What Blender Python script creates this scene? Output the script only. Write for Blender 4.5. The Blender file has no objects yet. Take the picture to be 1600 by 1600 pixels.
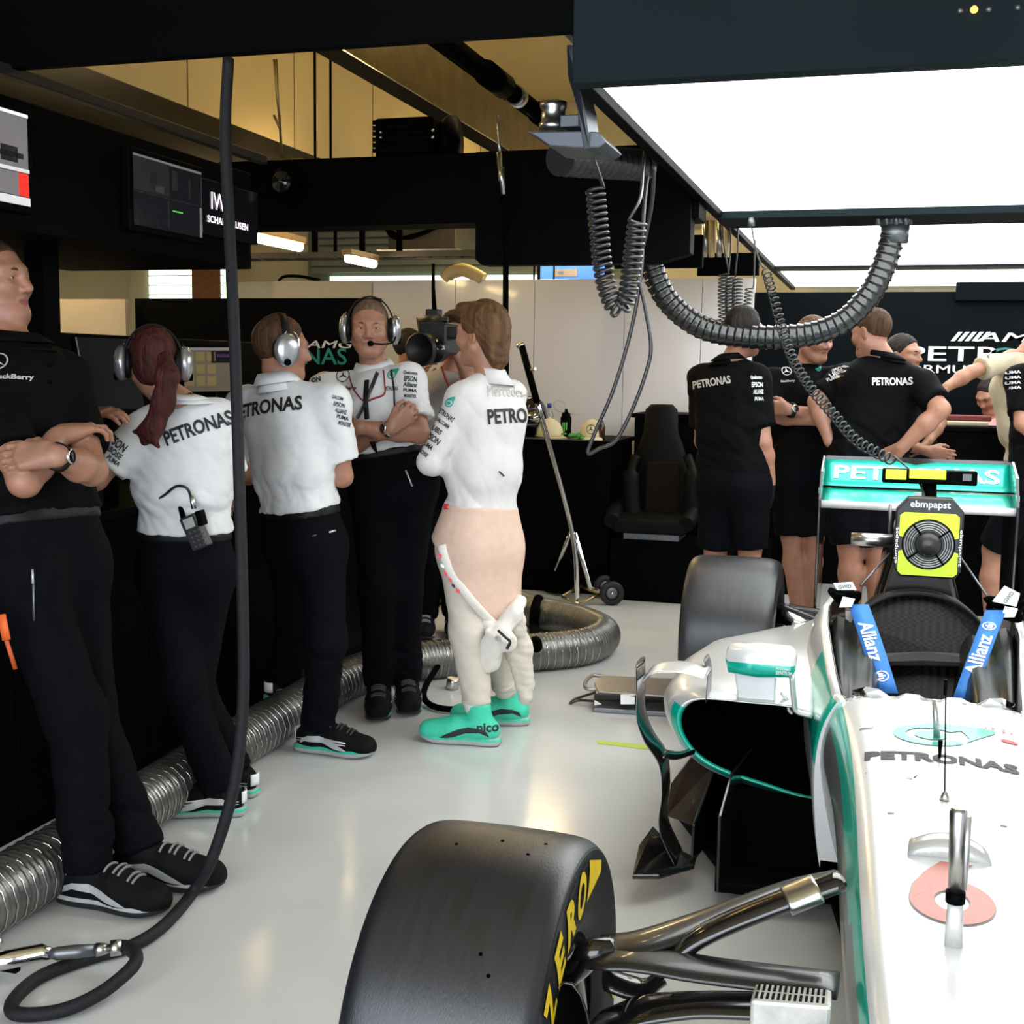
import bpy, bmesh, math, random
import numpy as np
from mathutils import Vector, Matrix
from mathutils.bvhtree import BVHTree
random.seed(6)
sc = bpy.context.scene
col = sc.collection

# ------------------------------------------------------------------ camera
FPX = 1900.0
CAM = np.array([0.0, 0.0, 1.48])
YAW, PITCH, ROLL = math.radians(16.638), math.radians(6.712), 0.015
def _axes():
    f = np.array([-math.sin(YAW)*math.cos(PITCH), math.cos(YAW)*math.cos(PITCH), -math.sin(PITCH)])
    r = np.array([math.cos(YAW), math.sin(YAW), 0.0]); u = np.cross(r, f)
    return r*math.cos(ROLL)+u*math.sin(ROLL), -r*math.sin(ROLL)+u*math.cos(ROLL), f
AX_R, AX_U, AX_F = _axes()
cam_data = bpy.data.cameras.new('camera'); cam = bpy.data.objects.new('camera', cam_data); col.objects.link(cam)
cam_data.sensor_width = 36; cam_data.lens = FPX/1600*36; cam_data.clip_start = 0.05; cam_data.clip_end = 100
m = Matrix.Identity(4)
for i in range(3):
    m[i][0], m[i][1], m[i][2], m[i][3] = AX_R[i], AX_U[i], -AX_F[i], CAM[i]
cam.matrix_world = m
sc.camera = cam

# ------------------------------------------------------------------ light
world = bpy.data.worlds.new('world'); sc.world = world; world.use_nodes = True
bg = world.node_tree.nodes['Background']; bg.inputs[0].default_value = (0.50, 0.62, 1.0, 1); bg.inputs[1].default_value = 0.55
def area(name, loc, rot, sx, sy, power, color):
    l = bpy.data.lights.new(name, 'AREA'); l.shape = 'RECTANGLE'; l.size = sx; l.size_y = sy; l.energy = power; l.color = color
    o = bpy.data.objects.new(name, l); col.objects.link(o); o.location = loc; o.rotation_euler = rot
    return o
area('daylight_garage_door', (-0.3, -2.6, 1.7), (math.radians(78), 0, 0), 6.5, 3.2, 360, (0.88, 0.94, 1.0))
PANEL_EMIT = 4.2          # luminous ceiling panels over the car
LAMP_EMIT = 40.0          # warm fluorescent battens behind
sc.view_settings.view_transform = 'Standard'; sc.view_settings.look = 'None'
sc.view_settings.gamma = 1.0; sc.view_settings.use_curve_mapping = False
sc.view_settings.exposure = 0.13

def V(*a): return np.array(a, float)
def ray(u, v): return AX_F + AX_R*(u-800)/FPX - AX_U*(v-800)/FPX
def at(u, v, Y):
    d = ray(u, v); return CAM + d*(Y/d[1])
def atx(u, v, X):
    d = ray(u, v); return CAM + d*(X/d[0])
def atz(u, v, Z):
    d = ray(u, v); return CAM + d*((Z-CAM[2])/d[2])
def nrm(a):
    a = np.asarray(a, float); n = np.linalg.norm(a); return a/n if n > 1e-12 else a

# ------------------------------------------------------------------ tags
def tag(o, label=None, cat=None, group=None, kind=None):
    if label: o['label'] = label
    if cat: o['category'] = cat
    if group: o['group'] = group
    if kind: o['kind'] = kind
    return o
def empty(name, loc, label, cat, group=None, rz=0.0):
    o = bpy.data.objects.new(name, None); col.objects.link(o); o.location = [float(x) for x in loc]; o.rotation_euler.z = rz
    o.empty_display_size = 0.1
    bpy.context.view_layer.update()
    return tag(o, label, cat, group)
def copy_tree(o, parent=None):
    c = o.copy(); col.objects.link(c)
    if parent: c.parent = parent
    for ch in list(o.children): copy_tree(ch, c)
    return c

# ------------------------------------------------------------------ materials
MATS = {}
def mat(name, c, rough=0.5, metal=0.0, noise=0.0, nscale=40.0, bump=0.0, bscale=60.0, spec=0.5, sss=0.0, emit=None, coat=0.0, trans=0.0, stretch=None, c2=None, sheen=0.0, alpha=None):
    if name in MATS: return MATS[name]
    M = bpy.data.materials.new(name); M.use_nodes = True; nt = M.node_tree; b = nt.nodes['Principled BSDF']
    b.inputs['Base Color'].default_value = (*c, 1); b.inputs['Roughness'].default_value = rough; b.inputs['Metallic'].default_value = metal
    b.inputs['Specular IOR Level'].default_value = spec; b.inputs['Coat Weight'].default_value = coat; b.inputs['Coat Roughness'].default_value = 0.06
    b.inputs['Transmission Weight'].default_value = trans; b.inputs['Sheen Weight'].default_value = sheen
    if alpha is not None: b.inputs['Alpha'].default_value = alpha
    if sss:
        b.inputs['Subsurface Weight'].default_value = sss; b.inputs['Subsurface Radius'].default_value = (0.02, 0.008, 0.004); b.inputs['Subsurface Scale'].default_value = 0.5
    if emit:
        b.inputs['Emission Color'].default_value = (*emit[0], 1); b.inputs['Emission Strength'].default_value = emit[1]
    tc = None
    if noise or bump or c2:
        tc = nt.nodes.new('ShaderNodeTexCoord'); src = tc.outputs['Object']
        if stretch:
            mp = nt.nodes.new('ShaderNodeMapping'); mp.inputs['Scale'].default_value = stretch; nt.links.new(src, mp.inputs[0]); src = mp.outputs[0]
    if noise or c2:
        n = nt.nodes.new('ShaderNodeTexNoise'); n.inputs['Scale'].default_value = nscale; n.inputs['Detail'].default_value = 4; nt.links.new(src, n.inputs['Vector'])
        r = nt.nodes.new('ShaderNodeValToRGB'); r.color_ramp.elements[0].position = 0.3; r.color_ramp.elements[1].position = 0.7
        a = [max(0, x*(1-noise)) for x in c]; d = c2 if c2 else [min(1, x*(1+noise)) for x in c]
        r.color_ramp.elements[0].color = (*a, 1); r.color_ramp.elements[1].color = (*d, 1)
        nt.links.new(n.outputs['Fac'], r.inputs[0]); nt.links.new(r.outputs[0], b.inputs['Base Color'])
    if bump:
        n2 = nt.nodes.new('ShaderNodeTexNoise'); n2.inputs['Scale'].default_value = bscale; n2.inputs['Detail'].default_value = 3; nt.links.new(src, n2.inputs['Vector'])
        bp = nt.nodes.new('ShaderNodeBump'); bp.inputs['Strength'].default_value = bump; bp.inputs['Distance'].default_value = 0.01
        nt.links.new(n2.outputs['Fac'], bp.inputs['Height']); nt.links.new(bp.outputs[0], b.inputs['Normal'])
    MATS[name] = M
    return M

def carbon(name, c1, c2, scale, rough=0.35, coat=0.3, spec=0.5):
    if name in MATS: return MATS[name]
    M = mat(name, c1, rough, 0.0, coat=coat, spec=spec); nt = M.node_tree; b = nt.nodes['Principled BSDF']
    tc = nt.nodes.new('ShaderNodeTexCoord'); ck = nt.nodes.new('ShaderNodeTexChecker'); ck.inputs['Scale'].default_value = scale
    ck.inputs[1].default_value = (*c1, 1); ck.inputs[2].default_value = (*c2, 1)
    nt.links.new(tc.outputs['Object'], ck.inputs[0]); nt.links.new(ck.outputs[0], b.inputs['Base Color'])
    return M

def floor_mat():
    M = mat('floor_epoxy', (0.55, 0.56, 0.55), 0.12, coat=0.0); nt = M.node_tree; b = nt.nodes['Principled BSDF']
    tc = nt.nodes.new('ShaderNodeTexCoord')
    n = nt.nodes.new('ShaderNodeTexNoise'); n.inputs['Scale'].default_value = 1.7; n.inputs['Detail'].default_value = 6; nt.links.new(tc.outputs['Object'], n.inputs[0])
    r = nt.nodes.new('ShaderNodeValToRGB'); r.color_ramp.elements[0].color = (0.52, 0.53, 0.52, 1); r.color_ramp.elements[1].color = (0.62, 0.62, 0.60, 1)
    r.color_ramp.elements[0].position = 0.35; r.color_ramp.elements[1].position = 0.7
    nt.links.new(n.outputs[0], r.inputs[0]); nt.links.new(r.outputs[0], b.inputs['Base Color'])
    n2 = nt.nodes.new('ShaderNodeTexNoise'); n2.inputs['Scale'].default_value = 5; n2.inputs['Detail'].default_value = 8; nt.links.new(tc.outputs['Object'], n2.inputs[0])
    mr = nt.nodes.new('ShaderNodeMapRange'); mr.inputs[3].default_value = 0.10; mr.inputs[4].default_value = 0.26; nt.links.new(n2.outputs[0], mr.inputs[0]); nt.links.new(mr.outputs[0], b.inputs['Roughness'])
    bp = nt.nodes.new('ShaderNodeBump'); bp.inputs['Strength'].default_value = 0.03; bp.inputs['Distance'].default_value = 0.01
    nt.links.new(n2.outputs[0], bp.inputs['Height']); nt.links.new(bp.outputs[0], b.inputs['Normal'])
    return M

BLACK = mat('black_satin', (0.0008, 0.0009, 0.0011), 0.6, noise=0.2, nscale=3, spec=0.035)
BLACKM = mat('black_matte', (0.0008, 0.0008, 0.0009), 0.85, noise=0.2, nscale=5, spec=0.03)
NAVY = mat('fascia_slate', (0.006, 0.0125, 0.015), 0.6, noise=0.1, nscale=3, spec=0.08)
RUBBER = mat('black_rubber', (0.012, 0.012, 0.013), 0.5, bump=0.15, bscale=200, spec=0.35)
CORD = mat('black_cord', (0.018, 0.018, 0.02), 0.32, spec=0.6, noise=0.15)
STEEL = mat('brushed_steel', (0.55, 0.54, 0.52), 0.28, 1.0, noise=0.15, nscale=30)
CHROME = mat('chrome', (0.75, 0.74, 0.72), 0.12, 1.0, noise=0.05)
SILVER = mat('silver_plastic', (0.50, 0.51, 0.52), 0.28, 0.75, noise=0.06)
GREYM = mat('grey_metal', (0.16, 0.17, 0.18), 0.4, 0.8, noise=0.1)
DUCT = mat('silver_duct', (0.17, 0.167, 0.155), 0.36, 0.7, noise=0.3, nscale=14, bump=0.25, bscale=40)
CREAM = mat('cream_panel', (0.58, 0.47, 0.24), 0.5, noise=0.07, nscale=2)
CREAML = mat('cream_light_wall', (0.66, 0.60, 0.40), 0.5, noise=0.06, nscale=2)
PART = mat('white_partition', (0.66, 0.65, 0.66), 0.22, noise=0.03, nscale=2, coat=0.3)
WHITE = mat('white_print', (0.85, 0.85, 0.85), 0.5, noise=0.02)
INK = mat('black_print', (0.012, 0.012, 0.014), 0.6, noise=0.1)
PRINTG = mat('grey_print', (0.42, 0.40, 0.36), 0.5, noise=0.05)
TEAL = mat('teal_print', (0.0, 0.32, 0.24), 0.45, noise=0.05)
RED = mat('red_print', (0.7, 0.03, 0.05), 0.5, noise=0.05)
YEL = mat('yellow_paint', (0.85, 0.60, 0.02), 0.5, noise=0.06)
LIME = mat('lime_yellow', (0.62, 0.85, 0.02), 0.4, noise=0.03)
PAPER = mat('white_paper', (0.8, 0.8, 0.78), 0.7, noise=0.03)
GLASSY = mat('dark_glass', (0.01, 0.01, 0.012), 0.06, spec=0.6, noise=0.1)
# ------------------------------------------------------------------ mesh builders
def frame_along(pts):
    P = np.asarray(pts, float); n = len(P)
    T = np.zeros_like(P); T[1:-1] = P[2:]-P[:-2]; T[0] = P[1]-P[0]; T[-1] = P[-1]-P[-2]
    T /= np.maximum(np.linalg.norm(T, axis=1)[:, None], 1e-9)
    a = V(0, 0, 1) if abs(T[0][2]) < 0.9 else V(1, 0, 0)
    N = np.zeros_like(P); N[0] = nrm(a - T[0]*np.dot(a, T[0]))
    for i in range(1, n):
        q = N[i-1]-T[i]*np.dot(N[i-1], T[i]); N[i] = nrm(q)
    return P, T, N, np.cross(T, N)
def cr(pts, n=8, closed=False):
    P = [np.asarray(p, float) for p in pts]; out = []
    L = len(P)
    rng = range(L) if closed else range(L-1)
    for i in rng:
        p1, p2 = P[i], P[(i+1) % L]
        p0 = P[(i-1) % L] if (closed or i > 0) else 2*p1-p2
        p3 = P[(i+2) % L] if (closed or i+2 < L) else 2*p2-p1
        for k in range(n):
            t = k/n
            out.append(0.5*((2*p1)+(-p0+p2)*t+(2*p0-5*p1+4*p2-p3)*t*t+(-p0+3*p1-3*p2+p3)*t**3))
    if not closed: out.append(P[-1])
    return np.array(out)
def resample(pts, step):
    P = np.asarray(pts, float); d = np.r_[0, np.cumsum(np.linalg.norm(np.diff(P, axis=0), axis=1))]
    n = max(2, int(d[-1]/step)+1); s = np.linspace(0, d[-1], n)
    return np.stack([np.interp(s, d, P[:, k]) for k in range(3)], 1)
class MB:
    def __init__(s): s.v = []; s.f = []; s.m = []; s.sm = []; s.n = 0
    def add(s, v, f, mi=0, smooth=False):
        v = np.asarray(v, float).reshape(-1, 3); s.v.append(v); o = s.n; s.n += len(v)
        for q in f:
            s.f.append([int(i)+o for i in q]); s.m.append(mi); s.sm.append(smooth)
        return s
    def box(s, c, size, mi=0, R=None):
        h = np.asarray(size, float)/2
        v = np.array([[x, y, z] for x in (-1, 1) for y in (-1, 1) for z in (-1, 1)], float)*h
        if R is not None: v = v @ np.asarray(R, float).T
        return s.add(v+np.asarray(c, float), [(0, 1, 3, 2), (4, 6, 7, 5), (0, 4, 5, 1), (2, 3, 7, 6), (0, 2, 6, 4), (1, 5, 7, 3)], mi)
    def bx(s, x0, x1, y0, y1, z0, z1, mi=0):
        return s.box(((x0+x1)/2, (y0+y1)/2, (z0+z1)/2), (abs(x1-x0), abs(y1-y0), abs(z1-z0)), mi)
    def loft(s, rings, mi=0, cap0=True, cap1=True, smooth=True, closed=True, mif=None):
        R = np.asarray(rings, float); a, b, _ = R.shape; v = R.reshape(-1, 3); f = []; mm = []
        for i in range(a-1):
            for j in range(b if closed else b-1):
                k = (j+1) % b
                f.append((i*b+j, i*b+k, (i+1)*b+k, (i+1)*b+j)); mm.append(mif(i, j) if mif else mi)
        o = s.n; s.v.append(v); s.n += len(v)
        for q, mq in zip(f, mm): s.f.append([x+o for x in q]); s.m.append(mq); s.sm.append(smooth)
        if closed and cap0: s.f.append([o+j for j in range(b)][::-1]); s.m.append(mi); s.sm.append(False)
        if closed and cap1: s.f.append([o+(a-1)*b+j for j in range(b)]); s.m.append(mi); s.sm.append(False)
        return s
    def tube(s, pts, r, n=8, mi=0, caps=True, smooth=True, flat=1.0):
        P, T, N, B = frame_along(pts); rr = np.broadcast_to(np.asarray(r, float), (len(P),))
        th = np.linspace(0, 2*math.pi, n, endpoint=False)
        rings = P[:, None]+rr[:, None, None]*(np.cos(th)[None, :, None]*N[:, None]+flat*np.sin(th)[None, :, None]*B[:, None])
        return s.loft(rings, mi, caps, caps, smooth)
    def cyl(s, a, b, r0, r1=None, n=20, mi=0, smooth=True):
        return s.tube([a, b], [r0, r0 if r1 is None else r1], n, mi, True, smooth)
    def lathe(s, o, ax, prof, n=32, mi=0, mif=None, caps=False):
        o = np.asarray(o, float); ax = nrm(ax); a = V(0, 0, 1) if abs(ax[2]) < 0.9 else V(1, 0, 0)
        N = nrm(a-ax*np.dot(a, ax)); B = np.cross(ax, N); th = np.linspace(0, 2*math.pi, n, endpoint=False)
        rings = [o+ax*h+r*(np.cos(th)[:, None]*N+np.sin(th)[:, None]*B) for r, h in prof]
        return s.loft(rings, mi, caps, caps, True, True, mif)
    def sphere(s, c, r, mi=0, n=14, R=None):
        th = np.linspace(0, math.pi, n//2+2)[1:-1]; ph = np.linspace(0, 2*math.pi, n, endpoint=False)
        rad = np.broadcast_to(np.asarray(r, float), (3,))
        rings = np.array([[[math.sin(t)*math.cos(p), math.sin(t)*math.sin(p), math.cos(t)] for p in ph] for t in th])*rad
        if R is not None: rings = rings @ np.asarray(R, float).T
        return s.loft(rings[::-1]+np.asarray(c, float), mi)
    def grid(s, G, mi=0, smooth=True):
        return s.loft(G, mi, False, False, smooth, closed=False)
    def plate(s, pts, thick, mi=0):          # polygon extruded along a vector
        P = np.asarray(pts, float); t = np.asarray(thick, float); n = len(P)
        f = [list(range(n))[::-1], list(range(n, 2*n))]+[(i, (i+1) % n, n+(i+1) % n, n+i) for i in range(n)]
        return s.add(np.r_[P, P+t], f, mi)
    def build(s, name, mats, parent=None, bevel=0, seg=2, solid=0, sub=0, bangle=35, autosmooth=True, fix=True):
        mats = mats if isinstance(mats, (list, tuple)) else [mats]
        me = bpy.data.meshes.new(name); me.from_pydata(np.concatenate(s.v).tolist(), [], s.f)
        for M in mats: me.materials.append(M)
        me.polygons.foreach_set('material_index', s.m); me.polygons.foreach_set('use_smooth', s.sm)
        if fix:
            bm = bmesh.new(); bm.from_mesh(me); bmesh.ops.recalc_face_normals(bm, faces=bm.faces); bm.to_mesh(me); bm.free()
        me.update()
        return link(name, me, parent, bevel, seg, solid, sub, bangle)
def link(name, me, parent=None, bevel=0, seg=2, solid=0, sub=0, bangle=35):
    o = bpy.data.objects.new(name, me); col.objects.link(o)
    if parent is not None:
        o.parent = parent; o.matrix_parent_inverse = wmat(parent).inverted()
    if solid:
        md = o.modifiers.new('solid', 'SOLIDIFY'); md.thickness = solid; md.offset = 0
    if bevel:
        md = o.modifiers.new('bevel', 'BEVEL'); md.width = bevel; md.segments = seg; md.limit_method = 'ANGLE'; md.angle_limit = math.radians(bangle); md.harden_normals = False
    if sub:
        md = o.modifiers.new('sub', 'SUBSURF'); md.levels = sub; md.render_levels = sub
    return o
def wmat(o):
    mt = o.matrix_basis.copy()
    if o.parent is not None: mt = wmat(o.parent) @ o.matrix_parent_inverse @ mt
    return mt
def box_obj(name, M, x0, x1, y0, y1, z0, z1, parent=None, bevel=0.0):
    return MB().bx(x0, x1, y0, y1, z0, z1).build(name, M, parent, bevel)
def struct(o): o['kind'] = 'structure'; return o
def coil_path(path, R, turns, per=10, phase=0):
    P = resample(path, 0.004); P, T, N, B = frame_along(P); n = int(turns*per)+1
    idx = np.linspace(0, len(P)-1, n); i0 = np.clip(idx.astype(int), 0, len(P)-2); t = (idx-i0)[:, None]
    C = P[i0]*(1-t)+P[i0+1]*t; a = np.arange(n)*2*math.pi/per+phase
    RR = np.broadcast_to(np.asarray(R, float), (n,))[:, None]
    return C+RR*(np.cos(a)[:, None]*N[i0]+np.sin(a)[:, None]*B[i0])

# ------------------------------------------------------------------ lettering laid on a surface
_fontcache = {}
def text_mesh(txt, height, bold=0.0, shear=0.0, cell=0.02, width=None, spacing=1.0):
    cu = bpy.data.curves.new('t', 'FONT'); cu.body = txt; cu.size = 1.0; cu.offset = bold; cu.shear = shear; cu.resolution_u = 3
    cu.align_x = 'CENTER'; cu.align_y = 'CENTER'; cu.space_character = spacing; cu.space_line = 0.85
    o = bpy.data.objects.new('t', cu); col.objects.link(o)
    dg = bpy.context.evaluated_depsgraph_get(); me = bpy.data.meshes.new_from_object(o.evaluated_get(dg))
    bpy.data.objects.remove(o); bpy.data.curves.remove(cu)
    bm = bmesh.new(); bm.from_mesh(me); bpy.data.meshes.remove(me)
    lo = [min(v.co[k] for v in bm.verts) for k in range(2)]; hi = [max(v.co[k] for v in bm.verts) for k in range(2)]
    sy = height/(hi[1]-lo[1]); sx = width/(hi[0]-lo[0]) if width else sy
    for v in bm.verts:
        v.co.x = (v.co.x-(lo[0]+hi[0])/2)*sx; v.co.y = (v.co.y-(lo[1]+hi[1])/2)*sy; v.co.z = 0
    w = (hi[0]-lo[0])*sx/2; h = height/2
    return cut(bm, w, h, cell)
def cut(bm, w, h, cell):
    if cell:
        for ax, ext in ((0, w), (1, h)):
            n = int(2*ext/cell)
            for i in range(1, n):
                p = -ext+2*ext*i/n; no = (1, 0, 0) if ax == 0 else (0, 1, 0)
                bmesh.ops.bisect_plane(bm, geom=bm.verts[:]+bm.edges[:]+bm.faces[:], dist=1e-6, plane_co=(p if ax == 0 else 0, p if ax == 1 else 0, 0), plane_no=no)
    v = np.array([q.co for q in bm.verts]).reshape(-1, 3); bm.verts.index_update(); f = [[q.index for q in p.verts] for p in bm.faces]; bm.free()
    return v, f
def poly_mesh(polys, cell=0.02):             # filled flat outlines in the xy plane (list of outlines)
    bm = bmesh.new()
    for P in polys:
        try: bm.faces.new([bm.verts.new((p[0], p[1], 0)) for p in P])
        except Exception: pass
    bmesh.ops.triangulate(bm, faces=bm.faces[:])
    xs = [v.co.x for v in bm.verts]; ys = [v.co.y for v in bm.verts]
    w, h = max(map(abs, xs)), max(map(abs, ys))
    return cut(bm, w, h, cell)
def ring_poly(cx, cy, r0, r1, n=24, a0=0, a1=360):
    out = []
    for i in range(n):
        t0 = math.radians(a0+(a1-a0)*i/n); t1 = math.radians(a0+(a1-a0)*(i+1)/n)
        out.append([(cx+r1*math.cos(t0), cy+r1*math.sin(t0)), (cx+r1*math.cos(t1), cy+r1*math.sin(t1)), (cx+r0*math.cos(t1), cy+r0*math.sin(t1)), (cx+r0*math.cos(t0), cy+r0*math.sin(t0))])
    return out
def bvh_of(objs):
    vs = []; fs = []; n = 0
    for o in objs:
        W = np.array(wmat(o)); me = o.data; a = np.empty(len(me.vertices)*3); me.vertices.foreach_get('co', a); a = a.reshape(-1, 3) @ W[:3, :3].T+W[:3, 3]
        vs.append(a); fs += [[i+n for i in p.vertices] for p in me.polygons]; n += len(a)
    return BVHTree.FromPolygons([tuple(x) for x in np.concatenate(vs)], fs)
def lay(name, vf, M, parent, c, right, up, bvh=None, off=0.003, reach=0.4, flat=False):
    """Lays the flat shape vf on the surface met when looking along -(right x up) at point c."""
    v, f = vf; right = nrm(right); up = nrm(np.asarray(up, float)-right*np.dot(up, right)); no = np.cross(right, up)
    c = np.asarray(c, float); P = c+v[:, :1]*right+v[:, 1:2]*up; ok = np.ones(len(P), bool)
    if bvh is not None:
        for i, p in enumerate(P):
            h, hn, _, _ = bvh.ray_cast(Vector(p+no*reach), Vector(-no), reach*2)
            if h is None: ok[i] = False
            else:
                hn = Vector(hn)
                if hn.dot(Vector(no)) < 0: hn = -hn
                P[i] = np.array(h)+np.array(hn)*off
    else: P = P+no*off
    f = [q for q in f if all(ok[i] for i in q)]
    if not f: return None
    mb = MB(); mb.add(P, f, 0, True)
    return mb.build(name, M, parent, fix=False)
def letters(txt, M, parent, c, right, up, h, bvh=None, bold=0.02, cell=0.02, width=None, off=0.003, shear=0.0, spacing=1.0, name='lettering', reach=0.4):
    return lay(name, text_mesh(txt, h, bold, shear, cell, width, spacing), M, parent, c, right, up, bvh, off, reach)
# ------------------------------------------------------------------ implicit surfaces (bodies and cloth)
def rc(a, b, r0, r1, k=0.03, squash=None, op='u', cut=None):
    return dict(cut=cut, t='rc', a=np.asarray(a, float), b=np.asarray(b, float), r0=r0, r1=r1, k=k, sq=squash, op=op)
def el(c, r, R=None, k=0.03, op='u'):
    return dict(t='el', c=np.asarray(c, float), r=np.asarray(r, float), R=np.eye(3) if R is None else np.asarray(R, float), k=k, op=op)
def pl(p, n, k=0.0):                    # removes the side n points to
    return dict(t='pl', p=np.asarray(p, float), n=nrm(n), k=k, op='i')
def _bb(p):
    if p['t'] == 'rc':
        m = max(p['r0'], p['r1'])
        if p['sq'] is not None: m *= max(1, 1/1)
        return np.minimum(p['a'], p['b'])-m, np.maximum(p['a'], p['b'])+m
    if p['t'] == 'el':
        m = p['r'].max(); return p['c']-m, p['c']+m
    return None
def _ev(p, X):
    if p['t'] == 'rc':
        a, b = p['a'], p['b']; q = X-a; w = b-a
        if p['sq'] is not None:
            n, s = p['sq']; q = q+(q@n)[..., None]*n*(1/s-1); w = w+n*np.dot(w, n)*(1/s-1)
        L = max(np.dot(w, w), 1e-12); t = np.clip((q@w)/L, 0, 1)
        d = np.linalg.norm(q-t[..., None]*w, axis=-1)-(p['r0']+(p['r1']-p['r0'])*t)
        if p['cut'] is not None: d = np.maximum(d, (X-p['cut'][0])@p['cut'][1])
        return d*((1+p['sq'][1])/2 if p['sq'] is not None and p['sq'][1] < 1 else 1)
    if p['t'] == 'el':
        q = (X-p['c']) @ p['R']; k0 = np.linalg.norm(q/p['r'], axis=-1); k1 = np.linalg.norm(q/(p['r']**2), axis=-1)
        return k0*(k0-1)/np.maximum(k1, 1e-9)
    return (X-p['p'])@p['n']
def sdf(prims, res, lo=None, hi=None):
    bbs = [_bb(p) for p in prims if p['op'] == 'u']
    L = np.min([b[0] for b in bbs], axis=0)-3*res; Hh = np.max([b[1] for b in bbs], axis=0)+3*res
    if lo is not None: L = np.maximum(L, lo); Hh = np.minimum(Hh, hi)
    n = np.maximum(((Hh-L)/res).astype(int)+1, 2); ax = [L[i]+res*np.arange(n[i]) for i in range(3)]
    D = np.full(n, 0.2)
    for p in prims:
        k = p['k']
        if p['op'] == 'i': sl = (slice(None),)*3
        else:
            b0, b1 = _bb(p); pad = k+3*res+0.02
            i0 = np.clip(((b0-pad-L)/res).astype(int), 0, n); i1 = np.clip(((b1+pad-L)/res).astype(int)+1, 0, n)
            if np.any(i1 <= i0): continue
            sl = tuple(slice(i0[j], i1[j]) for j in range(3))
        X = np.stack(np.meshgrid(ax[0][sl[0]], ax[1][sl[1]], ax[2][sl[2]], indexing='ij'), -1)
        d = _ev(p, X); o = D[sl]
        if p['op'] == 'u':
            h = np.maximum(k-np.abs(o-d), 0)/max(k, 1e-9); D[sl] = np.minimum(o, d)-h*h*k/4
        else:
            if p['op'] == 's': d = -d
            h = np.maximum(k-np.abs(o-d), 0)/max(k, 1e-9); D[sl] = np.maximum(o, d)+h*h*k/4
    return nets(D, L, res)
def nets(D, L, res):
    n = D.shape; S = D < 0
    c = [D[i:n[0]-1+i, j:n[1]-1+j, k:n[2]-1+k] for i in (0, 1) for j in (0, 1) for k in (0, 1)]
    s = [q < 0 for q in c]; cnt = sum(q.astype(np.int8) for q in s); act = (cnt > 0) & (cnt < 8)
    idx = np.argwhere(act)
    if len(idx) == 0: return np.zeros((0, 3)), np.zeros((0, 4), int)
    cv = np.stack([q[act] for q in c], 1); off = np.array([[i, j, k] for i in (0, 1) for j in (0, 1) for k in (0, 1)], float)
    acc = np.zeros((len(idx), 3)); w = np.zeros(len(idx))
    for a in range(8):
        for b in range(a+1, 8):
            if np.abs(off[a]-off[b]).sum() != 1: continue
            x = (cv[:, a] < 0) != (cv[:, b] < 0); t = cv[:, a]/np.where(x, cv[:, a]-cv[:, b], 1)
            P = off[a]+t[:, None]*(off[b]-off[a]); acc[x] += P[x]; w[x] += 1
    v = L+res*(idx+acc/np.maximum(w, 1)[:, None])
    vid = np.full(act.shape, -1, int); vid[act] = np.arange(len(idx)); F = []
    for ax in range(3):
        sl0 = [slice(None)]*3; sl1 = [slice(None)]*3; sl0[ax] = slice(0, n[ax]-1); sl1[ax] = slice(1, n[ax])
        cr_ = S[tuple(sl0)] != S[tuple(sl1)]; b, d = [x for x in range(3) if x != ax]
        e = np.argwhere(cr_); e = e[(e[:, b] > 0) & (e[:, d] > 0) & (e[:, b] < n[b]-1) & (e[:, d] < n[d]-1)]
        if len(e) == 0: continue
        q = []
        for (db, dd) in ((0, 0), (1, 0), (1, 1), (0, 1)):
            z = e.copy(); z[:, b] -= db; z[:, d] -= dd; q.append(vid[z[:, 0], z[:, 1], z[:, 2]])
        q = np.stack(q, 1); ins = S[e[:, 0], e[:, 1], e[:, 2]]
        flip = ins if ax != 1 else ~ins
        q[~flip] = q[~flip][:, ::-1]; F.append(q)
    F = np.concatenate(F); F = F[(F >= 0).all(1)]
    return v, F[:, ::-1]
def vnormals(v, f):
    fn = np.cross(v[f[:, 2]]-v[f[:, 0]], v[f[:, 3]]-v[f[:, 1]]); vn = np.zeros_like(v)
    for k in range(4): np.add.at(vn, f[:, k], fn)
    return vn/np.maximum(np.linalg.norm(vn, axis=1)[:, None], 1e-12)
def folds(P, seed, scale=16.0, axis=(0, 0, 1), stretch=0.35):
    """Ridged cloth creases, elongated across or along an axis; value about -1..1."""
    r = np.random.RandomState(seed); a = nrm(axis); Q = P-(P@a)[:, None]*a*(1-stretch); out = np.zeros(len(P)); amp = 0
    for o in range(4):
        s = scale*1.7**o; w = 0.6**o; q = Q*s
        for _ in range(2): q = q+1.1*np.sin(q[:, [1, 2, 0]]*0.6+r.rand(3)*6)
        g = np.abs(np.sin(q@nrm(r.randn(3))*0.9+r.rand()*6)); out += w*(1-2*g); amp += w
    return out/amp
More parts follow.
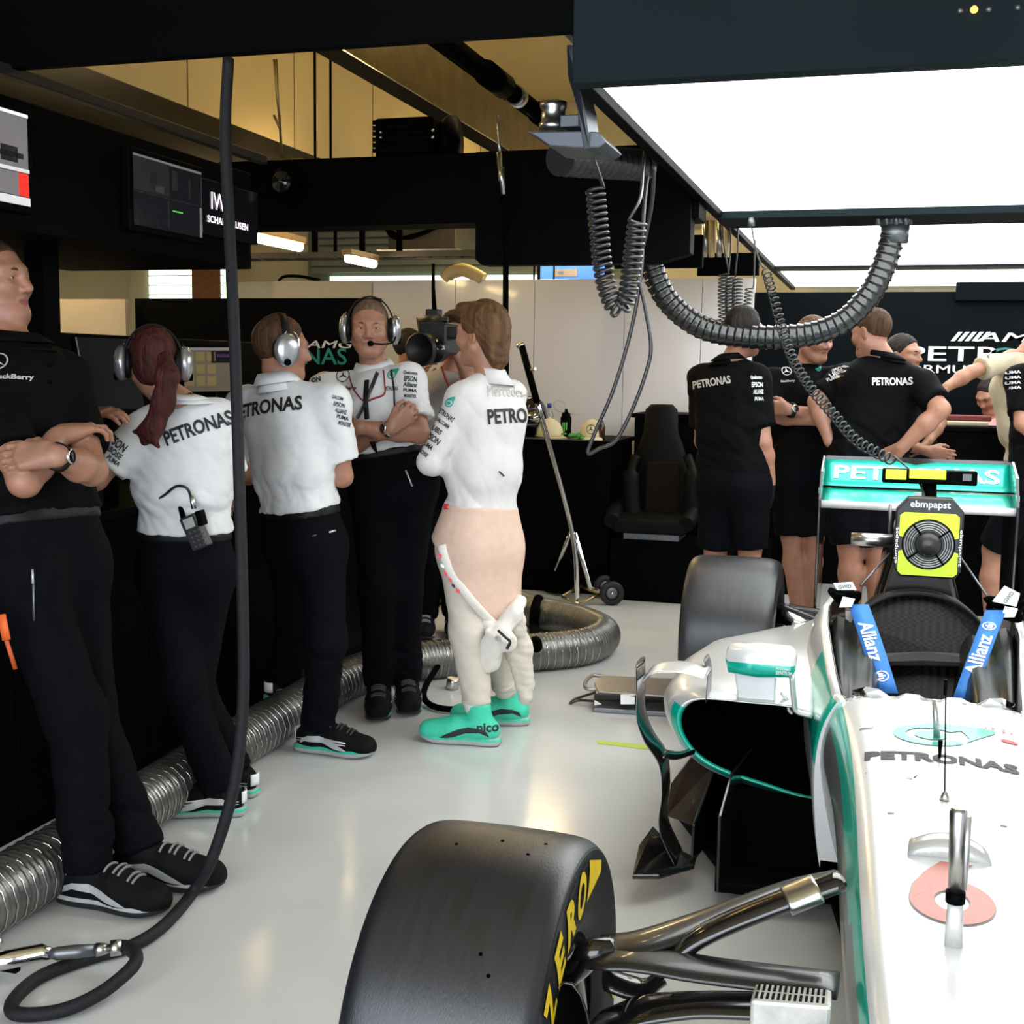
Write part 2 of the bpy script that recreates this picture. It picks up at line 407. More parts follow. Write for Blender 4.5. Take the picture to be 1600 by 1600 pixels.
def sdf_obj(name, prims, res, M, parent=None, boxes=None, disp=None, mif=None):
    parts = [sdf(prims, res)] if boxes is None else [sdf(prims, r, lo, hi) for lo, hi, r in boxes]
    vs = []; fs = []; n = 0
    for v, f in parts:
        if len(v) == 0: continue
        if disp is not None: v = v+vnormals(v, f)*disp(v)[:, None]
        vs.append(v); fs.append(f+n); n += len(v)
    v = np.concatenate(vs); f = np.concatenate(fs)
    me = bpy.data.meshes.new(name); me.vertices.add(len(v)); me.vertices.foreach_set('co', v.ravel()); me.loops.add(4*len(f)); me.polygons.add(len(f))
    me.loops.foreach_set('vertex_index', f.ravel()); me.polygons.foreach_set('loop_start', np.arange(0, 4*len(f), 4))
    mats = M if isinstance(M, (list, tuple)) else [M]
    for q in mats: me.materials.append(q)
    me.polygons.foreach_set('use_smooth', np.ones(len(f), bool))
    if mif is not None: me.polygons.foreach_set('material_index', mif(v[f].mean(1)).astype(int))
    me.update(calc_edges=True); me.validate()
    return link(name, me, parent)

# ------------------------------------------------------------------ people
SKIN = mat('skin', (0.36, 0.170, 0.108), 0.48, noise=0.10, nscale=25, sss=0.12, bump=0.04, bscale=220)
SKIND = mat('skin_tanned', (0.28, 0.125, 0.072), 0.48, noise=0.10, nscale=25, sss=0.1, bump=0.04, bscale=220)
LIP = mat('lips', (0.28, 0.09, 0.07), 0.42, noise=0.06)
EYEW = mat('eye_white', (0.75, 0.72, 0.69), 0.2, noise=0.02)
IRIS = mat('iris', (0.03, 0.035, 0.04), 0.12, noise=0.1)
def hairmat(n, c): return mat(n, c, 0.62, noise=0.45, nscale=55, bump=0.8, bscale=90, stretch=(1.0, 1.0, 0.12), spec=0.18)
H_BROWN = hairmat('hair_brown', (0.065, 0.032, 0.016)); H_DARK = hairmat('hair_dark', (0.014, 0.010, 0.008))
H_RED = hairmat('hair_auburn', (0.05, 0.012, 0.010)); H_GREY = hairmat('hair_grey_brown', (0.13, 0.085, 0.06)); H_GOLD = hairmat('hair_light_brown', (0.10, 0.050, 0.022))
SHIRTW = mat('white_shirt_cloth', (0.68, 0.69, 0.69), 0.75, noise=0.03, nscale=30, bump=0.05, bscale=350, sheen=0.1)
SHIRTB = mat('black_shirt_cloth', (0.0026, 0.0026, 0.0032), 0.8, noise=0.2, nscale=30, bump=0.05, bscale=350, spec=0.07)
TROUS = mat('black_trouser_cloth', (0.0022, 0.0024, 0.0038), 0.8, noise=0.2, nscale=30, bump=0.06, bscale=350, spec=0.07)
SHIRTG = mat('grey_shirt_cloth', (0.30, 0.29, 0.28), 0.75, noise=0.05, nscale=30, bump=0.05, bscale=350)
BEIGE = mat('cream_shirt_cloth', (0.42, 0.36, 0.25), 0.75, noise=0.05, nscale=30, bump=0.05, bscale=350)
BASEL = mat('white_base_layer', (0.58, 0.56, 0.55), 0.7, noise=0.02, nscale=30, bump=0.08, bscale=500, sheen=0.15)
LEATHER = mat('black_leather', (0.006, 0.006, 0.006), 0.5, noise=0.1, spec=.2)

def basis(fw, up=(0, 0, 1)):
    """columns: right, forward, up for something that looks along fw"""
    f = nrm(fw); r = nrm(np.cross(f, up)); u = np.cross(r, f); return np.stack([r, f, u], 1)
def hand_prims(wr, d, pn, curl=0.5, s=1.0, spread=0.25, thumb=1, side=1):
    """wrist wr, fingers along d, pn the way the palm faces; side +1 puts the thumb on (d x pn)."""
    d = nrm(d); pn = nrm(pn-d*np.dot(pn, d)); x = np.cross(d, pn)*side; P = []
    pc = wr+d*0.052*s
    P.append(rc(wr-d*0.01*s, wr+d*0.03*s, 0.025*s, 0.028*s, 0.02, (pn, 0.72)))
    for i, xo in enumerate((0.030, 0.010, -0.010, -0.029)):
        k = wr+d*(0.092-(0.004 if i in (0, 3) else 0)-(0.008 if i == 3 else 0))*s+x*xo*s
        P.append(rc(wr+d*0.025*s+x*xo*0.6*s, k, 0.017*s, 0.0125*s, 0.014))
        L = (0.040, 0.045, 0.041, 0.032)[i]*s; r = (0.0088, 0.0092, 0.0086, 0.0076)[i]*s; a = curl*0.8; q = k; dd = nrm(d+x*xo*spread*6)
        for j, (l, f) in enumerate(((1.0, 1.0), (0.65, 1.15), (0.5, 0.7))):
            v = dd*math.cos(a)+pn*math.sin(a); e = q+v*L*l; P.append(rc(q, e, r*(1-0.06*j), r*(0.94-0.08*j), 0.004)); q = e; a += curl*f*1.1
    t0 = wr+d*0.022*s+x*0.022*s; t1 = t0+nrm(d*0.75+x*0.6+pn*0.35)*0.045*s; t2 = t1+nrm(d*0.95+x*0.15+pn*(0.3+curl*0.5))*0.034*s; t3 = t2+nrm(d*0.9-x*0.15+pn*(0.25+curl*0.6))*0.027*s
    P += [rc(t0, t1, 0.019*s, 0.0125*s, 0.014), rc(t1, t2, 0.0115*s, 0.0105*s, 0.006), rc(t2, t3, 0.0105*s, 0.0085*s, 0.005)]
    return P
def head_prims(c, B, s=1.0, nose=1.0, ears=True, slim=1.0):
    def W(x, y, z): return c+B@(V(x*slim, y, z)*s)
    def E_(x, y, z, rx, ry, rz, k=0.03, op='u'): return el(W(x, y, z), V(rx*slim, ry, rz)*s, B, k*s, op)
    P = [E_(0, -0.014, 0.032, 0.076, 0.097, 0.088), E_(0, 0.026, -0.030, 0.062, 0.068, 0.082, 0.04), E_(0, 0.066, -0.096, 0.026, 0.022, 0.021, 0.035)]
    for sx in (-1, 1):
        P += [rc(W(sx*0.054, 0.0, -0.050), W(sx*0.022, 0.060, -0.098), 0.024*s, 0.019*s, 0.03*s), rc(W(sx*0.012, 0.087, 0.021), W(sx*0.052, 0.066, 0.024), 0.011*s, 0.011*s, 0.025*s),
              E_(sx*0.042, 0.062, -0.022, 0.026, 0.026, 0.024, 0.025)]
    for sx in (-1, 1): P.append(E_(sx*0.032, 0.098, 0.001, 0.018, 0.017, 0.0125, 0.016, 's'))
    P += [rc(W(0, 0.086, 0.012), W(0, 0.108*nose, -0.029), 0.0085*s, 0.0125*s, 0.013*s)]
    for sx in (-1, 1): P.append(E_(sx*0.0125, 0.096, -0.034, 0.0095, 0.012, 0.0085, 0.007))
    P += [rc(W(-0.018, 0.0815, -0.0605), W(0.018, 0.0815, -0.0605), 0.0062*s, 0.0062*s, 0.007*s), rc(W(-0.014, 0.0815, -0.0695), W(0.014, 0.0815, -0.0695), 0.0066*s, 0.0066*s, 0.007*s),
          rc(W(-0.022, 0.0900, -0.0652), W(0.022, 0.0900, -0.0652), 0.0022*s, 0.0022*s, 0.004*s, None, 's')]
    for sx in (-1, 1): P.append(rc(W(sx*0.033, 0.0845, 0.0095), W(sx*0.044, 0.080, 0.006), 0.0042*s, 0.004*s, 0.008*s)); P.append(rc(W(sx*0.020, 0.0850, 0.0055), W(sx*0.033, 0.0845, 0.0095), 0.004*s, 0.0042*s, 0.008*s)); P.append(rc(W(sx*0.022, 0.0815, -0.0075), W(sx*0.043, 0.0775, -0.007), 0.004*s, 0.004*s, 0.008*s))
    if ears:
        for sx in (-1, 1):
            R = B@np.array(Matrix.Rotation(sx*0.35, 3, 'Z')) @ np.array(Matrix.Rotation(-0.25, 3, 'X'))
            P += [el(W(sx*0.079, -0.012, -0.006), V(0.008, 0.019, 0.032)*s, R, 0.01*s), el(W(sx*0.088, -0.010, -0.003), V(0.006, 0.011, 0.019)*s, R, 0.006*s, 's')]
    return P
def person(name, label, pel, nk, hd, face, tface, arms, legs, h=1.8, skin=SKIN, hair=H_BROWN, hairstyle='short', top=SHIRTW, bottom=TROUS, shorts=False, sleeve='short', res=0.009, fres=0.0045, hres=0.004,
           build=1.0, tuck=True, belt=True, collar=True, seed=1, shoes=None, hair_extra=None, beard=False, neckup=None, loose=1.0, group=None, shirtlen=0.0, slim=1.0, headtilt=None, face_on=True, hemup=0.012, cuffr=0.056, gloves=()):
    """All joints are points in the place.  arms: (shoulder|None, elbow, wrist, fingers, palm, curl) right then left; legs: (hip|None, knee, ankle, toe) right then left."""
    s = h/1.8; pel = np.asarray(pel, float); nk = np.asarray(nk, float); hd = np.asarray(hd, float)
    up = nrm(nk-pel); tf = nrm(np.asarray(tface, float)-up*np.dot(tface, up)); rt = np.cross(tf, up)
    legs = [(l[0], l[1], V(l[2][0], l[2][1], 0.087*s) if l[2][2] < 0.125 else np.asarray(l[2], float), l[3]) for l in legs]
    root = empty(name, ((legs[0][2][0]+legs[1][2][0])/2, (legs[0][2][1]+legs[1][2][1])/2, 0), label, 'person', group)
    HB = basis(face, (0, 0, 1) if headtilt is None else headtilt)
    L = np.linalg.norm(nk-pel); bw = build
    sh = []; 
    for i, sg in enumerate((1, -1)):
        sh.append(np.asarray(arms[i][0], float) if arms[i][0] is not None else nk+rt*sg*0.175*s*bw-up*0.055*s+tf*0.005)
    hip = [np.asarray(legs[i][0], float) if legs[i][0] is not None else pel+rt*sg*0.088*s*bw-up*0.05*s for i, sg in enumerate((1, -1))]
    def torso(g, drape=0.0, waist=1.0):
        sq = lambda q: (tf, q); T = []
        c1 = nk-up*0.165*s; c2 = pel+up*L*0.40; c3 = pel+up*0.02*s
        for sg in (-1, 1):
            T.append(rc(c1+rt*sg*0.068*s*bw, c2+rt*sg*0.052*s*bw*waist, (0.112*s*bw+g), (0.098*s*bw*waist+g+drape), 0.06, sq(0.92)))
            T.append(rc(c2+rt*sg*0.052*s*bw*waist, c3+rt*sg*0.062*s*bw, (0.098*s*bw*waist+g+drape), (0.108*s*bw+g+drape*0.6), 0.06, sq(0.95)))
            T.append(rc(nk+rt*sg*0.045*s-up*0.045*s, sh[0 if sg == 1 else 1], 0.038*s+g, 0.050*s*bw+g, 0.05))
        T.append(rc(nk-up*0.12*s+tf*0.03, nk-up*0.2*s+tf*0.03, 0.10*s*bw+g, 0.10*s*bw+g, 0.06))
        return T
    nb = hd-HB[:, 2]*0.075*s-HB[:, 1]*0.020*s
    P = torso(-0.012)
    P += [rc(nk-up*0.03*s, nb, 0.062*s, 0.053*s, 0.04)]
    boxes_h = []
    for i, sg in enumerate((1, -1)):
        S, Ee, Wr = sh[i], np.asarray(arms[i][1], float), np.asarray(arms[i][2], float)
        P += [rc(S, Ee, 0.050*s*bw, 0.039*s*bw, 0.035), rc(Ee, Ee+(Wr-Ee)*0.35, 0.038*s*bw, 0.041*s*bw, 0.02), rc(Ee+(Wr-Ee)*0.35, Wr, 0.041*s*bw, 0.0265*s*bw, 0.02)]
        Kn, An = np.asarray(legs[i][1], float), np.asarray(legs[i][2], float)
        lq = 1.0 if shorts else 0.8; P += [rc(hip[i], Kn, 0.078*s*bw*lq, 0.052*s*bw*lq, 0.05), rc(Kn, Kn+(An-Kn)*0.3-tf*0.012, 0.050*s*bw*lq, 0.053*s*bw*lq, 0.03), rc(Kn+(An-Kn)*0.3-tf*0.012, An, 0.053*s*bw*lq, 0.035*s*bw, 0.03)]
    P += head_prims(hd, HB, s, ears=True, slim=slim)
    for i, sg in enumerate((1, -1)):
        if arms[i][3] is None: continue
        Wr = np.asarray(arms[i][2], float); hp = hand_prims(Wr, np.asarray(arms[i][3], float), np.asarray(arms[i][4], float), arms[i][5], s*0.98, side=sg)
        P += hp; b = [_bb(q) for q in hp]; boxes_h.append((np.min([q[0] for q in b], 0)-0.012, np.max([q[1] for q in b], 0)+0.012, hres))
    cut_z = nb-HB[:, 2]*0.02
    hl = hd-0.165*s; hh = hd+0.165*s; hl[2] = hd[2]-0.135*s
    allb = [_bb(q) for q in P]; lo = np.min([q[0] for q in allb], 0)-0.03; hi = np.max([q[1] for q in allb], 0)+0.03
    hi2 = hi.copy(); hi2[2] = hl[2]+0.012
    boxes = [(hl, hh, fres), (lo, hi2, res)]+boxes_h
    lipc = hd+HB@V(0, 0.088, -0.065)*s
    def mif(c):
        q = (c-lipc)@HB; return ((np.abs(q[:, 0]) < 0.024*s) & (np.abs(q[:, 2]) < 0.0135*s*(1-np.abs(q[:, 0])/(0.034*s))) & (np.abs(q[:, 1]) < 0.02)).astype(int)
    sdf_obj('body', P, res, [skin, LIP], root, boxes, None, mif)
    for i in gloves:
        hp = [dict(q, r0=q['r0']+.003, r1=q['r1']+.003) for q in hand_prims(np.asarray(arms[i][2], float), np.asarray(arms[i][3], float), np.asarray(arms[i][4], float), arms[i][5], s*0.98, side=(1, -1)[i])]
        sdf_obj('glove', hp, .0055, LEATHER, root)
    # eyes and brows
    if face_on:
        for sx in (-1, 1):
            e = hd+HB@V(sx*0.032, 0.0735, 0.001)*s; mb = MB()
            mb.sphere(e, 0.0122*s, 0, 16); mb.sphere(e+HB[:, 1]*0.0070*s, 0.0068*s, 1, 10)
            mb.build('eye', [EYEW, IRIS], root)
            pts = [hd+HB@V(sx*x, y, z)*s for x, y, z in ((0.014, 0.0945, 0.018), (0.030, 0.0925, 0.0235), (0.050, 0.079, 0.019))]
            MB().tube(cr(pts, 4), [0.0035*s, 0.004*s, 0.0042*s, 0.0042*s, 0.004*s, 0.0036*s, 0.003*s, 0.0022*s, 0.001*s], 6, flat=0.8).build('eyebrow', hair, root)
    # hair
    def W(x, y, z): return hd+HB@(V(x*slim, y, z)*s)
    def G(x, y, z, rx, ry, rz, k=0.02, op='u'): return el(W(x, y, z), V(rx*slim, ry, rz)*s, HB, k*s, op)
    Hn = lambda x, y, z: HB@nrm(V(x, y, z))
    if hairstyle:
        if hairstyle == 'short':
            hp = [G(0, -0.016, 0.034, 0.082, 0.101, 0.095), pl(W(0, 0.022, 0.010), Hn(0, 0.80, -0.60), 0.012)]; amp = 0.003
        elif hairstyle == 'crop':
            hp = [G(0, -0.016, 0.034, 0.0785, 0.0985, 0.0905), pl(W(0, 0.016, 0.012), Hn(0, 0.72, -0.69), 0.016)]; amp = 0.0012
        elif hairstyle == 'full':
            hp = [G(0, -0.018, 0.040, 0.087, 0.107, 0.098), G(0, 0.05, 0.095, 0.055, 0.05, 0.03), pl(W(0, 0.030, 0.008), Hn(0, 0.78, -0.62), 0.012)]; amp = 0.005
        elif hairstyle == 'swept':
            hp = [G(0, -0.022, 0.040, 0.088, 0.108, 0.100), G(0, -0.075, -0.045, 0.066, 0.045, 0.075, 0.04), pl(W(0, 0.028, -0.006), Hn(0, 0.75, -0.66), 0.01), G(0, 0.055, 0.098, 0.058, 0.05, 0.034, 0.02), G(0.01, 0.092, 0.106, 0.04, 0.024, 0.022, 0.02), G(0, -0.085, -0.10, 0.045, 0.03, 0.04, 0.03)]; amp = 0.006
        elif hairstyle == 'tail':
            hp = [G(0, -0.016, 0.034, 0.083, 0.104, 0.097), G(0, -0.05, -0.02, 0.070, 0.062, 0.07), pl(W(0, 0.030, 0.01), Hn(0, 0.75, -0.66), 0.01)]; amp = 0.003
        if hair_extra: hp += hair_extra(W, G, rc)
        ax_ = HB@nrm(V(0, -0.5, 1.0))
        sdf_obj('hair', hp, 0.0042, hair, root, None, lambda v: amp*folds(v, seed+3, 60, HB@nrm(V(0, 0.7, 0.7)), 0.25))
    if beard:
        bp = [G(0, 0.030, -0.048, 0.066, 0.069, 0.075), G(0, 0.068, -0.100, 0.031, 0.028, 0.028), pl(W(0, 0.03, -0.052), Hn(0, 0.5, 0.86), 0.01), pl(W(0, 0.0, -0.05), Hn(0, -1, 0.1), 0.01)]
        sdf_obj('beard', bp, 0.0045, hair, root, None, lambda v: 0.0015*folds(v, seed+5, 90))
    # shirt
    if top is not None:
        g = 0.010*loose; T = torso(g, 0.012*loose)
        for i, sg in enumerate((1, -1)):
            S, Ee, Wr = sh[i], np.asarray(arms[i][1], float), np.asarray(arms[i][2], float)
            if sleeve == 'short':
                e = S+(Ee-S)*0.74; T.append(rc(S, e, 0.051*s*bw+g*0.8, 0.052*s*bw+g*1.6, 0.05, cut=(e, nrm(Ee-S))))
            else:
                T += [rc(S, Ee, 0.054*s*bw+g, 0.043*s*bw+g, 0.04), rc(Ee, Wr, 0.043*s*bw+g, 0.030*s*bw+g*0.7, 0.02)]
        T2 = T
        hem = pel+up*(0.088*s if tuck else -0.10*s)-up*shirtlen; T2.append(pl(hem, -up, 0.01)); T2.append(pl(nk+up*0.012*s+tf*0.02*s, nrm(up-tf*0.30), 0.004))
        els = [np.asarray(a[1], float) for a in arms]
        def dsp(v):
            w = 0.55*np.ones(len(v)); q = (v-pel)@up; axd = np.linalg.norm((v-pel)-q[:, None]*up, axis=1)
            w += 1.5*np.exp(-((q-0.15*s)/0.09)**2); puff = (0.016*np.exp(-((q-0.155*s)/0.045)**2) if tuck else 0.0*q)*(axd < 0.26*s)
            for i in range(2):
                w += 0.9*np.exp(-(np.linalg.norm(v-sh[i]+up*0.08, axis=1)/0.11)**2)
                if sleeve != 'short': w += 1.2*np.exp(-(np.linalg.norm(v-els[i], axis=1)/0.10)**2)
            return loose*puff+0.0058*loose**.7*w*folds(v, seed, 15, up*0.8+rt*0.5, 2.1)
        shirt = sdf_obj('shirt', T2, res*0.9, top, root, None, dsp)
        if collar:
            n = 36; th = np.linspace(0, 2*math.pi, n, endpoint=False); rings = []
            ndir = nrm(nb-nk)
            for (rr, hh_, op) in ((0.080, -0.045, 0), (0.064, -0.014, 0), (0.059, 0.006, 0), (0.0575, 0.018, 0), (0.054, 0.018, 0)) if collar == 'mock' else ((0.090, -0.034, 0), (0.071, -0.004, 0), (0.066, 0.036, 0), (0.070, 0.042, 0), (0.084, 0.012, 1), (0.094, -0.008, 1)):
                R = []
                for a in th:
                    d = rt*math.cos(a)+tf*math.sin(a); fr = max(0, math.sin(a)); R.append(nk+d*rr*s*(1.0+0.06*fr)+ndir*(hh_-0.03*fr+(0.006 if op else 0))*s-tf*0.004)
                rings.append(R)
            MB().loft(rings, 0, False, False).build('collar', top, shirt, solid=0.003)
    # trousers
    if bottom is not None:
        g = 0.012; T = []
        wz = pel+up*0.075*s
        for sg in (-1, 1): T.append(rc(wz+rt*sg*0.056*s*bw, pel-up*0.06*s+rt*sg*0.068*s*bw, 0.104*s*bw+g*0.6, 0.108*s*bw+g*0.6, 0.05, (tf, 0.95)))
        T.append(rc(pel-up*0.03*s-tf*0.045*s-rt*0.05*s, pel-up*0.05*s-tf*0.045*s+rt*0.05*s, 0.085*s*bw, 0.085*s*bw, 0.06))
        for i, sg in enumerate((1, -1)):
            Kn, An = np.asarray(legs[i][1], float), np.asarray(legs[i][2], float)
            T.append(rc(hip[i], Kn, 0.086*s*bw+g, 0.066*s*bw+g*(1.7 if shorts else 0.7), 0.05, cut=(Kn-nrm(Kn-hip[i])*0.01, nrm(Kn-hip[i])) if shorts else None))
            if not shorts: e = An-nrm(An-Kn)*hemup*s; T.append(rc(Kn, e, 0.064*s*bw+g*0.8, cuffr*s+g*0.7, 0.04, cut=(e, nrm(An-Kn))))
        T.append(pl(wz+up*0.02*s, up, 0.004))
        kns = [np.asarray(l[1], float) for l in legs]; ans = [np.asarray(l[2], float) for l in legs]
        def dsp(v):
            w = 0.3*np.ones(len(v))
            for i in range(2):
                w += 1.1*np.exp(-(np.linalg.norm(v-kns[i]+tf*0.05, axis=1)/0.12)**2)+1.4*np.exp(-(np.linalg.norm(v-ans[i]-V(0, 0, 0.1), axis=1)/0.12)**2)
            w += 0.9*np.exp(-(np.linalg.norm(v-pel+up*0.10, axis=1)/0.10)**2)
            return 0.0070*w*folds(v, seed+1, 12, V(0, 0, 1), 1.7)
        tr = sdf_obj('shorts' if shorts else 'trousers', T, res, bottom, root, None, dsp)
        if belt:
            BT = [rc(wz+rt*sg*0.056*s*bw+up*0.05, pel-up*0.06*s+rt*sg*0.068*s*bw, 0.104*s*bw+g*0.6+0.006, 0.108*s*bw+g*0.6+0.006, 0.05, (tf, 0.95)) for sg in (-1, 1)]+[pl(wz+up*0.022*s, up, 0.002), pl(wz-up*0.014*s, -up, 0.002)]
            sdf_obj('belt', BT, 0.007, LEATHER, root)
    if shoes:
        for i in range(2): shoe(root, np.asarray(legs[i][2], float), np.asarray(legs[i][3], float), s, shoes, 1 if i == 0 else -1)
    return dict(root=root, rt=rt, tf=tf, up=up, HB=HB, hd=hd, s=s, sh=sh, pel=pel, nk=nk, shirt=None if top is None else shirt, bottom=None if bottom is None else tr)

SOLE = mat('shoe_sole_grey', (0.42, 0.43, 0.43), 0.5, noise=0.1); SOLEB = mat('shoe_sole_black', (0.012, 0.012, 0.013), 0.6, noise=0.2); SHOEB = mat('black_shoe_mesh', (0.004, 0.004, 0.0045), 0.7, noise=0.3, nscale=120, bump=0.3, bscale=300, spec=.12)
SHOET = mat('turquoise_shoe_suede', (0.045, 0.56, 0.37), 0.65, noise=0.06, nscale=60, bump=0.06, bscale=300); TEALS = mat('green_sole_rim', (0.02, 0.50, 0.33), 0.5, noise=0.05); SILS = mat('silver_stripe', (0.62, 0.63, 0.64), 0.3, 0.5, noise=0.05)
def shoe(root, an, toe, s, style, side):
    """an: ankle joint, toe: point on the ground (or in the air) below the toe tip."""
    d = nrm(V(toe[0]-an[0], toe[1]-an[1], 0)) if style.get('flat', True) else nrm(V(toe[0]-an[0], toe[1]-an[1], toe[2]-an[2]+0.085*s))
    u = V(0, 0, 1) if style.get('flat', True) else nrm(V(0, 0, 1)-d*d[2]); r = np.cross(d, u)
    base = an-u*0.085*s+d*0.008; s2 = s*1.13
    def W(x, y, z): return base+(d*x+r*y+u*z)*s2
    hi = 0.14 if style.get('high') else 0.088
    P = [rc(W(-0.045, 0, 0.05), W(0.07, 0, 0.055), 0.040*s2, 0.042*s2, 0.03), rc(W(0.07, 0, 0.05), W(0.175, 0.002, 0.034), 0.043*s2, 0.036*s2, 0.03), rc(W(0.10, -0.014, 0.035), W(0.165, -0.012, 0.03), 0.034*s2, 0.028*s2, 0.03), rc(W(0.10, 0.014, 0.035), W(0.165, 0.012, 0.03), 0.034*s2, 0.028*s2, 0.03),
         rc(W(-0.012, 0, 0.06), W(-0.005, 0, hi), 0.045*s2, 0.043*s2, 0.03)]
    P += [pl(W(0, 0, 0.020), -u, 0.004), pl(W(0, 0, hi+0.012), nrm(u-d*0.15), 0.006)]
    o = sdf_obj('shoe', P, 0.006, style['upper'], root, None, lambda v: 0.0012*folds(v, 9, 30))
    if style.get('label'): o['label'] = style['label']
    out = [(-0.088, 0), (-0.078, 0.030), (-0.03, 0.039), (0.04, 0.037), (0.11, 0.047), (0.16, 0.044), (0.195, 0.026), (0.207, 0.0)]
    pr = out+[(x, -y) for x, y in out[::-1][1:-1]]; pr = cr([V(x, y, 0) for x, y in pr], 4, True)
    def ring(z, g): return [W(p[0]*(1+g)-0.0, p[1]*(1+g*1.5), z+(0.012*max(0, (p[0]-0.13)/0.08)**2)) for p in pr]
    rgs = [ring(0.001, -0.05), ring(0.004, 0.0), ring(0.016, 0.015), ring(0.026, 0.0), ring(0.028, -0.08)]
    MB().loft(rgs, 0, mif=(lambda i, j: 1 if i == 2 else 0)).build('sole', [style['sole'], style.get('rim', style['sole'])], o)
    bv = bvh_of([o])
    if style.get('stripe'):
        for sg in (-1, 1):
            a = [(-0.055, 0.036), (-0.02, 0.052), (0.03, 0.046), (0.075, 0.030), (0.10, 0.026), (0.125, 0.024), (0.10, 0.040), (0.06, 0.058), (0.02, 0.068), (-0.02, 0.066), (-0.045, 0.055)]
            v, f = poly_mesh([[(x, y) for x, y in a]], 0.012); rr = d*sg*-1
            v = v*V(-sg*s2, s2, 1) if False else v*V(s2, s2, 1)
            if sg == 1: q = lay('stripe', (v, f), style['stripe'], o, W(0, 0.0, 0.0)+r*0.0, d, u, bv, 0.0015, 0.2)
            else: q = lay('stripe', (v*V(-1, 1, 1), [g[::-1] for g in f]), style['stripe'], o, W(0, 0, 0), -d, u, bv, 0.0015, 0.2)
    if style.get('tab'):
        for yy in (-.012, .012): pass
        hpts = [W(-.074, -.022, .066), W(-.084, 0, .066), W(-.074, .022, .066), W(-.078, .022, .040), W(-.088, 0, .040), W(-.078, -.022, .040)]
        G = [[W(-.074+.0, y, z)-d*(.012*(1-(y/.026)**2)+.004) for y in np.linspace(-.024, .024, 7)] for z in (.042, .056, .070, .080)]
        MB().grid(G).build('heel_tab', style['tab'], o, solid=.003)
        for zz in (.030, .0385):
            for sg in (-1, 1):
                rr_ = [(x, .030+zz*.0+.010*math.sin(math.pi*(x+.07)/.2)) for x in np.linspace(-.07, .12, 14)]
                v, f = poly_mesh([[(x, y+zz-.030) for x, y in rr_]+[(x, y+zz-.0275) for x, y in rr_[::-1]]], .012)
                lay('stripe', (v*V(s2, s2, 1) if sg == 1 else v*V(-s2, s2, 1), f if sg == 1 else [g_[::-1] for g_ in f]), SILS, o, W(0, 0, .012), d*sg, u, bv, .0012, .2)
    if style.get('laces'):
        mb = MB()
        for k in range(5):
            x = 0.052+0.019*k; row = []
            for y in np.linspace(-.027, .027, 7):
                h, hn, _, _ = bv.ray_cast(Vector(W(x+(.006 if k % 2 else 0), y, .20)), Vector(-u), .4)
                if h is not None: row.append(np.array(h)+u*.0015)
            if len(row) > 3: mb.tube(row, 0.0042*s2, 6, flat=.7)
        if mb.n == 0: return o
        mb.build('lace', style['laces'], o)
    return o
# ------------------------------------------------------------------ the garage shell
struct(box_obj('floor', floor_mat(), -9, 4.5, -3.0, 13.0, -0.1, 0.0))
struct(box_obj('ceiling', mat('ceiling_cream', (0.50, 0.41, 0.22), 0.6, noise=0.05, nscale=2), -9, 4.5, -3.0, 13.0, 4.0, 4.1))
struct(box_obj('wall_back', CREAML, -9, 4.5, 11.6, 11.8, 0, 4.0))
struct(box_obj('wall_left', CREAML, -9.1, -9, -3.0, 13.0, 0, 4.0))
struct(box_obj('wall_right', PART, 4.5, 4.6, -3.0, 13.0, 0, 4.0))
mb = MB().bx(-3.5, -3.4, 3.6, 11.6, 2.765, 4.0)
for y in np.arange(4.4, 11.5, 1.17): mb.bx(-3.402, -3.396, y, y+0.006, 2.765, 4.0, 1)
struct(mb.build('wall_left_bulkhead', [CREAM, mat('panel_seam', (0.25, 0.19, 0.09), 0.6, noise=0.1)]))
# rear partitions
mb = MB(); xs = [-4.62, -3.78, -3.1, -2.48, -1.80, -1.24, -0.87]
for a, b in zip(xs[:-1], xs[1:]): mb.bx(a+0.002, b-0.002, 8.8, 8.86, 0, 2.14)
struct(mb.build('wall_rear_white', PART, bevel=0.002))
struct(MB().bx(-5.0, -4.62, 8.86, 8.9, 0, 2.14).bx(-4.62, -3.78, 8.78, 8.80, 2.0, 2.135).build('wall_rear_return', mat('shaded_partition', (0.45, 0.43, 0.36), 0.4, noise=0.03)))  # the corner's shade is mixed into this partition colour
wrb = struct(MB().bx(-0.87, 4.5, 8.8, 8.9, 0, 2.04).bx(0.46, 4.5, 8.74, 8.8, 1.98, 2.10).build('wall_rear_black', mat('team_wall_black', (0.0015, 0.003, 0.004), 0.6, noise=0.15, nscale=2, spec=0.05)))
bb = struct(MB().bx(-5.02, -3.18, 7.5, 7.56, 0, 1.93).build('wall_rear_board', BLACK))
struct(MB().bx(-5.75, -5.03, 7.4, 7.44, 0.9, 1.92).build('wall_rear_pale_panel', mat('pale_board', (0.50, 0.42, 0.30), 0.6, noise=0.06, nscale=3)))
struct(box_obj('wall_left_post', BLACK, -2.64, -2.57, 3.34, 3.42, 0.99, 1.84))
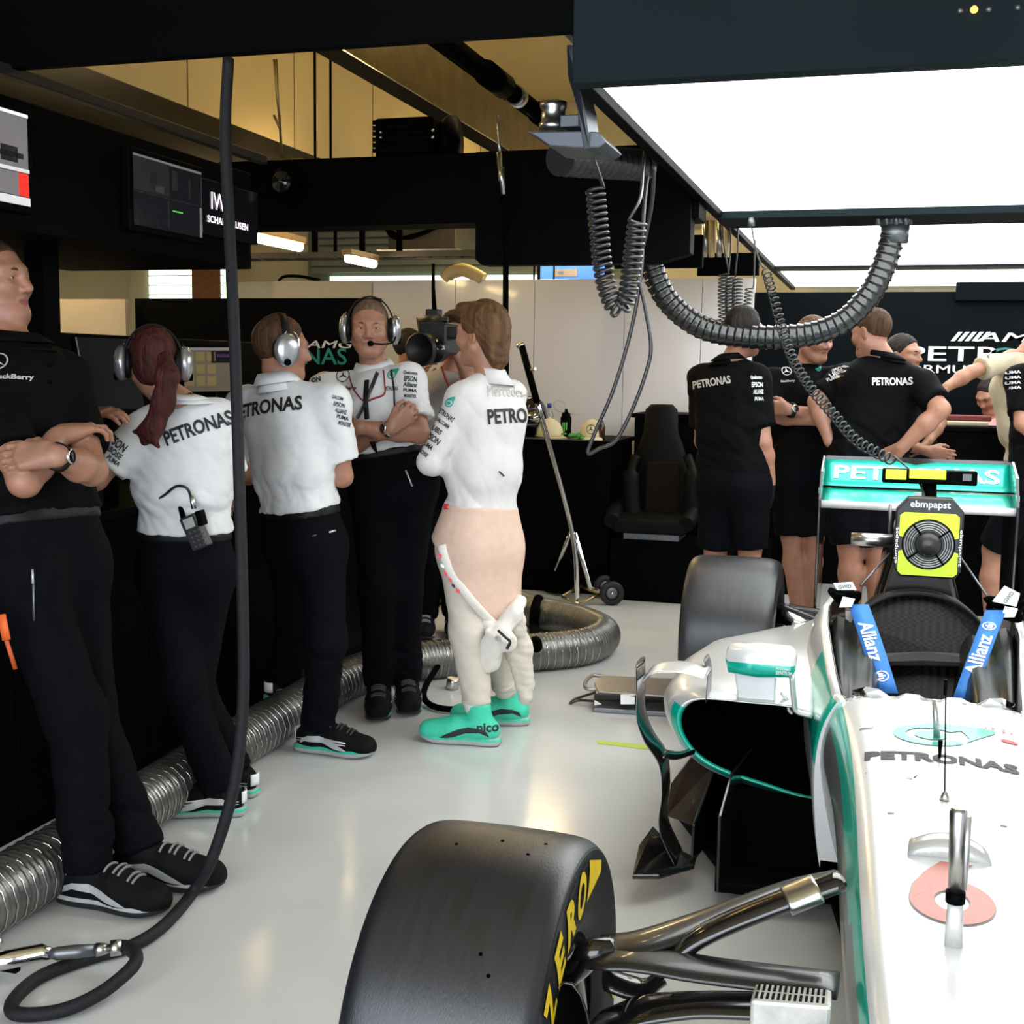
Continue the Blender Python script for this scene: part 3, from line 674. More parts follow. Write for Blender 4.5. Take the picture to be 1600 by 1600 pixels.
# team words on the black walls
WPR = mat('wall_silver_letters', (0.55, 0.56, 0.56), 0.35, 0.3, noise=0.05)
WPT = mat('wall_teal_letters', (0.0, 0.16, 0.13), 0.4, noise=0.05)
def wallword(t, c, h, w, M, par, sh=0.0): letters(t, M, par, c, (1, 0, 0), (0, 0, 1), h, None, 0.01, 0, w, 0.004, sh)
p = at(1565, 527, 8.8); wallword('AMG', at(1588, 527, 8.8), 0.062, 0.52, WPR, wrb, 0.25)
mb = MB(); 
for i in range(5):
    a = at(1485+i*11, 533, 8.795); mb.plate([a, a+V(0.028, 0, 0), a+V(0.075, 0, 0.062), a+V(0.047, 0, 0.062)], (0, -0.004, 0))
mb.build('lettering', WPR, wrb)
wallword('PETR', at(1490, 553, 8.8), 0.098, 0.62, WPR, wrb); wallword('ONAS', at(1630, 555, 8.8), 0.098, 0.66, WPT, wrb)
wallword('FORMULA ONE TEAM', at(1560, 578, 8.8), 0.055, 1.30, WPR, wrb)
wallword('AMG', at(515, 538, 7.5), 0.05, 0.34, WPR, bb, 0.2); wallword('PETRONAS', at(455, 556, 7.5), 0.11, 0.82, WPT, bb)

# ------------------------------------------------------------------ overhead gantry
g = empty('overhead_gantry', (-2.0, 4.0, 2.2), 'black overhead gantry ring hung with screens on its left side', 'gantry')
box_obj('front_beam', BLACK, -5.5, -0.82, 3.26, 3.30, 2.375, 3.6, g, 0.003)
box_obj('rear_beam', BLACK, -5.5, -0.80, 5.50, 5.72, 2.155, 2.475, g, 0.004)
mb = MB(); mb.plate([(-1.83, 5.46, 2.155), (-1.83, 5.46, 1.985), (-1.80, 5.46, 1.958), (-0.98, 5.46, 1.958), (-0.83, 5.46, 2.0), (-0.83, 5.46, 2.475), (-1.83, 5.46, 2.47)], (0, 0.12, 0)); mb.build('drop_panel', BLACK, g, 0.004)
a, b = at(960, 415, 6.7), at(1097, 418, 6.7); box_obj('far_panel', BLACK, a[0], b[0], 6.7, 6.75, b[2], 2.215, g, .003)
a, b = at(1090, 396, 7.3), at(1185, 430, 7.3); box_obj('far_panel', BLACKM, a[0], b[0], 7.3, 7.34, b[2], a[2], g)
mb = MB().bx(-2.42, -2.30, 1.6, 4.20, 1.84, 2.195).bx(-3.1, -2.42, 1.6, 4.20, 1.84, 1.88); mb.build('side_beam', BLACK, g, 0.004)
box_obj('cable_trunking', mat('trunking_grey', (0.03, 0.028, 0.026), 0.45, 0.3, noise=0.1), -2.64, -2.60, 2.2, 4.9, 2.35, 2.385, g, 0.003)
box_obj('smoked_panel', mat('smoked_panel', (0.008, 0.0075, 0.007), 0.25, noise=0.2, nscale=6, spec=0.5), -3.43, -3.40, 3.6, 7.2, 2.36, 2.762, g)
# illuminated watch maker sign on the side beam
GLOW = mat('sign_glow', (0.9, 0.8, 0.9), 0.4, noise=0.02, emit=((1.0, 0.82, 0.95), 1.5))
s0 = tag(box_obj('backlit_sign', GLASSY, -2.302, -2.27, 3.80, 4.20, 1.93, 2.12, None, 0.003), 'black sign with backlit pink white letters right of the gantry screen', 'sign')
SUR, SUP = V(0, 1, 0), V(0, 0, 1)
letters('IWC', GLOW, s0, (-2.27, 3.935, 2.05), SUR, SUP, 0.06, None, 0.0, 0, 0.15)
letters('SCHAFFHAUSEN', GLOW, s0, (-2.27, 3.975, 1.985), SUR, SUP, 0.024, None, 0.015, 0, 0.285)
# gantry screens
SCRD = mat('screen_dark', (0.01, 0.01, 0.012), 0.12, noise=0.2, spec=.12, emit=((0.4, 0.42, 0.5), 0.012))
def scr(n, c, e): return mat('screen_'+n, c, 0.6, noise=0.1, nscale=12, spec=0.08, emit=(c, e))
SCG = scr('grey_picture', (0.20, 0.185, 0.19), 0.35); SCL = scr('light', (0.6, 0.6, 0.62), 0.6); SCR = scr('red', (0.7, 0.03, 0.02), 0.7); SCDG = scr('dim_picture', (0.03, 0.028, 0.03), 0.10); SCW = scr('white', (0.8, 0.8, 0.8), 0.8); SCK = scr('black', (0.01, 0.01, 0.01), 0.05)
SCB = scr('blue', (0.05, 0.16, 0.85), 0.8); SCO = scr('ochre', (0.16, 0.12, 0.05), 0.5); SCGN = scr('green', (0.1, 0.5, 0.1), 0.6)
def screen(name, label, y0, y1, z0, z1, x, patches, tilt=0.0):
    t = empty(name, (x, (y0+y1)/2, z0), label, 'screen', 'gantry screens')
    box_obj('casing', BLACK, x-0.05, x+0.012, y0-0.02, y1+0.02, z0-0.02, z1+0.02, t, 0.005)
    pn = box_obj('panel', SCRD, x, x+0.014, y0, y1, z0, z1, t)
    for (a, b, c, d, M) in patches:
        box_obj('picture', M, x+0.013, x+0.0155, y0+(y1-y0)*a, y0+(y1-y0)*b, z0+(z1-z0)*c, z0+(z1-z0)*d, pn)
    return t
screen('wall_screen', 'gantry screen at the far left showing grey track picture and red bar', 2.45, 2.905, 1.905, 2.15, -2.285,
       [(0.1, 0.99, 0.40, 0.96, SCG), (0, 1, 0.965, 1, SCW), (0.0, 1.0, 0.36, 0.40, SCL), (0.1, 0.9, 0.10, 0.35, SCG), (0.9, 0.99, 0.10, 0.35, SCR), (0, 1, 0, 0.09, SCL), (0.75, 0.9, 0.45, 0.62, SCK), (0.55, 0.95, 0.5, 0.56, SCK)])
screen('wall_screen', 'dim gantry screen with a dark split picture beside the backlit sign', 3.40, 3.80, 1.915, 2.135, -2.285,
       [(0.0, 0.5, 0.5, 0.97, SCDG), (0.22, 0.32, 0.58, 0.8, scr('figure', (0.25, 0.24, 0.24), 0.2)), (0.30, 0.42, 0.53, 0.62, scr('figure', (0.25, 0.24, 0.24), 0.2)), (0.0, 1, 0.965, 1.0, SCG), (0.97, 1.0, 0.0, 0.45, SCG), (0, 1, 0.47, 0.485, SCDG), (0.55, 0.62, 0.62, 0.9, SCDG), (0.8, 0.82, 0.55, 0.85, SCDG), (0.48, 0.49, 0.05, 0.45, SCDG), (0.55, 0.7, 0.3, 0.32, SCGN)])

# ------------------------------------------------------------------ light box over the car
lb = empty('light_box', (1.0, 6.0, 2.25), 'dark ceiling light box with bright white panels over the race car', 'light')
LX0, LX1 = -0.79, 2.9
PAN = mat('luminous_panel', (0.95, 0.95, 0.95), 0.5, noise=0.01, emit=((0.97, 1.0, 0.99), PANEL_EMIT))
box_obj('fascia', NAVY, LX0-0.02, LX1+0.1, 3.20, 3.27, 2.225, 3.6, lb, 0.003)
def panel(y0, y1): return box_obj('diffuser', PAN, LX0+0.025, LX1, y0, y1, 2.25, 2.27, lb)
panel(3.285, 6.03); panel(6.46, 9.15); panel(9.45, 11.3)
mb = MB().bx(LX0-0.02, LX0+0.02, 3.27, 11.4, 2.225, 2.62).bx(LX0-0.02, LX1+0.1, 3.27, 11.4, 2.6, 2.64).bx(LX1+0.02, LX1+0.1, 3.27, 11.4, 2.225, 2.62); mb.build('side_rail', BLACK, lb, 0.003)
box_obj('cross_beam', NAVY, LX0, LX1, 6.04, 6.45, 2.215, 2.6, lb, 0.004); box_obj('cross_beam', NAVY, LX0, LX1, 9.16, 9.44, 2.235, 2.6, lb, 0.004)
mb = MB()
mb.tube([at(1400, 352, 6.24), at(1400, 332, 6.24)], [0.075, 0.075], 24); mb.tube([at(1398, 380, 6.24), at(1399, 350, 6.24)], [0.062, 0.068], 24)
for u in (1372, 1385, 1400, 1415): mb.tube([at(u, 351, 6.16), at(u, 334, 6.16)], 0.012, 8)
mb.build('duct_collar', GREYM, lb)
# small status lamps on the fascia
for u, v in ((1500, 17), (1545, 15), (1590, 12)): MB().sphere(at(u, v, 3.20), 0.008, 0, 10).build('status_lamp', GREYM, lb)
MB().sphere(at(1522, 15, 3.197), 0.009, 0, 10).build('status_lamp', mat('amber_lamp', (0.9, 0.35, 0.05), 0.4, noise=0.02, emit=((1.0, 0.35, 0.05), 4)), lb)['label'] = 'lit amber status lamp'

# ------------------------------------------------------------------ upper hall: beam, pipe, lamps, windows
tag(MB().bx(-2.46, -2.33, 3.5, 11.5, 2.86, 2.88, 1).bx(-2.335, -2.32, 3.5, 11.5, 2.86, 3.16).bx(-2.46, -2.32, 3.5, 11.5, 3.14, 3.16).build('ceiling_beam', [mat('polished_beam', (0.45, 0.38, 0.24), 0.2, 1.0, noise=0.2, nscale=8), BLACKM]), 'polished steel channel beam running under the cream ceiling', 'beam')
t = empty('ceiling_pipe', (-1.8, 7, 2.83), 'dark pipe with joints running along the cream ceiling', 'pipe')
MB().tube([(-1.8, 3.5, 2.83), (-1.8, 11.5, 2.83)], 0.045, 14).build('pipe', BLACKM, t)
for y in (5.5, 6.4): MB().tube([(-1.8, y, 2.83), (-1.8, y+0.28, 2.83)], [0.06, 0.06], 14).build('coupling', BLACKM, t)
MB().tube([(-1.8, 5.95, 2.83), (-1.8, 6.03, 2.83)], 0.052, 14).build('coupling', STEEL, t)
mb = MB()
for k in range(26): mb.bx(-1.35, -0.9, 4.2+k*0.1, 4.26+k*0.1, 2.95, 2.97)
mb.bx(-1.38, -1.35, 4.2, 6.9, 2.92, 3.0).bx(-0.9, -0.87, 4.2, 6.9, 2.92, 3.0); tag(mb.build('ceiling_grille', mat('grille_brown', (0.10, 0.085, 0.06), 0.5, 0.3, noise=0.1)), 'long slatted grille under the ceiling left of the light box', 'vent')
LAMP = mat('lamp_tube', (1, 0.9, 0.7), 0.4, noise=0.01, emit=((1.0, 0.74, 0.36), LAMP_EMIT))
def batten(x, y0, y1, z, label, r=0.055, along=True):
    t = empty('fluorescent_lamp', (x, (y0+y1)/2, z), label, 'lamp', 'warm fluorescent lamps')
    MB().bx(x-r*1.2, x+r*1.2, y0-0.03, y1+0.03, z+r*.6, z+r*.6+.045).build('housing', mat('lamp_housing', (0.25, 0.16, 0.07), 0.5, noise=0.1), t, 0.01)
    MB().tube([(x, y0, z), (x, y1, z)], r, 16).build('tube', LAMP, t)
    zt = 4.0 if x > -3.4 else 2.766
    for yy in (y0+.2, y1-.2): MB().tube([(x, yy, z+r), (x, yy, zt)] if along else [(x, yy, z-r), (x, yy, 0)], 0.008, 6).build('hanger', BLACKM, t)
    return t
batten(-3.45, 6.10, 6.90, 2.205, 'nearer glowing warm fluorescent lamp hanging beyond the gantry', .03)
batten(-3.45, 7.62, 8.05, 2.20, 'farther glowing warm fluorescent lamp hanging beyond the gantry', .03)
batten(-2.95, 3.45, 4.05, 3.0, 'warm fluorescent lamp hidden above the left end of the gantry', .036)  # added out of sight to brighten the near end of the bulkhead
batten(-3.05, 6.1, 6.7, 2.52, 'warm fluorescent lamp hidden behind the rear gantry beam', .032)
batten(-2.6, 9.0, 10.0, 2.72, 'warm fluorescent lamp standing high behind the white partition', .115, False)  # added uplight on a floor pole, kept hidden, brightens the ceiling
batten(-1.75, 5.6, 7.3, 3.62, 'warm fluorescent lamp hung high behind the front gantry beam', .028)  # unseen extra tube, added to light the ceiling and bulkhead
batten(-5.6, 6.4, 7.6, 2.50, 'warm fluorescent lamp in the side room beyond the screens')
# cable ladder under the lamps
mb = MB(); a, b = at(370, 398, 8.2), at(745, 396, 8.2)
mb.bx(a[0]-3, b[0]+0.6, 8.18, 8.20, 2.26, 2.30).bx(a[0]-3, b[0]+0.6, 8.40, 8.42, 2.26, 2.30)
for k in range(40): mb.bx(a[0]-3+0.12*k, a[0]-2.98+0.12*k, 8.2, 8.4, 2.27, 2.285)
mb.bx(a[0]-3, b[0]+0.6, 8.28, 8.32, 2.74, 2.78).bx(a[0]-3, a[0]-2.96, 8.28, 8.32, 2.28, 2.78); tag(mb.build('cable_ladder', mat('ladder_dark', (0.05, 0.045, 0.04), 0.5, 0.4, noise=0.1)), 'dark perforated cable ladder crossing below the lamps', 'cable tray')
for u, v0, v1, lab in ((492, 350, 400, 'square'), (524, 352, 392, 'thin'), (568, 352, 392, 'middle'), (624, 352, 410, 'right')):
    a = at(u, v1, 8.3); MBx = MB().tube([(a[0], a[1], 2.28), (a[0], a[1], 2.76)], 0.025 if lab in ('square', 'right') else 0.014, 8)
    tag(MBx.build('hanging_rod', BLACKM), {'square': 'thick dark hanger rod left of the roller shutter', 'thin': 'thin dark hanger rod near the lamp end', 'middle': 'thin dark hanger rod in the middle of the shutter', 'right': 'thick dark hanger rod before the air unit'}[lab], 'rod', 'hanger rods under the hall roof')
# roller shutter with daylight slots
DAY = mat('daylight_pane', (0.8, 0.9, 0.8), 0.4, noise=0.01, emit=((0.80, 1.0, 0.80), 2.2))
t = struct(MB().bx(-5.65, -2.2, 11.5, 11.6, 2.16, 3.0).build('window_1', mat('shutter_green', (0.16, 0.19, 0.15), 0.5, noise=0.06)))
mb = MB()
for k in range(9): mb.bx(-5.6, -2.25, 11.46, 11.5, 2.42+k*0.07, 2.47+k*0.07)
mb.build('slat', mat('shutter_grey', (0.22, 0.25, 0.22), 0.5, noise=0.06), t); box_obj('pane', DAY, -5.4, -2.5, 11.48, 11.5, 2.27, 2.385, t); box_obj('pane', DAY, -4.6, -3.0, 11.45, 11.47, 2.655, 2.69, t)
t = struct(MB().bx(-7.75, -6.55, 11.5, 11.6, 1.9, 2.85).build('window_2', CREAML)); box_obj('pane', DAY, -7.5, -6.95, 11.47, 11.5, 1.95, 2.62, t); box_obj('pane', DAY, -6.8, -6.6, 11.47, 11.5, 1.95, 2.62, t)
mb = MB()
for k in range(6): mb.bx(-7.5, -6.6, 11.45, 11.47, 2.0+k*0.1, 2.008+k*0.1)
for x in (-6.76, -6.70, -6.64): mb.bx(x-0.006, x+0.006, 11.44, 11.46, 1.95, 2.62)
mb.build('window_bar', mat('bar_dark', (0.06, 0.06, 0.05), 0.5, noise=0.1), t)
mb = MB(); a = at(300, 467, 10.5); b = at(342, 400, 10.5)
mb.bx(a[0], b[0], 10.5, 10.52, 0, b[2]+0.1)
tag(mb.build('tool_board', mat('orange_board', (0.22, 0.09, 0.03), 0.6, noise=0.2, nscale=20)), 'orange brown tool board beside the bright side window', 'board')
mb = MB(); mb.bx(at(88, 440, 9)[0], at(206, 440, 9)[0], 9.0, 9.3, 2.28, 2.34); tag(mb.build('wall_shelf', BLACKM), 'dark shelf line on the cream side wall behind the screens', 'shelf')
struct(MB().bx(-8.9, -5.9, 9.35, 9.4, 2.34, 2.9).build('wall_side_room', CREAM)); 
# air unit under the hall roof
t = empty('air_unit', at(655, 375, 10.0), 'dark air unit hung before the roller shutter', 'air conditioner')
a, b = at(606, 357, 10), at(712, 388, 10); box_obj('casing', mat('air_unit_dark', (0.03, 0.025, 0.02), 0.5, noise=0.2), a[0], b[0], 10, 10.6, b[2], a[2]+0.1, t, 0.01)
box_obj('tray', STEEL, a[0]-0.06, b[0]+0.05, 9.9, 10.6, b[2]-0.03, b[2]-0.01, t)
mb = MB(); [mb.tube(cr([at(600, 352, 9.95), at(615+i*8, 372, 9.95), at(650+i*5, 366, 9.95), at(690, 352, 9.95)], 6), 0.012, 6) for i in range(3)]; mb.build('hose', BLACKM, t)
# blue screen over the partition
t = empty('small_screen', at(875, 425, 10), 'blue glowing screen seen above the white partition', 'screen'); a, b = at(845, 414, 10), at(908, 436, 10)
box_obj('casing', BLACK, a[0]-0.03, b[0]+0.25, 10, 10.05, b[2]-0.25, a[2]+0.03, t); pn = box_obj('panel', SCB, a[0], b[0]+0.2, 9.99, 10.0, b[2]-0.2, a[2], t)
c, d = at(866, 421, 9.99), at(902, 432, 9.99); pp = box_obj('picture', SCG, c[0], d[0], 9.985, 9.99, d[2], c[2], pn); MB().tube([(a[0]+.3, 10.03, 0), (a[0]+.3, 10.03, a[2]-.3)], .03, 10).build('stand', BLACK, t); letters('YAS', mat('blue_print', (0.02, 0.12, 0.45), 0.5, noise=0.02), pp, at(876, 426, 9.985), (1, 0, 0), (0, 0, 1), 0.022)
# loudspeaker case on the rear beam
t = empty('equipment_case', at(650, 240, 5.62), 'black ribbed equipment case standing on the rear gantry beam', 'case'); a, b = at(592, 188, 5.6), at(706, 240, 5.6)
box_obj('shell', BLACKM, a[0], b[0]-0.08, 5.55, 5.85, 2.476, a[2], t, 0.012); mb = MB()
for z in np.linspace(2.50, a[2]-0.03, 6): mb.bx(a[0]-0.008, b[0]-0.09, 5.54, 5.56, z, z+0.018)
mb.build('rib', BLACK, t); MB().lathe((b[0]-0.075, 5.7, (2.476+a[2])/2), (1, 0, 0), [(0.0, 0), (0.10, 0), (0.12, 0.03), (0.12, 0.06), (0.0, 0.08)], 24).build('fan_cover', BLACK, t)
mb = MB(); [mb.sphere(at(u, v, 5.54), 0.009, 0, 8) for u, v in ((595, 207), (676, 204), (676, 215), (595, 215))]; mb.build('latch', STEEL, t)
# spotlight and its hoist cable
t = empty('gantry_spotlight', at(443, 285, 5.40), 'round black glass spotlight on the rear gantry beam', 'spotlight'); c = at(443, 285, 5.42)
MB().lathe(c+V(0, 0.08, 0), (0, -1, 0), [(0, 0), (0.05, 0), (0.065, 0.05), (0.065, 0.1), (0.055, 0.11)], 24).build('housing', BLACK, t); MB().lathe(c+V(0, -0.02, 0), (0, -1, 0), [(0.056, 0), (0.045, 0.015), (0.0, 0.028)], 24).build('lens', GLASSY, t)
mb = MB(); mb.tube(cr([at(428, 93, 4.9), at(433, 150, 4.9), at(437, 190, 5.0), at(440, 246, 5.3)], 6), 0.006, 6); mb.tube(cr([at(432, 93, 4.9), at(434, 150, 4.9), at(438, 195, 5.0), at(441, 246, 5.3)], 6), 0.005, 6)
mb.tube([at(428, 180, 5.0), at(437, 200, 5.0)], 0.006, 6); tag(mb.build('hoist_cable', mat('brass_wire', (0.35, 0.26, 0.12), 0.4, 0.8, noise=0.1)), 'thin brass coloured hoist cables above the spotlight', 'cable')
# box on the partition top
tag(MB().tube(cr([at(545+i*10, 437, 8.83)+V(0, 0, z) for i, z in ((15, 0), (16, 0.05), (18, 0.07), (20, 0.03), (21, 0.0))], 5), 0.05, 10).build('packing_roll', CREAM), 'cream roll lying on top of the white partition', 'roll')
mb = MB(); mb.tube(cr([V(at(435, 440, 8.83)[0], 8.83, 2.146), at(445, 432, 8.83), at(470, 432, 8.83), V(at(500, 438, 8.83)[0], 8.83, 2.146)], 8), 0.012, 6); tag(mb.build('loose_cable', BLACKM), 'black cable loop lying on top of the partition', 'cable')

# ------------------------------------------------------------------ control desk along the left
dk = empty('control_desk', (-2.75, 3.6, 0), 'long black control desk along the left of the garage', 'desk')
mb = MB()
for y in np.arange(0.9, 5.9, 0.72): mb.bx(-3.2, -2.50, y+0.003, y+0.717, 0.06, 0.95)
mb.build('cabinet', BLACK, dk, 0.006); box_obj('worktop', BLACK, -3.25, -2.47, 0.85, 6.0, 0.95, 0.985, dk, 0.005)
mb = MB()
for y in np.arange(0.9, 5.9, 0.72):
    for z in (0.35, 0.64): mb.bx(-2.502, -2.496, y+0.02, y+0.70, z, z+0.006)
mb.build('drawer_gap', BLACKM, dk); box_obj('plinth', BLACKM, -3.15, -2.51, 0.9, 5.9, 0, 0.06, dk)
box_obj('rear_upstand', BLACK, -3.25, -3.2, 0.9, 6.0, 0.985, 1.60, dk, 0.004)
def deskscreen(lab, tl, tr, bl, patches, M):
    t = empty('desk_screen', (tl[0], tl[1], 0.985), lab, 'screen'); r = tr-tl; d = bl-tl; n = nrm(np.cross(d, r)); mb = MB()
    n = n if n[1] < 0 else -n
    mb.plate([tl-r*0.02-d*0.03, tr+r*0.02-d*0.03, tr+r*0.02+d*1.04, bl-r*0.02+d*0.04], -n*0.03); mb.build('casing', BLACK, t, 0.004)
    mb = MB(); mb.plate([tl, tr, tr+d, bl], n*0.003); pn = mb.build('panel', M, t)
    for a, b, c, e, Mx in patches:
        mb = MB(); mb.plate([tl+r*a+d*c, tl+r*b+d*c, tl+r*b+d*e, tl+r*a+d*e], n*0.0045); mb.build('picture', Mx, pn)
    f = (bl+tr+d)/2; MB().tube([f-n*0.03, (f[0]-n[0]*0.05, f[1]-n[1]*0.05, 0.99)], 0.025, 10).build('stand', BLACK, t)
deskscreen('desk screen with ochre chart tiles behind the ponytail', at(286, 543, 4.4), at(372, 543, 4.55), at(288, 612, 4.4),
           [(a, a+0.16, c, c+0.21, SCO) for a in (0.02, 0.22, 0.42) for c in (0.10, 0.38, 0.66)]+[(0.5, 0.98, 0.08, 0.35, SCK), (0.6, 0.85, 0.15, 0.22, scr('violet', (0.2, 0.08, 0.3), 0.4)), (0.9, 1.0, 0.45, 0.55, SCGN), (0, 1, 0.0, 0.06, SCG)], scr('amber_grey', (0.10, 0.085, 0.06), 0.5))
deskscreen('desk screen turned dark with pale edge beside the black shirt', at(117, 527, 3.5), at(205, 530, 3.7), at(139, 640, 3.5), [(0.0, 0.012, 0, 1, SCG)], SCK)
# ------------------------------------------------------------------ the crew
SH_BLK = dict(upper=SHOEB, sole=SOLEB, rim=SOLE, stripe=SILS, laces=mat('grey_lace', (0.20, 0.20, 0.21), 0.6, noise=0.1))
SH_TEAM = dict(upper=SHOEB, sole=SOLE, rim=TEALS, stripe=SILS, tab=WHITE, laces=mat('dark_lace', (0.03, 0.03, 0.03), 0.6, noise=0.1))
SH_DRV = dict(upper=SHOET, sole=SOLE, rim=SHOET, stripe=INK, high=True, label='turquoise ankle high racing boot')
def GA(u, Y):
    p = at(u, 1000, Y); p[2] = 0.088; return p
def GT(u, Y):
    p = at(u, 1000, Y); p[2] = 0.0; return p
def away(y): return V(0, 1, y)
PR = {}
# man leaning on the desk, far left
PR['left'] = person('person', 'person in black team shirt leaning on the desk, far left, arms crossed, wearing a wristwatch', at(66, 852, 2.86), at(20, 532, 2.90), at(-12, 440, 2.92), (0.95, 0.10, 0.10), (0.97, -0.22, 0),
    [(at(-38, 575, 2.78), at(38, 752, 2.66), at(92, 682, 2.80), nrm(V(0.35, 0.75, 0.25)), V(0, 0.5, -1), 0.5),
     (at(100, 590, 3.02), at(143, 735, 2.84), at(85, 712, 2.66), nrm(at(20, 712, 2.63)-at(85, 712, 2.66)), V(-0.3, 0.8, -0.5), 0.35)],
    [(None, at(118, 1115, 2.76), at(140, 1375, 2.74), at(272, 1430, 2.74)), (None, at(135, 1110, 2.93), at(222, 1345, 2.90), at(336, 1395, 2.93))],
    h=1.84, hair=H_BROWN, hairstyle='crop', top=SHIRTB, res=0.008, fres=0.0034, seed=3, shoes=SH_BLK, build=1.02)
# woman with the ponytail
def tail(W, G, rc_):
    pts = [at(258, 560, 3.33), at(262, 588, 3.29), at(255, 630, 3.28), at(240, 668, 3.27), at(226, 690, 3.27)]
    return [rc_(a, b, r0, r1, 0.03) for a, b, r0, r1 in zip(pts[:-1], pts[1:], (0.022, 0.030, 0.030, 0.026), (0.030, 0.030, 0.026, 0.010))]+[rc_(at(240, 668, 3.27), at(210, 674, 3.25), 0.018, 0.006, 0.03), rc_(at(232, 680, 3.27), at(248, 698, 3.25), 0.016, 0.006, 0.03)]
PR['woman'] = person('person', 'person with long auburn ponytail and headset, white team shirt, back turned', at(290, 868, 3.48), at(283, 622, 3.46), at(240, 566, 3.48), (-0.50, 0.85, -0.02), (-0.32, 0.94, 0),
    [(at(342, 652, 3.52), at(365, 765, 3.62), at(345, 790, 3.85), V(-0.2, 1, 0), V(0, 0, -1), 0.4),
     (at(224, 672, 3.40), at(150, 750, 3.30), at(138, 650, 3.22), nrm(at(215, 632, 3.18)-at(138, 650, 3.22)), V(0, 0.3, -1), 0.35)],
    [(None, at(302, 1075, 3.50), at(370, 1215, 3.64), at(292, 1243, 3.66)), (None, at(282, 1068, 3.40), at(345, 1240, 3.45), at(272, 1275, 3.40))],
    h=1.64, hair=H_RED, hairstyle='tail', hair_extra=tail, top=SHIRTW, res=0.008, fres=0.0045, seed=5, shoes=SH_TEAM, build=0.92, slim=0.95)
# man with silver headset, back turned
PR['back'] = person('person', 'person with silver headset in a white team shirt, back turned, left of the facing man', at(474, 830, 4.20), at(436, 597, 4.17), at(440, 545, 4.20), (0.72, 0.69, -0.05), (0.42, 0.90, 0),
    [(at(520, 628, 4.15), at(535, 745, 4.22), at(500, 740, 4.48), V(-0.5, 0.8, 0.1), V(0, 0, -1), 0.4),
     (at(382, 628, 4.25), at(372, 735, 4.42), at(420, 745, 4.60), V(0.6, 0.7, 0.1), V(0, 0, -1), 0.4)],
    [(None, at(510, 1000, 4.12), at(496, 1155, 4.16), at(578, 1182, 4.16)), (None, at(462, 965, 4.50), at(442, 1062, 4.62), at(480, 1082, 4.75))],
    h=1.78, hair=H_BROWN, hairstyle='short', top=SHIRTW, res=0.008, fres=0.0045, seed=8, shoes=SH_TEAM, build=1.0)
# man facing the camera
PR['face'] = person('person', 'person facing the camera with arms crossed, white team shirt, headset and red lanyard', at(612, 738, 4.86), at(585, 577, 4.90), at(578, 513, 4.84), (0.34, -0.93, -0.03), (0.42, -0.90, 0),
    [(at(508, 600, 4.84), at(532, 702, 4.76), at(612, 668, 4.62), nrm(at(660, 632, 4.66)-at(612, 668, 4.62)), V(-0.2, 0.9, 0.3), 0.9),
     (at(640, 592, 4.86), at(656, 678, 4.76), at(560, 668, 4.58), nrm(at(520, 675, 4.62)-at(560, 668, 4.58)), V(0, 0.9, -0.3), 0.6)],
    [(None, at(590, 925, 4.78), at(592, 1092, 4.80), at(590, 1128, 4.58)), (None, at(632, 925, 4.88), at(636, 1078, 4.92), at(640, 1112, 4.70))],
    h=1.81, hair=H_GREY, hairstyle='crop', top=SHIRTW, res=0.008, fres=0.0032, hres=0.0038, seed=11, shoes=dict(SH_TEAM, sole=SOLEB), build=1.02)
# the driver
PR['driver'] = person('person', 'person in white base layer and rolled down cream race suit with turquoise boots', at(748, 835, 4.60), at(768, 583, 4.62), at(752, 523, 4.62), (-0.93, 0.30, -0.02), (-0.80, 0.58, 0),
    [(at(800, 618, 4.78), at(735, 715, 4.95), at(672, 722, 4.62), nrm(at(700, 700, 4.42)-at(672, 722, 4.62)), V(0.7, 0.5, 0), 0.5),
     (at(722, 622, 4.50), at(672, 722, 4.42), at(720, 735, 4.62), V(0.6, 0.7, 0.2), V(0.5, -0.5, 0), 0.4)],
    [(None, at(772, 985, 4.66), at(795, 1098, 4.76), at(745, 1120, 4.72)), (None, at(732, 985, 4.48), at(748, 1130, 4.46), at(668, 1172, 4.44))],
    h=1.78, hair=H_GOLD, hairstyle='swept', top=BASEL, sleeve='long', bottom=mat('cream_race_suit', (0.60, 0.54, 0.46), 0.8, noise=0.04, nscale=30, bump=0.08, bscale=300), belt=False, collar='mock', hemup=0.075, cuffr=0.047, res=0.007, fres=0.0034, hres=0.0036, seed=14, shoes=SH_DRV, build=0.94, loose=0.55, slim=0.96)
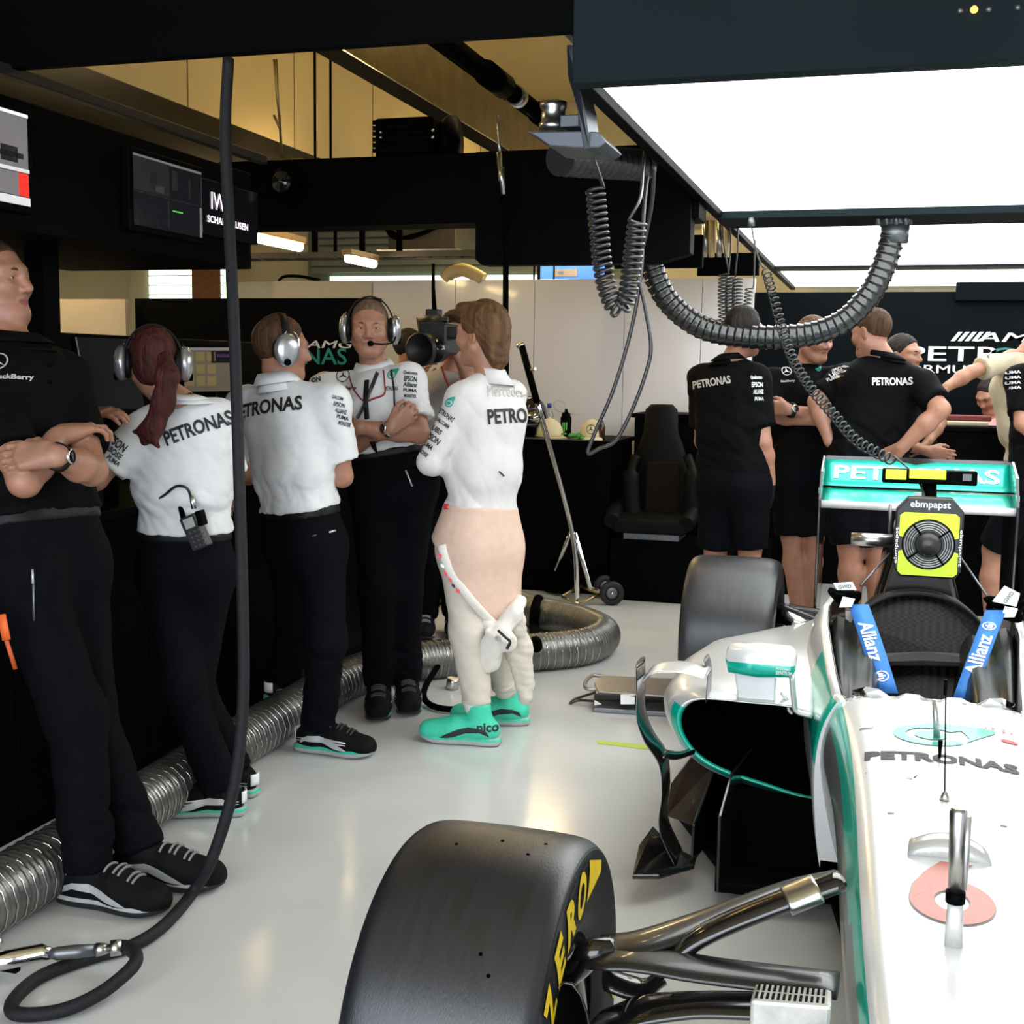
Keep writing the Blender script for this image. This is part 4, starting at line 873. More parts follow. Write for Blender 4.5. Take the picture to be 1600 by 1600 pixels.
# camera operator and the man behind
PR['op'] = person('person', 'person in grey shirt holding a television camera on the shoulder behind the crew', at(690, 745, 6.30), at(702, 580, 6.34), at(712, 522, 6.32), (0.05, -1.0, 0), (0.25, -0.95, 0),
    [(at(660, 605, 6.30), at(650, 665, 6.12), at(650, 560, 6.00), V(0.2, -0.1, 1), V(1, 0, 0), 0.7), (at(742, 600, 6.30), at(738, 600, 6.05), at(718, 562, 6.02), V(-0.5, 0, 0.9), V(-0.9, 0, -0.3), 0.7)],
    [(None, at(672, 870, 6.25), GA(664, 6.30), GT(664, 6.1)), (None, at(712, 870, 6.3), GA(710, 6.35), GT(712, 6.15))],
    h=1.76, hair=H_BROWN, hairstyle='full', top=SHIRTG, res=0.011, fres=0.006, hres=0.005, seed=17, shoes=SH_BLK, collar=False)
PR['peek'] = person('person', 'dark haired person seen between the facing man and the television camera', at(628, 720, 7.0), at(632, 590, 7.0), at(642, 545, 7.0), (0.85, 0.35, -0.05), (0.5, 0.8, 0),
    [(None, at(668, 650, 7.0), at(660, 600, 6.85), V(0.2, 0, 1), V(1, 0, 0), 0.5), (None, at(590, 660, 7.0), at(600, 710, 6.9), V(0, 0, -1), V(1, 0, 0), 0.3)],
    [(None, at(632, 850, 7.0), GA(632, 7.0), GT(645, 6.9)), (None, at(610, 850, 7.0), GA(610, 7.0), GT(620, 6.9))],
    h=1.74, skin=SKIND, hair=H_DARK, hairstyle='short', top=SHIRTB, res=0.014, fres=0.007, hres=0.006, seed=19, shoes=SH_BLK, collar=False)
# group at the back right
PR['rb'] = person('person', 'person in black shirt and shorts standing with back turned behind the rear left tyre', at(1146, 742, 6.30), at(1140, 562, 6.32), at(1162, 517, 6.30), (0.6, 0.8, -0.05), (0.45, 0.89, 0),
    [(at(1182, 592, 6.25), at(1192, 690, 6.22), at(1203, 752, 6.30), V(0.1, 0.1, -1), V(-1, 0, 0), 0.4), (at(1096, 592, 6.40), at(1098, 690, 6.5), at(1135, 740, 6.62), V(0.6, 0.3, -0.6), V(0, 0, -1), 0.4)],
    [(None, at(1172, 858, 6.28), GA(1170, 6.32), GT(1180, 6.4)), (None, at(1118, 858, 6.36), GA(1116, 6.4), GT(1126, 6.5))],
    h=1.80, hair=H_DARK, hairstyle='short', top=SHIRTB, shorts=True, res=0.010, fres=0.006, hres=0.005, seed=21, gloves=(0,), shoes=SH_BLK, tuck=False, belt=False, build=1.08)
PR['rf'] = person('person', 'person in black shirt and shorts facing forward with arms crossed and a big watch', at(1256, 722, 6.90), at(1258, 573, 6.92), at(1272, 530, 6.88), (0.75, -0.60, -0.15), (0.25, -0.95, 0),
    [(at(1205, 595, 6.88), at(1200, 650, 6.76), at(1285, 658, 6.66), V(1, 0.1, 0.1), V(0, 1, 0), 0.6), (at(1305, 592, 6.9), at(1318, 655, 6.80), at(1232, 640, 6.62), V(-1, 0.2, 0.1), V(0, 1, 0), 0.6)],
    [(None, at(1236, 838, 6.86), GA(1247, 6.9), GT(1247, 6.7)), (None, at(1272, 838, 6.9), GA(1264, 6.94), GT(1266, 6.75))],
    h=1.80, hair=H_GOLD, hairstyle='short', top=SHIRTB, shorts=True, res=0.010, fres=0.005, hres=0.005, seed=23, shoes=SH_BLK, tuck=False, belt=False)
PR['beard'] = person('person', 'bearded person in black shirt with hands on hips, back turned, behind the rear wing', at(1352, 732, 6.60), at(1385, 558, 6.60), at(1362, 520, 6.60), (-0.80, 0.58, -0.18), (-0.30, 0.95, 0),
    [(at(1440, 600, 6.55), at(1470, 640, 6.42), at(1408, 700, 6.44), V(-0.8, 0.4, -0.5), V(0.5, 0.6, 0), 0.5), (at(1318, 592, 6.68), at(1276, 628, 6.62), at(1298, 690, 6.55), V(0.8, 0.3, -0.4), V(-0.5, 0.6, 0), 0.5)],
    [(None, at(1372, 860, 6.55), GA(1372, 6.58), GT(1365, 6.7)), (None, at(1328, 852, 6.55), GA(1330, 6.58), GT(1320, 6.7))],
    h=1.82, hair=H_BROWN, hairstyle='crop', top=SHIRTB, shorts=True, res=0.010, fres=0.005, hres=0.005, seed=25, gloves=(1,), shoes=SH_BLK, tuck=False, belt=False, beard=True, build=1.16)
PR['gaze'] = person('person', 'dark haired person looking right, half hidden behind the bearded person', at(1425, 730, 7.40), at(1405, 600, 7.40), at(1412, 555, 7.36), (0.86, -0.45, 0.0), (0.6, -0.75, 0),
    [(at(1385, 615, 7.4), at(1400, 690, 7.3), at(1450, 705, 7.2), V(1, 0, -0.2), V(0, 1, 0), 0.4), (at(1448, 615, 7.4), at(1468, 660, 7.4), at(1450, 690, 7.3), V(-0.5, 0, -0.6), V(-1, 0, 0), 0.4)],
    [(None, at(1405, 850, 7.4), GA(1405, 7.4), GT(1412, 7.3)), (None, at(1440, 850, 7.4), GA(1440, 7.4), GT(1448, 7.3))],
    h=1.72, skin=SKIND, hair=H_DARK, hairstyle='short', top=SHIRTB, res=0.011, fres=0.005, hres=0.006, seed=27, shoes=SH_BLK, belt=False)
PR['reach'] = person('person', 'person in cream shirt with arm stretched along the counter at the right edge', at(1625, 735, 7.75), at(1590, 560, 7.75), at(1628, 510, 7.7), (0.3, -0.95, -0.3), (-0.2, -0.95, -0.2),
    [(at(1580, 560, 7.70), at(1516, 582, 7.50), at(1478, 606, 7.40), V(-0.5, 0, -0.9), V(1, 0, 0), 0.3), (at(1625, 590, 7.7), at(1640, 660, 7.6), at(1620, 700, 7.5), V(-0.5, 0, -0.9), V(1, 0, 0), 0.3)],
    [(None, at(1610, 850, 7.75), GA(1610, 7.75), GT(1610, 7.6)), (None, at(1650, 850, 7.75), GA(1650, 7.75), GT(1650, 7.6))],
    h=1.80, skin=SKIND, hair=H_DARK, hairstyle='short', top=BEIGE, sleeve='short', res=0.010, fres=0.007, hres=0.005, seed=29, shoes=SH_BLK, loose=1.0)
PR['edge'] = person('person', 'person in black shirt with striped sleeve cut off by the right edge of the picture', at(1625, 740, 6.70), at(1635, 562, 6.70), at(1640, 505, 6.7), (0.5, -0.8, 0), (0.8, -0.55, 0),
    [(at(1592, 592, 6.62), at(1598, 662, 6.55), at(1640, 690, 6.45), V(1, 0, 0), V(0, 1, 0), 0.4), (at(1680, 592, 6.8), at(1690, 665, 6.7), at(1660, 690, 6.6), V(-1, 0, 0), V(0, 1, 0), 0.4)],
    [(None, at(1552, 858, 6.70), GA(1553, 6.70), GT(1560, 6.55)), (None, at(1640, 858, 6.75), GA(1640, 6.75), GT(1650, 6.6))],
    h=1.80, hair=H_DARK, hairstyle='short', top=SHIRTB, shorts=True, res=0.011, fres=0.007, hres=0.006, seed=31, shoes=SH_BLK, tuck=False, belt=False)
PR['crouch'] = person('person', 'crouching dark haired person in pink behind the right end counter', at(1560, 770, 8.58), at(1548, 655, 8.57), at(1548, 618, 8.55), (-0.6, -0.6, -0.5), (-0.5, -0.85, 0),
    [(None, at(1515, 690, 8.53), at(1510, 720, 8.49), V(0, -0.3, -1), V(1, 0, 0), 0.4), (None, at(1590, 700, 8.56), at(1570, 720, 8.49), V(0, -0.3, -1), V(1, 0, 0), 0.4)],
    [(None, at(1530, 790, 8.47), GA(1540, 8.3), GT(1540, 8.1)), (None, at(1570, 790, 8.47), GA(1580, 8.3), GT(1580, 8.1))],
    h=1.70, hair=H_DARK, hairstyle='short', top=mat('pink_shirt_cloth', (0.55, 0.22, 0.22), 0.8, noise=0.05, nscale=20), sleeve='long', res=0.013, fres=0.008, hres=0.007, seed=33, shoes=SH_BLK, collar=False, belt=False)
# ------------------------------------------------------------------ the race car
XC = 0.17
PAINT = mat('silver_white_paint', (0.84, 0.85, 0.84), 0.28, 0.25, noise=0.03, nscale=300, coat=0.5)
PAINTD = mat('silver_paint', (0.62, 0.625, 0.61), 0.30, 0.35, noise=0.05, nscale=300, coat=0.4)
TEALP = mat('teal_car_paint', (0.0, 0.46, 0.33), 0.28, 0.2, noise=0.05, coat=0.5)
CARB = carbon('carbon_weave', (0.006, 0.006, 0.0065), (0.016, 0.0155, 0.015), 260, 0.3)
CARBD = carbon('carbon_dotted', (0.0012, 0.0012, 0.0013), (0.009, 0.0085, 0.008), 75, 0.5, 0.0, 0.15)
CARBL = mat('carbon_gloss', (0.008, 0.0075, 0.007), 0.16, noise=0.3, nscale=8, coat=0.6)
TYRE = mat('tyre_rubber', (0.011, 0.012, 0.015), 0.36, noise=0.35, nscale=9, bump=0.10, bscale=120, stretch=(6, 1, 1), spec=0.7)
TYREW = mat('tyre_wall_rubber', (0.010, 0.010, 0.011), 0.5, noise=0.15, bump=0.05, spec=0.35)
car = empty('racing_car', (XC, 3.6, 0), 'silver and teal open wheel racing car parked nose towards the camera', 'racing car')
def sect(cp, n=5): return cr([V(*p) for p in cp], n, True)
def chassis_ring(Y, zt, zb, wt, wm, wb, crown=0.012):
    zm = zt-(zt-zb)*0.38; L = [(0, zt+crown), (wt*0.55, zt+crown*0.75), (wt*0.95, zt-0.004), (wt+0.6*(wm-wt), zt-0.045), (wm, zm), (wb+0.3*(wm-wb), zb+0.05), (wb*0.85, zb+0.006), (wb*0.4, zb)]
    full = [(x, z) for x, z in L]+[(0, zb)]+[(-x, z) for x, z in L[:0:-1]]
    return sect([(XC+x, Y, z) for x, z in full])
ST = [(0.78, .34, .20, .045, .06, .04), (0.95, .43, .25, .07, .085, .05), (1.2, .515, .30, .098, .115, .07), (1.5, .572, .335, .122, .145, .09), (1.8, .600, .345, .143, .170, .11), (2.1, .618, .34, .155, .190, .12), (2.5, .638, .31, .168, .208, .13), (2.85, .650, .25, .185, .235, .15), (3.10, .652, .18, .205, .262, .18), (3.24, .640, .15, .215, .275, .2)]
fine = []
for k in range(len(ST)-1):
    for t in np.linspace(0, 1, 4, endpoint=False): fine.append([a+(b-a)*t for a, b in zip(ST[k], ST[k+1])])
fine.append(ST[-1]); fine = [fine[0]]+[[sum(f[j] for f in fine[max(0, i-2):i+3])/len(fine[max(0, i-2):i+3]) for j in range(6)] for i, f in enumerate(fine) if 0 < i < len(fine)-1]+[fine[-1]]
rings = [chassis_ring(*f) for f in fine]; nr = len(rings[0])
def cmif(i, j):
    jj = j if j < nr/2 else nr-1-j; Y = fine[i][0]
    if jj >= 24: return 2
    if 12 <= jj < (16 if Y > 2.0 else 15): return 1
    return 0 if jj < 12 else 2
FLANK = mat('shaded_flank_paint', (0.16, 0.165, 0.17), 0.3, 0.4, noise=0.06, coat=0.4)  # silver paint darkened where the flank turns away from the light
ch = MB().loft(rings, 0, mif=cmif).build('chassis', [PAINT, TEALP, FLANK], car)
cb = bvh_of([ch])
# cockpit sides, left and right as one surround with a dark inner skin
def cock(sg):
    S = [(3.20, .215, .634, .285, .150), (3.35, .232, .612, .300, .150), (3.6, .255, .607, .318, .15), (3.85, .278, .625, .345, .15), (4.10, .300, .652, .370, .15), (4.32, .306, .672, .372, .15), (4.62, .270, .690, .345, .15)]
    out = []
    for Y, x, z, xo, zb in S:
        out.append(sect([(XC+sg*p, Y, q) for p, q in ((x-.012, z-.02), (x, z), (x+.022, z-.004), (xo-.012, z-.085), (xo, z-.22), (xo-.02, zb+.05), (xo-.05, zb), (x-.03, zb), (x-.03, z-.25))], 4))
    return out
MB().loft(cock(-1), 0, mif=lambda i, j: 2 if (j < 3 or j > 30) else (1 if (8 <= j < 15 and i < 3) else 0)).build('cockpit_side', [PAINTD, TEALP, CARBL], car)
MB().loft(cock(1), 0, mif=lambda i, j: 2 if (j < 3 or j > 30) else (1 if (8 <= j < 15 and i < 3) else 0)).build('cockpit_side', [PAINTD, TEALP, CARBL], car)
mb = MB().bx(XC-.26, XC+.26, 3.2, 4.5, .15, .2).bx(XC-.21, XC+.21, 3.2, 3.23, .15, .6); mb.build('cockpit_floor', BLACKM, car)
# inner shoulder pads with bright bolts
for sg in (-1, 1):
    P = [sect([(XC+sg*p, Y, q) for p, q in ((.10, .28), (.135, z-.03), (.20, z), (w_-.012, z+.015), (w_, .3))], 4) for Y, z, w_ in ((3.45, .42, .235), (3.6, .53, .250), (3.8, .56, .268), (4.0, .59, .285), (4.25, .62, .298))]
    q = MB().loft(P, 0).build('cockpit_padding', mat('cockpit_black', (0.004, 0.004, 0.004), .32, noise=.2, spec=.3), car); MB().sphere((XC+sg*.20, 3.80, .515), .012, 0, 10).build('bolt', CHROME, q)
    MB().tube([(XC+sg*.155, 3.62, .43), (XC+sg*.155, 3.60, .53)], .015, 10).build('pull_tab', RED if sg > 0 else mat('blue_tab', (0.02, 0.03, 0.22), 0.5, noise=0.05), car)
# carbon head rest bulkhead
dome = [(-.27, .36), (-.272, .50), (-.245, .575), (-.19, .655), (-.11, .705), (0, .722), (.11, .705), (.19, .655), (.245, .575), (.272, .50), (.27, .36)]
dm = cr([V(XC+x, 0, z) for x, z in dome], 5); rg = []
for yo, sc_ in ((0.03, 0.97), (0.0, 1.0), (0.10, 1.0), (0.35, 0.93)):
    rg.append([V(XC+(p[0]-XC)*sc_, 4.28+yo+(p[2]-.36)*0.35-0.10*((p[0]-XC)/.27)**2, .36+(p[2]-.36)*sc_) for p in dm])
hr = MB().loft(rg, 0, True, True).build('headrest', CARBD, car)
mb = MB().plate([at(1298, 1036, 4.16), at(1375, 1021, 4.22), at(1445, 1018, 4.24), at(1520, 1022, 4.22), at(1590, 1040, 4.16), at(1592, 1052, 4.10), at(1520, 1036, 4.14), at(1445, 1032, 4.16), at(1375, 1034, 4.14), at(1298, 1050, 4.10)], (0, 0.0, -0.012)); mb.build('headrest_ledge', mat('matte_carbon_edge', (0.02, 0.019, 0.018), 0.5, noise=0.2, nscale=60, spec=.2), hr)
mb = MB(); mb.plate([at(1380, 1040, 4.2), at(1520, 1042, 4.2), at(1505, 1125, 4.05), at(1392, 1125, 4.05)], (0, 0.02, 0)); mb.build('seat_back', CARBD, car)
# shoulder belts
BLUE = mat('blue_webbing', (0.015, 0.155, 0.50), 0.7, noise=0.08, nscale=120, bump=0.1, bscale=300); 
for i, (a, b, c_) in enumerate((((1341, 945), (1386, 1084), (1398, 1112)), ((1556, 954), (1505, 1094), (1494, 1114)))):
    A, B_, C_ = at(*a, 4.20), at(*b, 3.86), at(*c_, 3.80); w = at(a[0]+16, a[1], 4.2)-at(a[0]-16, a[1], 4.2)
    def strap(p, q, nm, M, par):
        pts = [p+(q-p)*t+V(0, -0.012, 0.012)*math.sin(math.pi*t) for t in np.linspace(0, 1, 10)]
        G = [[x-w/2, x+w/2] for x in pts]; return MB().grid(G).build(nm, M, par, solid=0.004)
    so = strap(A, B_, 'shoulder_belt', BLUE, car); so['label'] = 'blue shoulder belt with white lettering'
    strap(B_, C_, 'belt_end', BLACKM, so)
    d = nrm(B_-A); bv = bvh_of([so]); mid = A+(B_-A)*(0.47 if i == 0 else 0.55); rr = d if i == 0 else -d
    no = nrm(np.cross(nrm(w), d)); no = no if no[1] < 0 else -no; up_ = np.cross(no, rr)
    letters('Allianz', WHITE, so, mid, rr, up_, 0.046, bv, 0.02, 0.02, 0.185, 0.004)
    cc = A+(B_-A)*(0.84 if i == 0 else 0.22)
    lay('emblem', poly_mesh(ring_poly(0, 0, .017, .021)+[[(x-.003, -.011), (x+.003, -.011), (x+.003, h), (x-.003, h)] for x, h in ((-.009, .004), (0, .011), (.009, .004))], 0), WHITE, so, cc, rr, up_, bv, 0.004)
    # rolled harness pad with white tag
    e = at(1322 if i == 0 else 1572, 935 if i == 0 else 950, 4.25); mb = MB()
    for k in range(4): mb.tube(cr([e+V(*(random.uniform(-.05, .05) for _ in range(3)))*V(1.3, .6, .7) for _ in range(5)], 6), 0.011, 7)
    mb.build('harness_pad', BLACKM, car)
    t0, t1, t2, t3 = [at(u, v, 4.18) for u, v in (((1302, 912), (1332, 910), (1338, 922), (1308, 922)) if i == 0 else ((1551, 940), (1570, 916), (1594, 928), (1588, 948)))]
    tg = MB().plate([t0, t1, t2, t3], (0, .012, 0)).build('harness_tag', PAPER, car); letters('GWD', INK, tg, (t0+t1+t2+t3)/4, nrm(t1-t0), nrm(t1-t2), 0.012, None, 0.0, 0)
    MB().plate([e+V(-.02, -.07, -.02), e+V(.02, -.075, -.015), e+V(.03, -.06, .01), e+V(-.01, -.06, .015)], (0, .008, 0)).build('harness_tag', PAPER, car)
# airbox, fan and on board camera
E_ = [(4.55, .09, .97, .62), (4.75, .12, 1.00, .55), (5.0, .15, .93, .3), (5.3, .13, .72, .25), (5.6, .07, .50, .28)]
MB().loft([sect([(XC+x, Y, z) for x, z in ((0, zt), (w*.7, zt-.05), (w, (zt+zb)/2), (w*1.2, zb), (-w*1.2, zb), (-w, (zt+zb)/2), (-w*.7, zt-.05))], 4) for Y, w, zt, zb in E_]).build('engine_cover', CARBL, car)
fu = MB(); fc = at(1451, 841, 4.50); W2, H2 = .114, .142
a = [(-W2, -H2+.03), (-W2, H2-.045), (-W2+.04, H2), (W2-.04, H2), (W2, H2-.045), (W2, -H2+.03), (W2-.02, -H2), (-W2+.02, -H2)]
fu.plate([fc+V(x, 0, z) for x, z in a], (0, .07, 0)); fan = fu.build('cooling_fan', mat('fan_black', (0.012, 0.012, 0.012), 0.4, noise=0.1), car, .006); fan['label'] = 'black and lime cooling fan strapped to the airbox'
fz = fc+V(0.0, -.001, -.022); poly = []
hw, hh, R0 = .100, .112, .090
poly2 = []
for k in range(48):
    t0, t1 = 2*math.pi*k/48, 2*math.pi*(k+1)/48
    def edge(t):
        c, s_ = math.cos(t), math.sin(t); m_ = min(hw/max(abs(c), 1e-6), hh/max(abs(s_), 1e-6)); return (c*m_, s_*m_)
    if abs(math.sin((t0+t1)/2)) < 0.30: continue
    (poly if math.sin((t0+t1)/2) > 0 else poly2).append([(R0*math.cos(t0), R0*math.sin(t0)), edge(t0), edge(t1), (R0*math.cos(t1), R0*math.sin(t1))])
for q_ in (poly, poly2): lay('face_plate', poly_mesh(q_, 0), LIME, fan, fz, (1, 0, 0), (0, 0, 1), None, 0.004)
MB().lathe(fz+V(0, -.001, 0), (0, 1, 0), [(.086, -.006), (.090, 0), (.086, .04), (.0, .04)], 40).build('fan_well', BLACKM, fan)
mb = MB()
for r in (.056, .064, .072, .080): mb.tube([fz+V(r*math.cos(t), -.008, r*math.sin(t)) for t in np.linspace(0, 2*math.pi, 49)], .0018, 6, 0, False)
mb.build('grille_ring', STEEL, fan)
mb = MB()
for t in (38, 128, 218, 308): c, s_ = math.cos(math.radians(t)), math.sin(math.radians(t)); mb.tube([fz+V(.03*c, -.010, .03*s_), fz+V(.087*c, -.010, .087*s_)], .0035, 6)
mb.build('grille_spoke', BLACK, fan); MB().lathe(fz, (0, -1, 0), [(.046, 0), (.046, .008), (.036, .022), (.018, .029), (.0, .031)], 28).build('fan_hub', mat('fan_hub', (0.02, 0.02, 0.02), 0.35, noise=0.05), fan)
letters('ebmpapst', WHITE, fan, fc+V(0, -.002, .117), (1, 0, 0), (0, 0, 1), .032, None, .02, 0, .135, .003)
letters('ebmpapst', WHITE, fan, fc+V(-.107, -.002, -.03), (0, 0, 1), (-1, 0, 0), .014, None, .01, 0, .13, .003); letters('ebmpapst', WHITE, fan, fc+V(.107, -.002, -.03), (0, 0, -1), (1, 0, 0), .014, None, .01, 0, .13, .003)
c0, c1 = at(1378, 746, 4.70), at(1527, 744, 4.70); tc_ = MB().box((c0+c1)/2, (c1[0]-c0[0], .05, .052)).build('onboard_camera', BLACK, car, .006)
for u0, u1 in ((1384, 1416), (1421, 1478)):
    p, q = at(u0, 735, 4.67), at(u1, 750, 4.67); box_obj('yellow_cover', LIME, p[0], q[0], 4.668, 4.70, q[2], p[2]+.004, tc_, .003)
MB().box(at(1511, 746, 4.67), (.03, .012, .025)).build('lens', GLASSY, tc_); MB().tube([at(1452, 790, 4.72), at(1452, 752, 4.72)], .026, 14).build('camera_stem', BLACK, tc_)
mb = MB().tube([at(1330, 842, 4.60), at(1395, 845, 4.60)], .024, 18); mb.build('air_pipe', STEEL, car)
MB().tube([at(1390, 838, 4.62), at(1391, 788, 4.62)], .006, 8).build('antenna_stub', GREYM, car)
mb = MB(); mb.tube([at(1390, 865, 4.6), at(1345, 915, 4.4)], .004, 6); mb.build('stay_wire', GREYM, car); MB().tube([at(1500, 870, 4.6), at(1545, 935, 4.4)], .004, 6).build('stay_wire', GREYM, car)
# rear wing
x0, x1 = -.215, .56
def wingel(yl, zl, yt, zt, th, dip, M, nm, split=None):
    G = []
    for k in range(25):
        x = x0+(x1-x0)*k/24; u = abs(x-(x0+x1)/2)/((x1-x0)/2); dz = -dip*max(0, 1-u/0.22)**1.2
        up = [V(x, yl+(yt-yl)*t, zl+(zt-zl+dz)*(t**1.5)+th*math.sin(math.pi*min(1, t*1.0))*.25) for t in np.linspace(0, 1, 9)]
        lo = [p-V(0, 0, 1)*th*(math.sin(math.pi*t)*.9+.12) for p, t in zip(up, np.linspace(0, 1, 9))]
        G.append(up+lo[::-1])
    return MB().loft(G, 0, True, True).build(nm, M, car)
flap = wingel(5.60, .985, 5.74, 1.093, .016, .014, TEALP, 'wing_flap'); fb = bvh_of([flap])
letters('PETRONAS', WHITE, flap, ((x0+x1)/2, 5.68, 1.04), (1, 0, 0), nrm(V(0, .55, .8)), .085, fb, .02, .03, .70, .003)
main = wingel(5.36, .925, 5.62, .975, .03, .0, [TEALP], 'wing_main_plane'); MB().tube([(x0, 5.35, .925), (x1, 5.35, .925)], .017, 14).build('leading_edge', PAINT, main)
box_obj('wing_gurney', CARBL, x0, x1, 5.742, 5.747, 1.075, 1.108, flap)
for sg, x in ((-1, x0), (1, x1)):
    mb = MB(); pts = [(5.32, .20), (5.32, .95), (5.40, 1.06), (5.62, 1.115), (5.80, 1.10), (5.85, .9), (5.80, .5), (5.7, .2)]
    ep = mb.plate([V(x, y, z) for y, z in pts], (sg*.012, 0, 0)).build('wing_endplate', CARBL, car, .003)
    mb = MB(); [mb.plate([V(x-sg*.001, 5.34+.04*k, .97+.02*k), V(x-sg*.001, 5.40+.04*k, .985+.02*k), V(x-sg*.001, 5.41+.04*k, 1.005+.02*k), V(x-sg*.001, 5.35+.04*k, .99+.02*k)], (sg*.014, 0, 0)) for k in range(4)]; mb.build('endplate_slot', TEALP, ep)
    MB().bx(x-.012+sg*.012, x+.012+sg*.012, 5.70, 5.72, .28, .58).build('rear_reflector', mat('red_reflector', (0.35, 0.01, 0.015), 0.3, noise=0.1), ep)
MB().tube([(XC+.02, 5.50, .96), (XC+.02, 5.55, .5)], .02, 10, flat=.3).build('wing_pillar', CARBL, car)
MB().bx(XC-.03+.02, XC+.03, 5.34, 5.36, .93, .99).build('wing_actuator', SILVER, car)
# side pods
PODS = [(3.555, [(-.495, .503), (-.33, .512), (-.15, .500), (-.095, .40), (-.09, .245), (-.28, .268), (-.455, .322), (-.532, .42)]),
        (3.60, [(-.53, .512), (-.33, .520), (-.14, .508), (-.08, .40), (-.075, .222), (-.29, .240), (-.475, .300), (-.565, .42)]),
        (3.72, [(-.565, .518), (-.33, .532), (-.13, .520), (-.06, .40), (-.06, .20), (-.31, .212), (-.505, .272), (-.598, .415)]),
        (4.1, [(-.575, .510), (-.33, .540), (-.10, .55), (-.05, .40), (-.05, .15), (-.34, .16), (-.53, .22), (-.612, .38)]),
        (4.45, [(-.54, .490), (-.30, .525), (-.10, .56), (-.05, .40), (-.05, .13), (-.32, .14), (-.48, .19), (-.57, .35)]),
        (4.9, [(-.40, .44), (-.25, .49), (-.08, .55), (-.04, .38), (-.04, .12), (-.25, .13), (-.36, .17), (-.43, .31)]),
        (5.4, [(-.15, .36), (-.08, .4), (-.0, .45), (.03, .3), (.03, .12), (-.04, .13), (-.11, .16), (-.16, .28)])]
def mir(P, sg): return [(XC+(p[0]-XC)*(1 if sg < 0 else -1),)+tuple(p[1:]) for p in P]
for sg in (-1, 1):
    R = [sect(mir([(x, Y, z) for x, z in cp], sg), 6) for Y, cp in PODS]
    rr = [R[0]]; cen = np.mean(R[0], 0)
    inner = [cen+(R[0]-cen)*.955+V(0, .012, 0), cen+(R[0]-cen)*.92+V(0, .06, 0), cen+(R[0]-cen)*.80+V(0, .45, 0)]
    sm = []
    for k in range(len(R)-1):
        for t in np.linspace(0, 1, 4, endpoint=False): sm.append(R[k]*(1-t)+R[k+1]*t)
    sm.append(R[-1])
    allr = inner[::-1]+sm; ni = len(inner)
    def pm(i, j):
        if i < 2: return 2
        if i < ni+3: return 1 if (j >= 24 and j < 46) else 0
        return 0
    MB().loft(allr, 2, True, True, mif=pm).build('sidepod', [PAINTD, TEALP, BLACKM], car)
# mirrors
for sg in (-1, 1):
    mx = [(-.388, .612, .678), (-.382, .602, .690), (-.30, .595, .694), (-.21, .602, .690), (-.198, .612, .680)]
    R = []
    for x, za, zb_ in [(-.392, .63, .672)]+mx+[(-.193, .622, .67)]:
        e = 0.0 if abs(x+.29) < .095 else 0.02
        R.append(sect(mir([(x, y, z) for y, z in ((3.50+e, za+.012), (3.495+e, (za+zb_)/2), (3.51+e, zb_-.006), (3.56, zb_), (3.61-e, zb_-.012), (3.62-e, (za+zb_)/2), (3.61-e, za+.008), (3.55, za))], sg), 3))
    q = MB().loft(R, 0, mif=lambda i, j: 1 if (j < 3 or j > 19) else 0).build('mirror', [PAINT, TEALP], car)
    if sg < 0:
        bvm = bvh_of([q]); letters('PETRONAS', WHITE, q, (-.225, 3.5, .637), (1, 0, 0), (0, 0, 1), .007, bvm, .01, 0, .04, .002); letters('SYNTIUM', WHITE, q, (-.223, 3.5, .625), (1, 0, 0), (0, 0, 1), .011, bvm, .03, 0, .045, .002)
    P = mir([(-.205, 3.56, .608), (-.195, 3.56, .53), (-.185, 3.56, .50), (-.14, 3.56, .49)], sg); MB().tube(cr([V(*p) for p in P], 5), .009, 10, flat=2.2).build('mirror_stay', PAINTD, car)
    P = mir([(-.235, 3.60, .54), (-.215, 3.60, .515), (-.21, 3.60, .49), (-.20, 3.60, .48)], sg); MB().tube(cr([V(*p) for p in P], 5), .006, 8, flat=1.6).build('mirror_stay', PAINTD, car)
    a = mir([(-.375, 3.585, .60), (-.25, 3.585, .60), (-.25, 3.585, .51), (-.36, 3.585, .51)], sg); MB().plate(a, (0, .05, 0)).build('mirror_bracket', PAINT, car, .006)
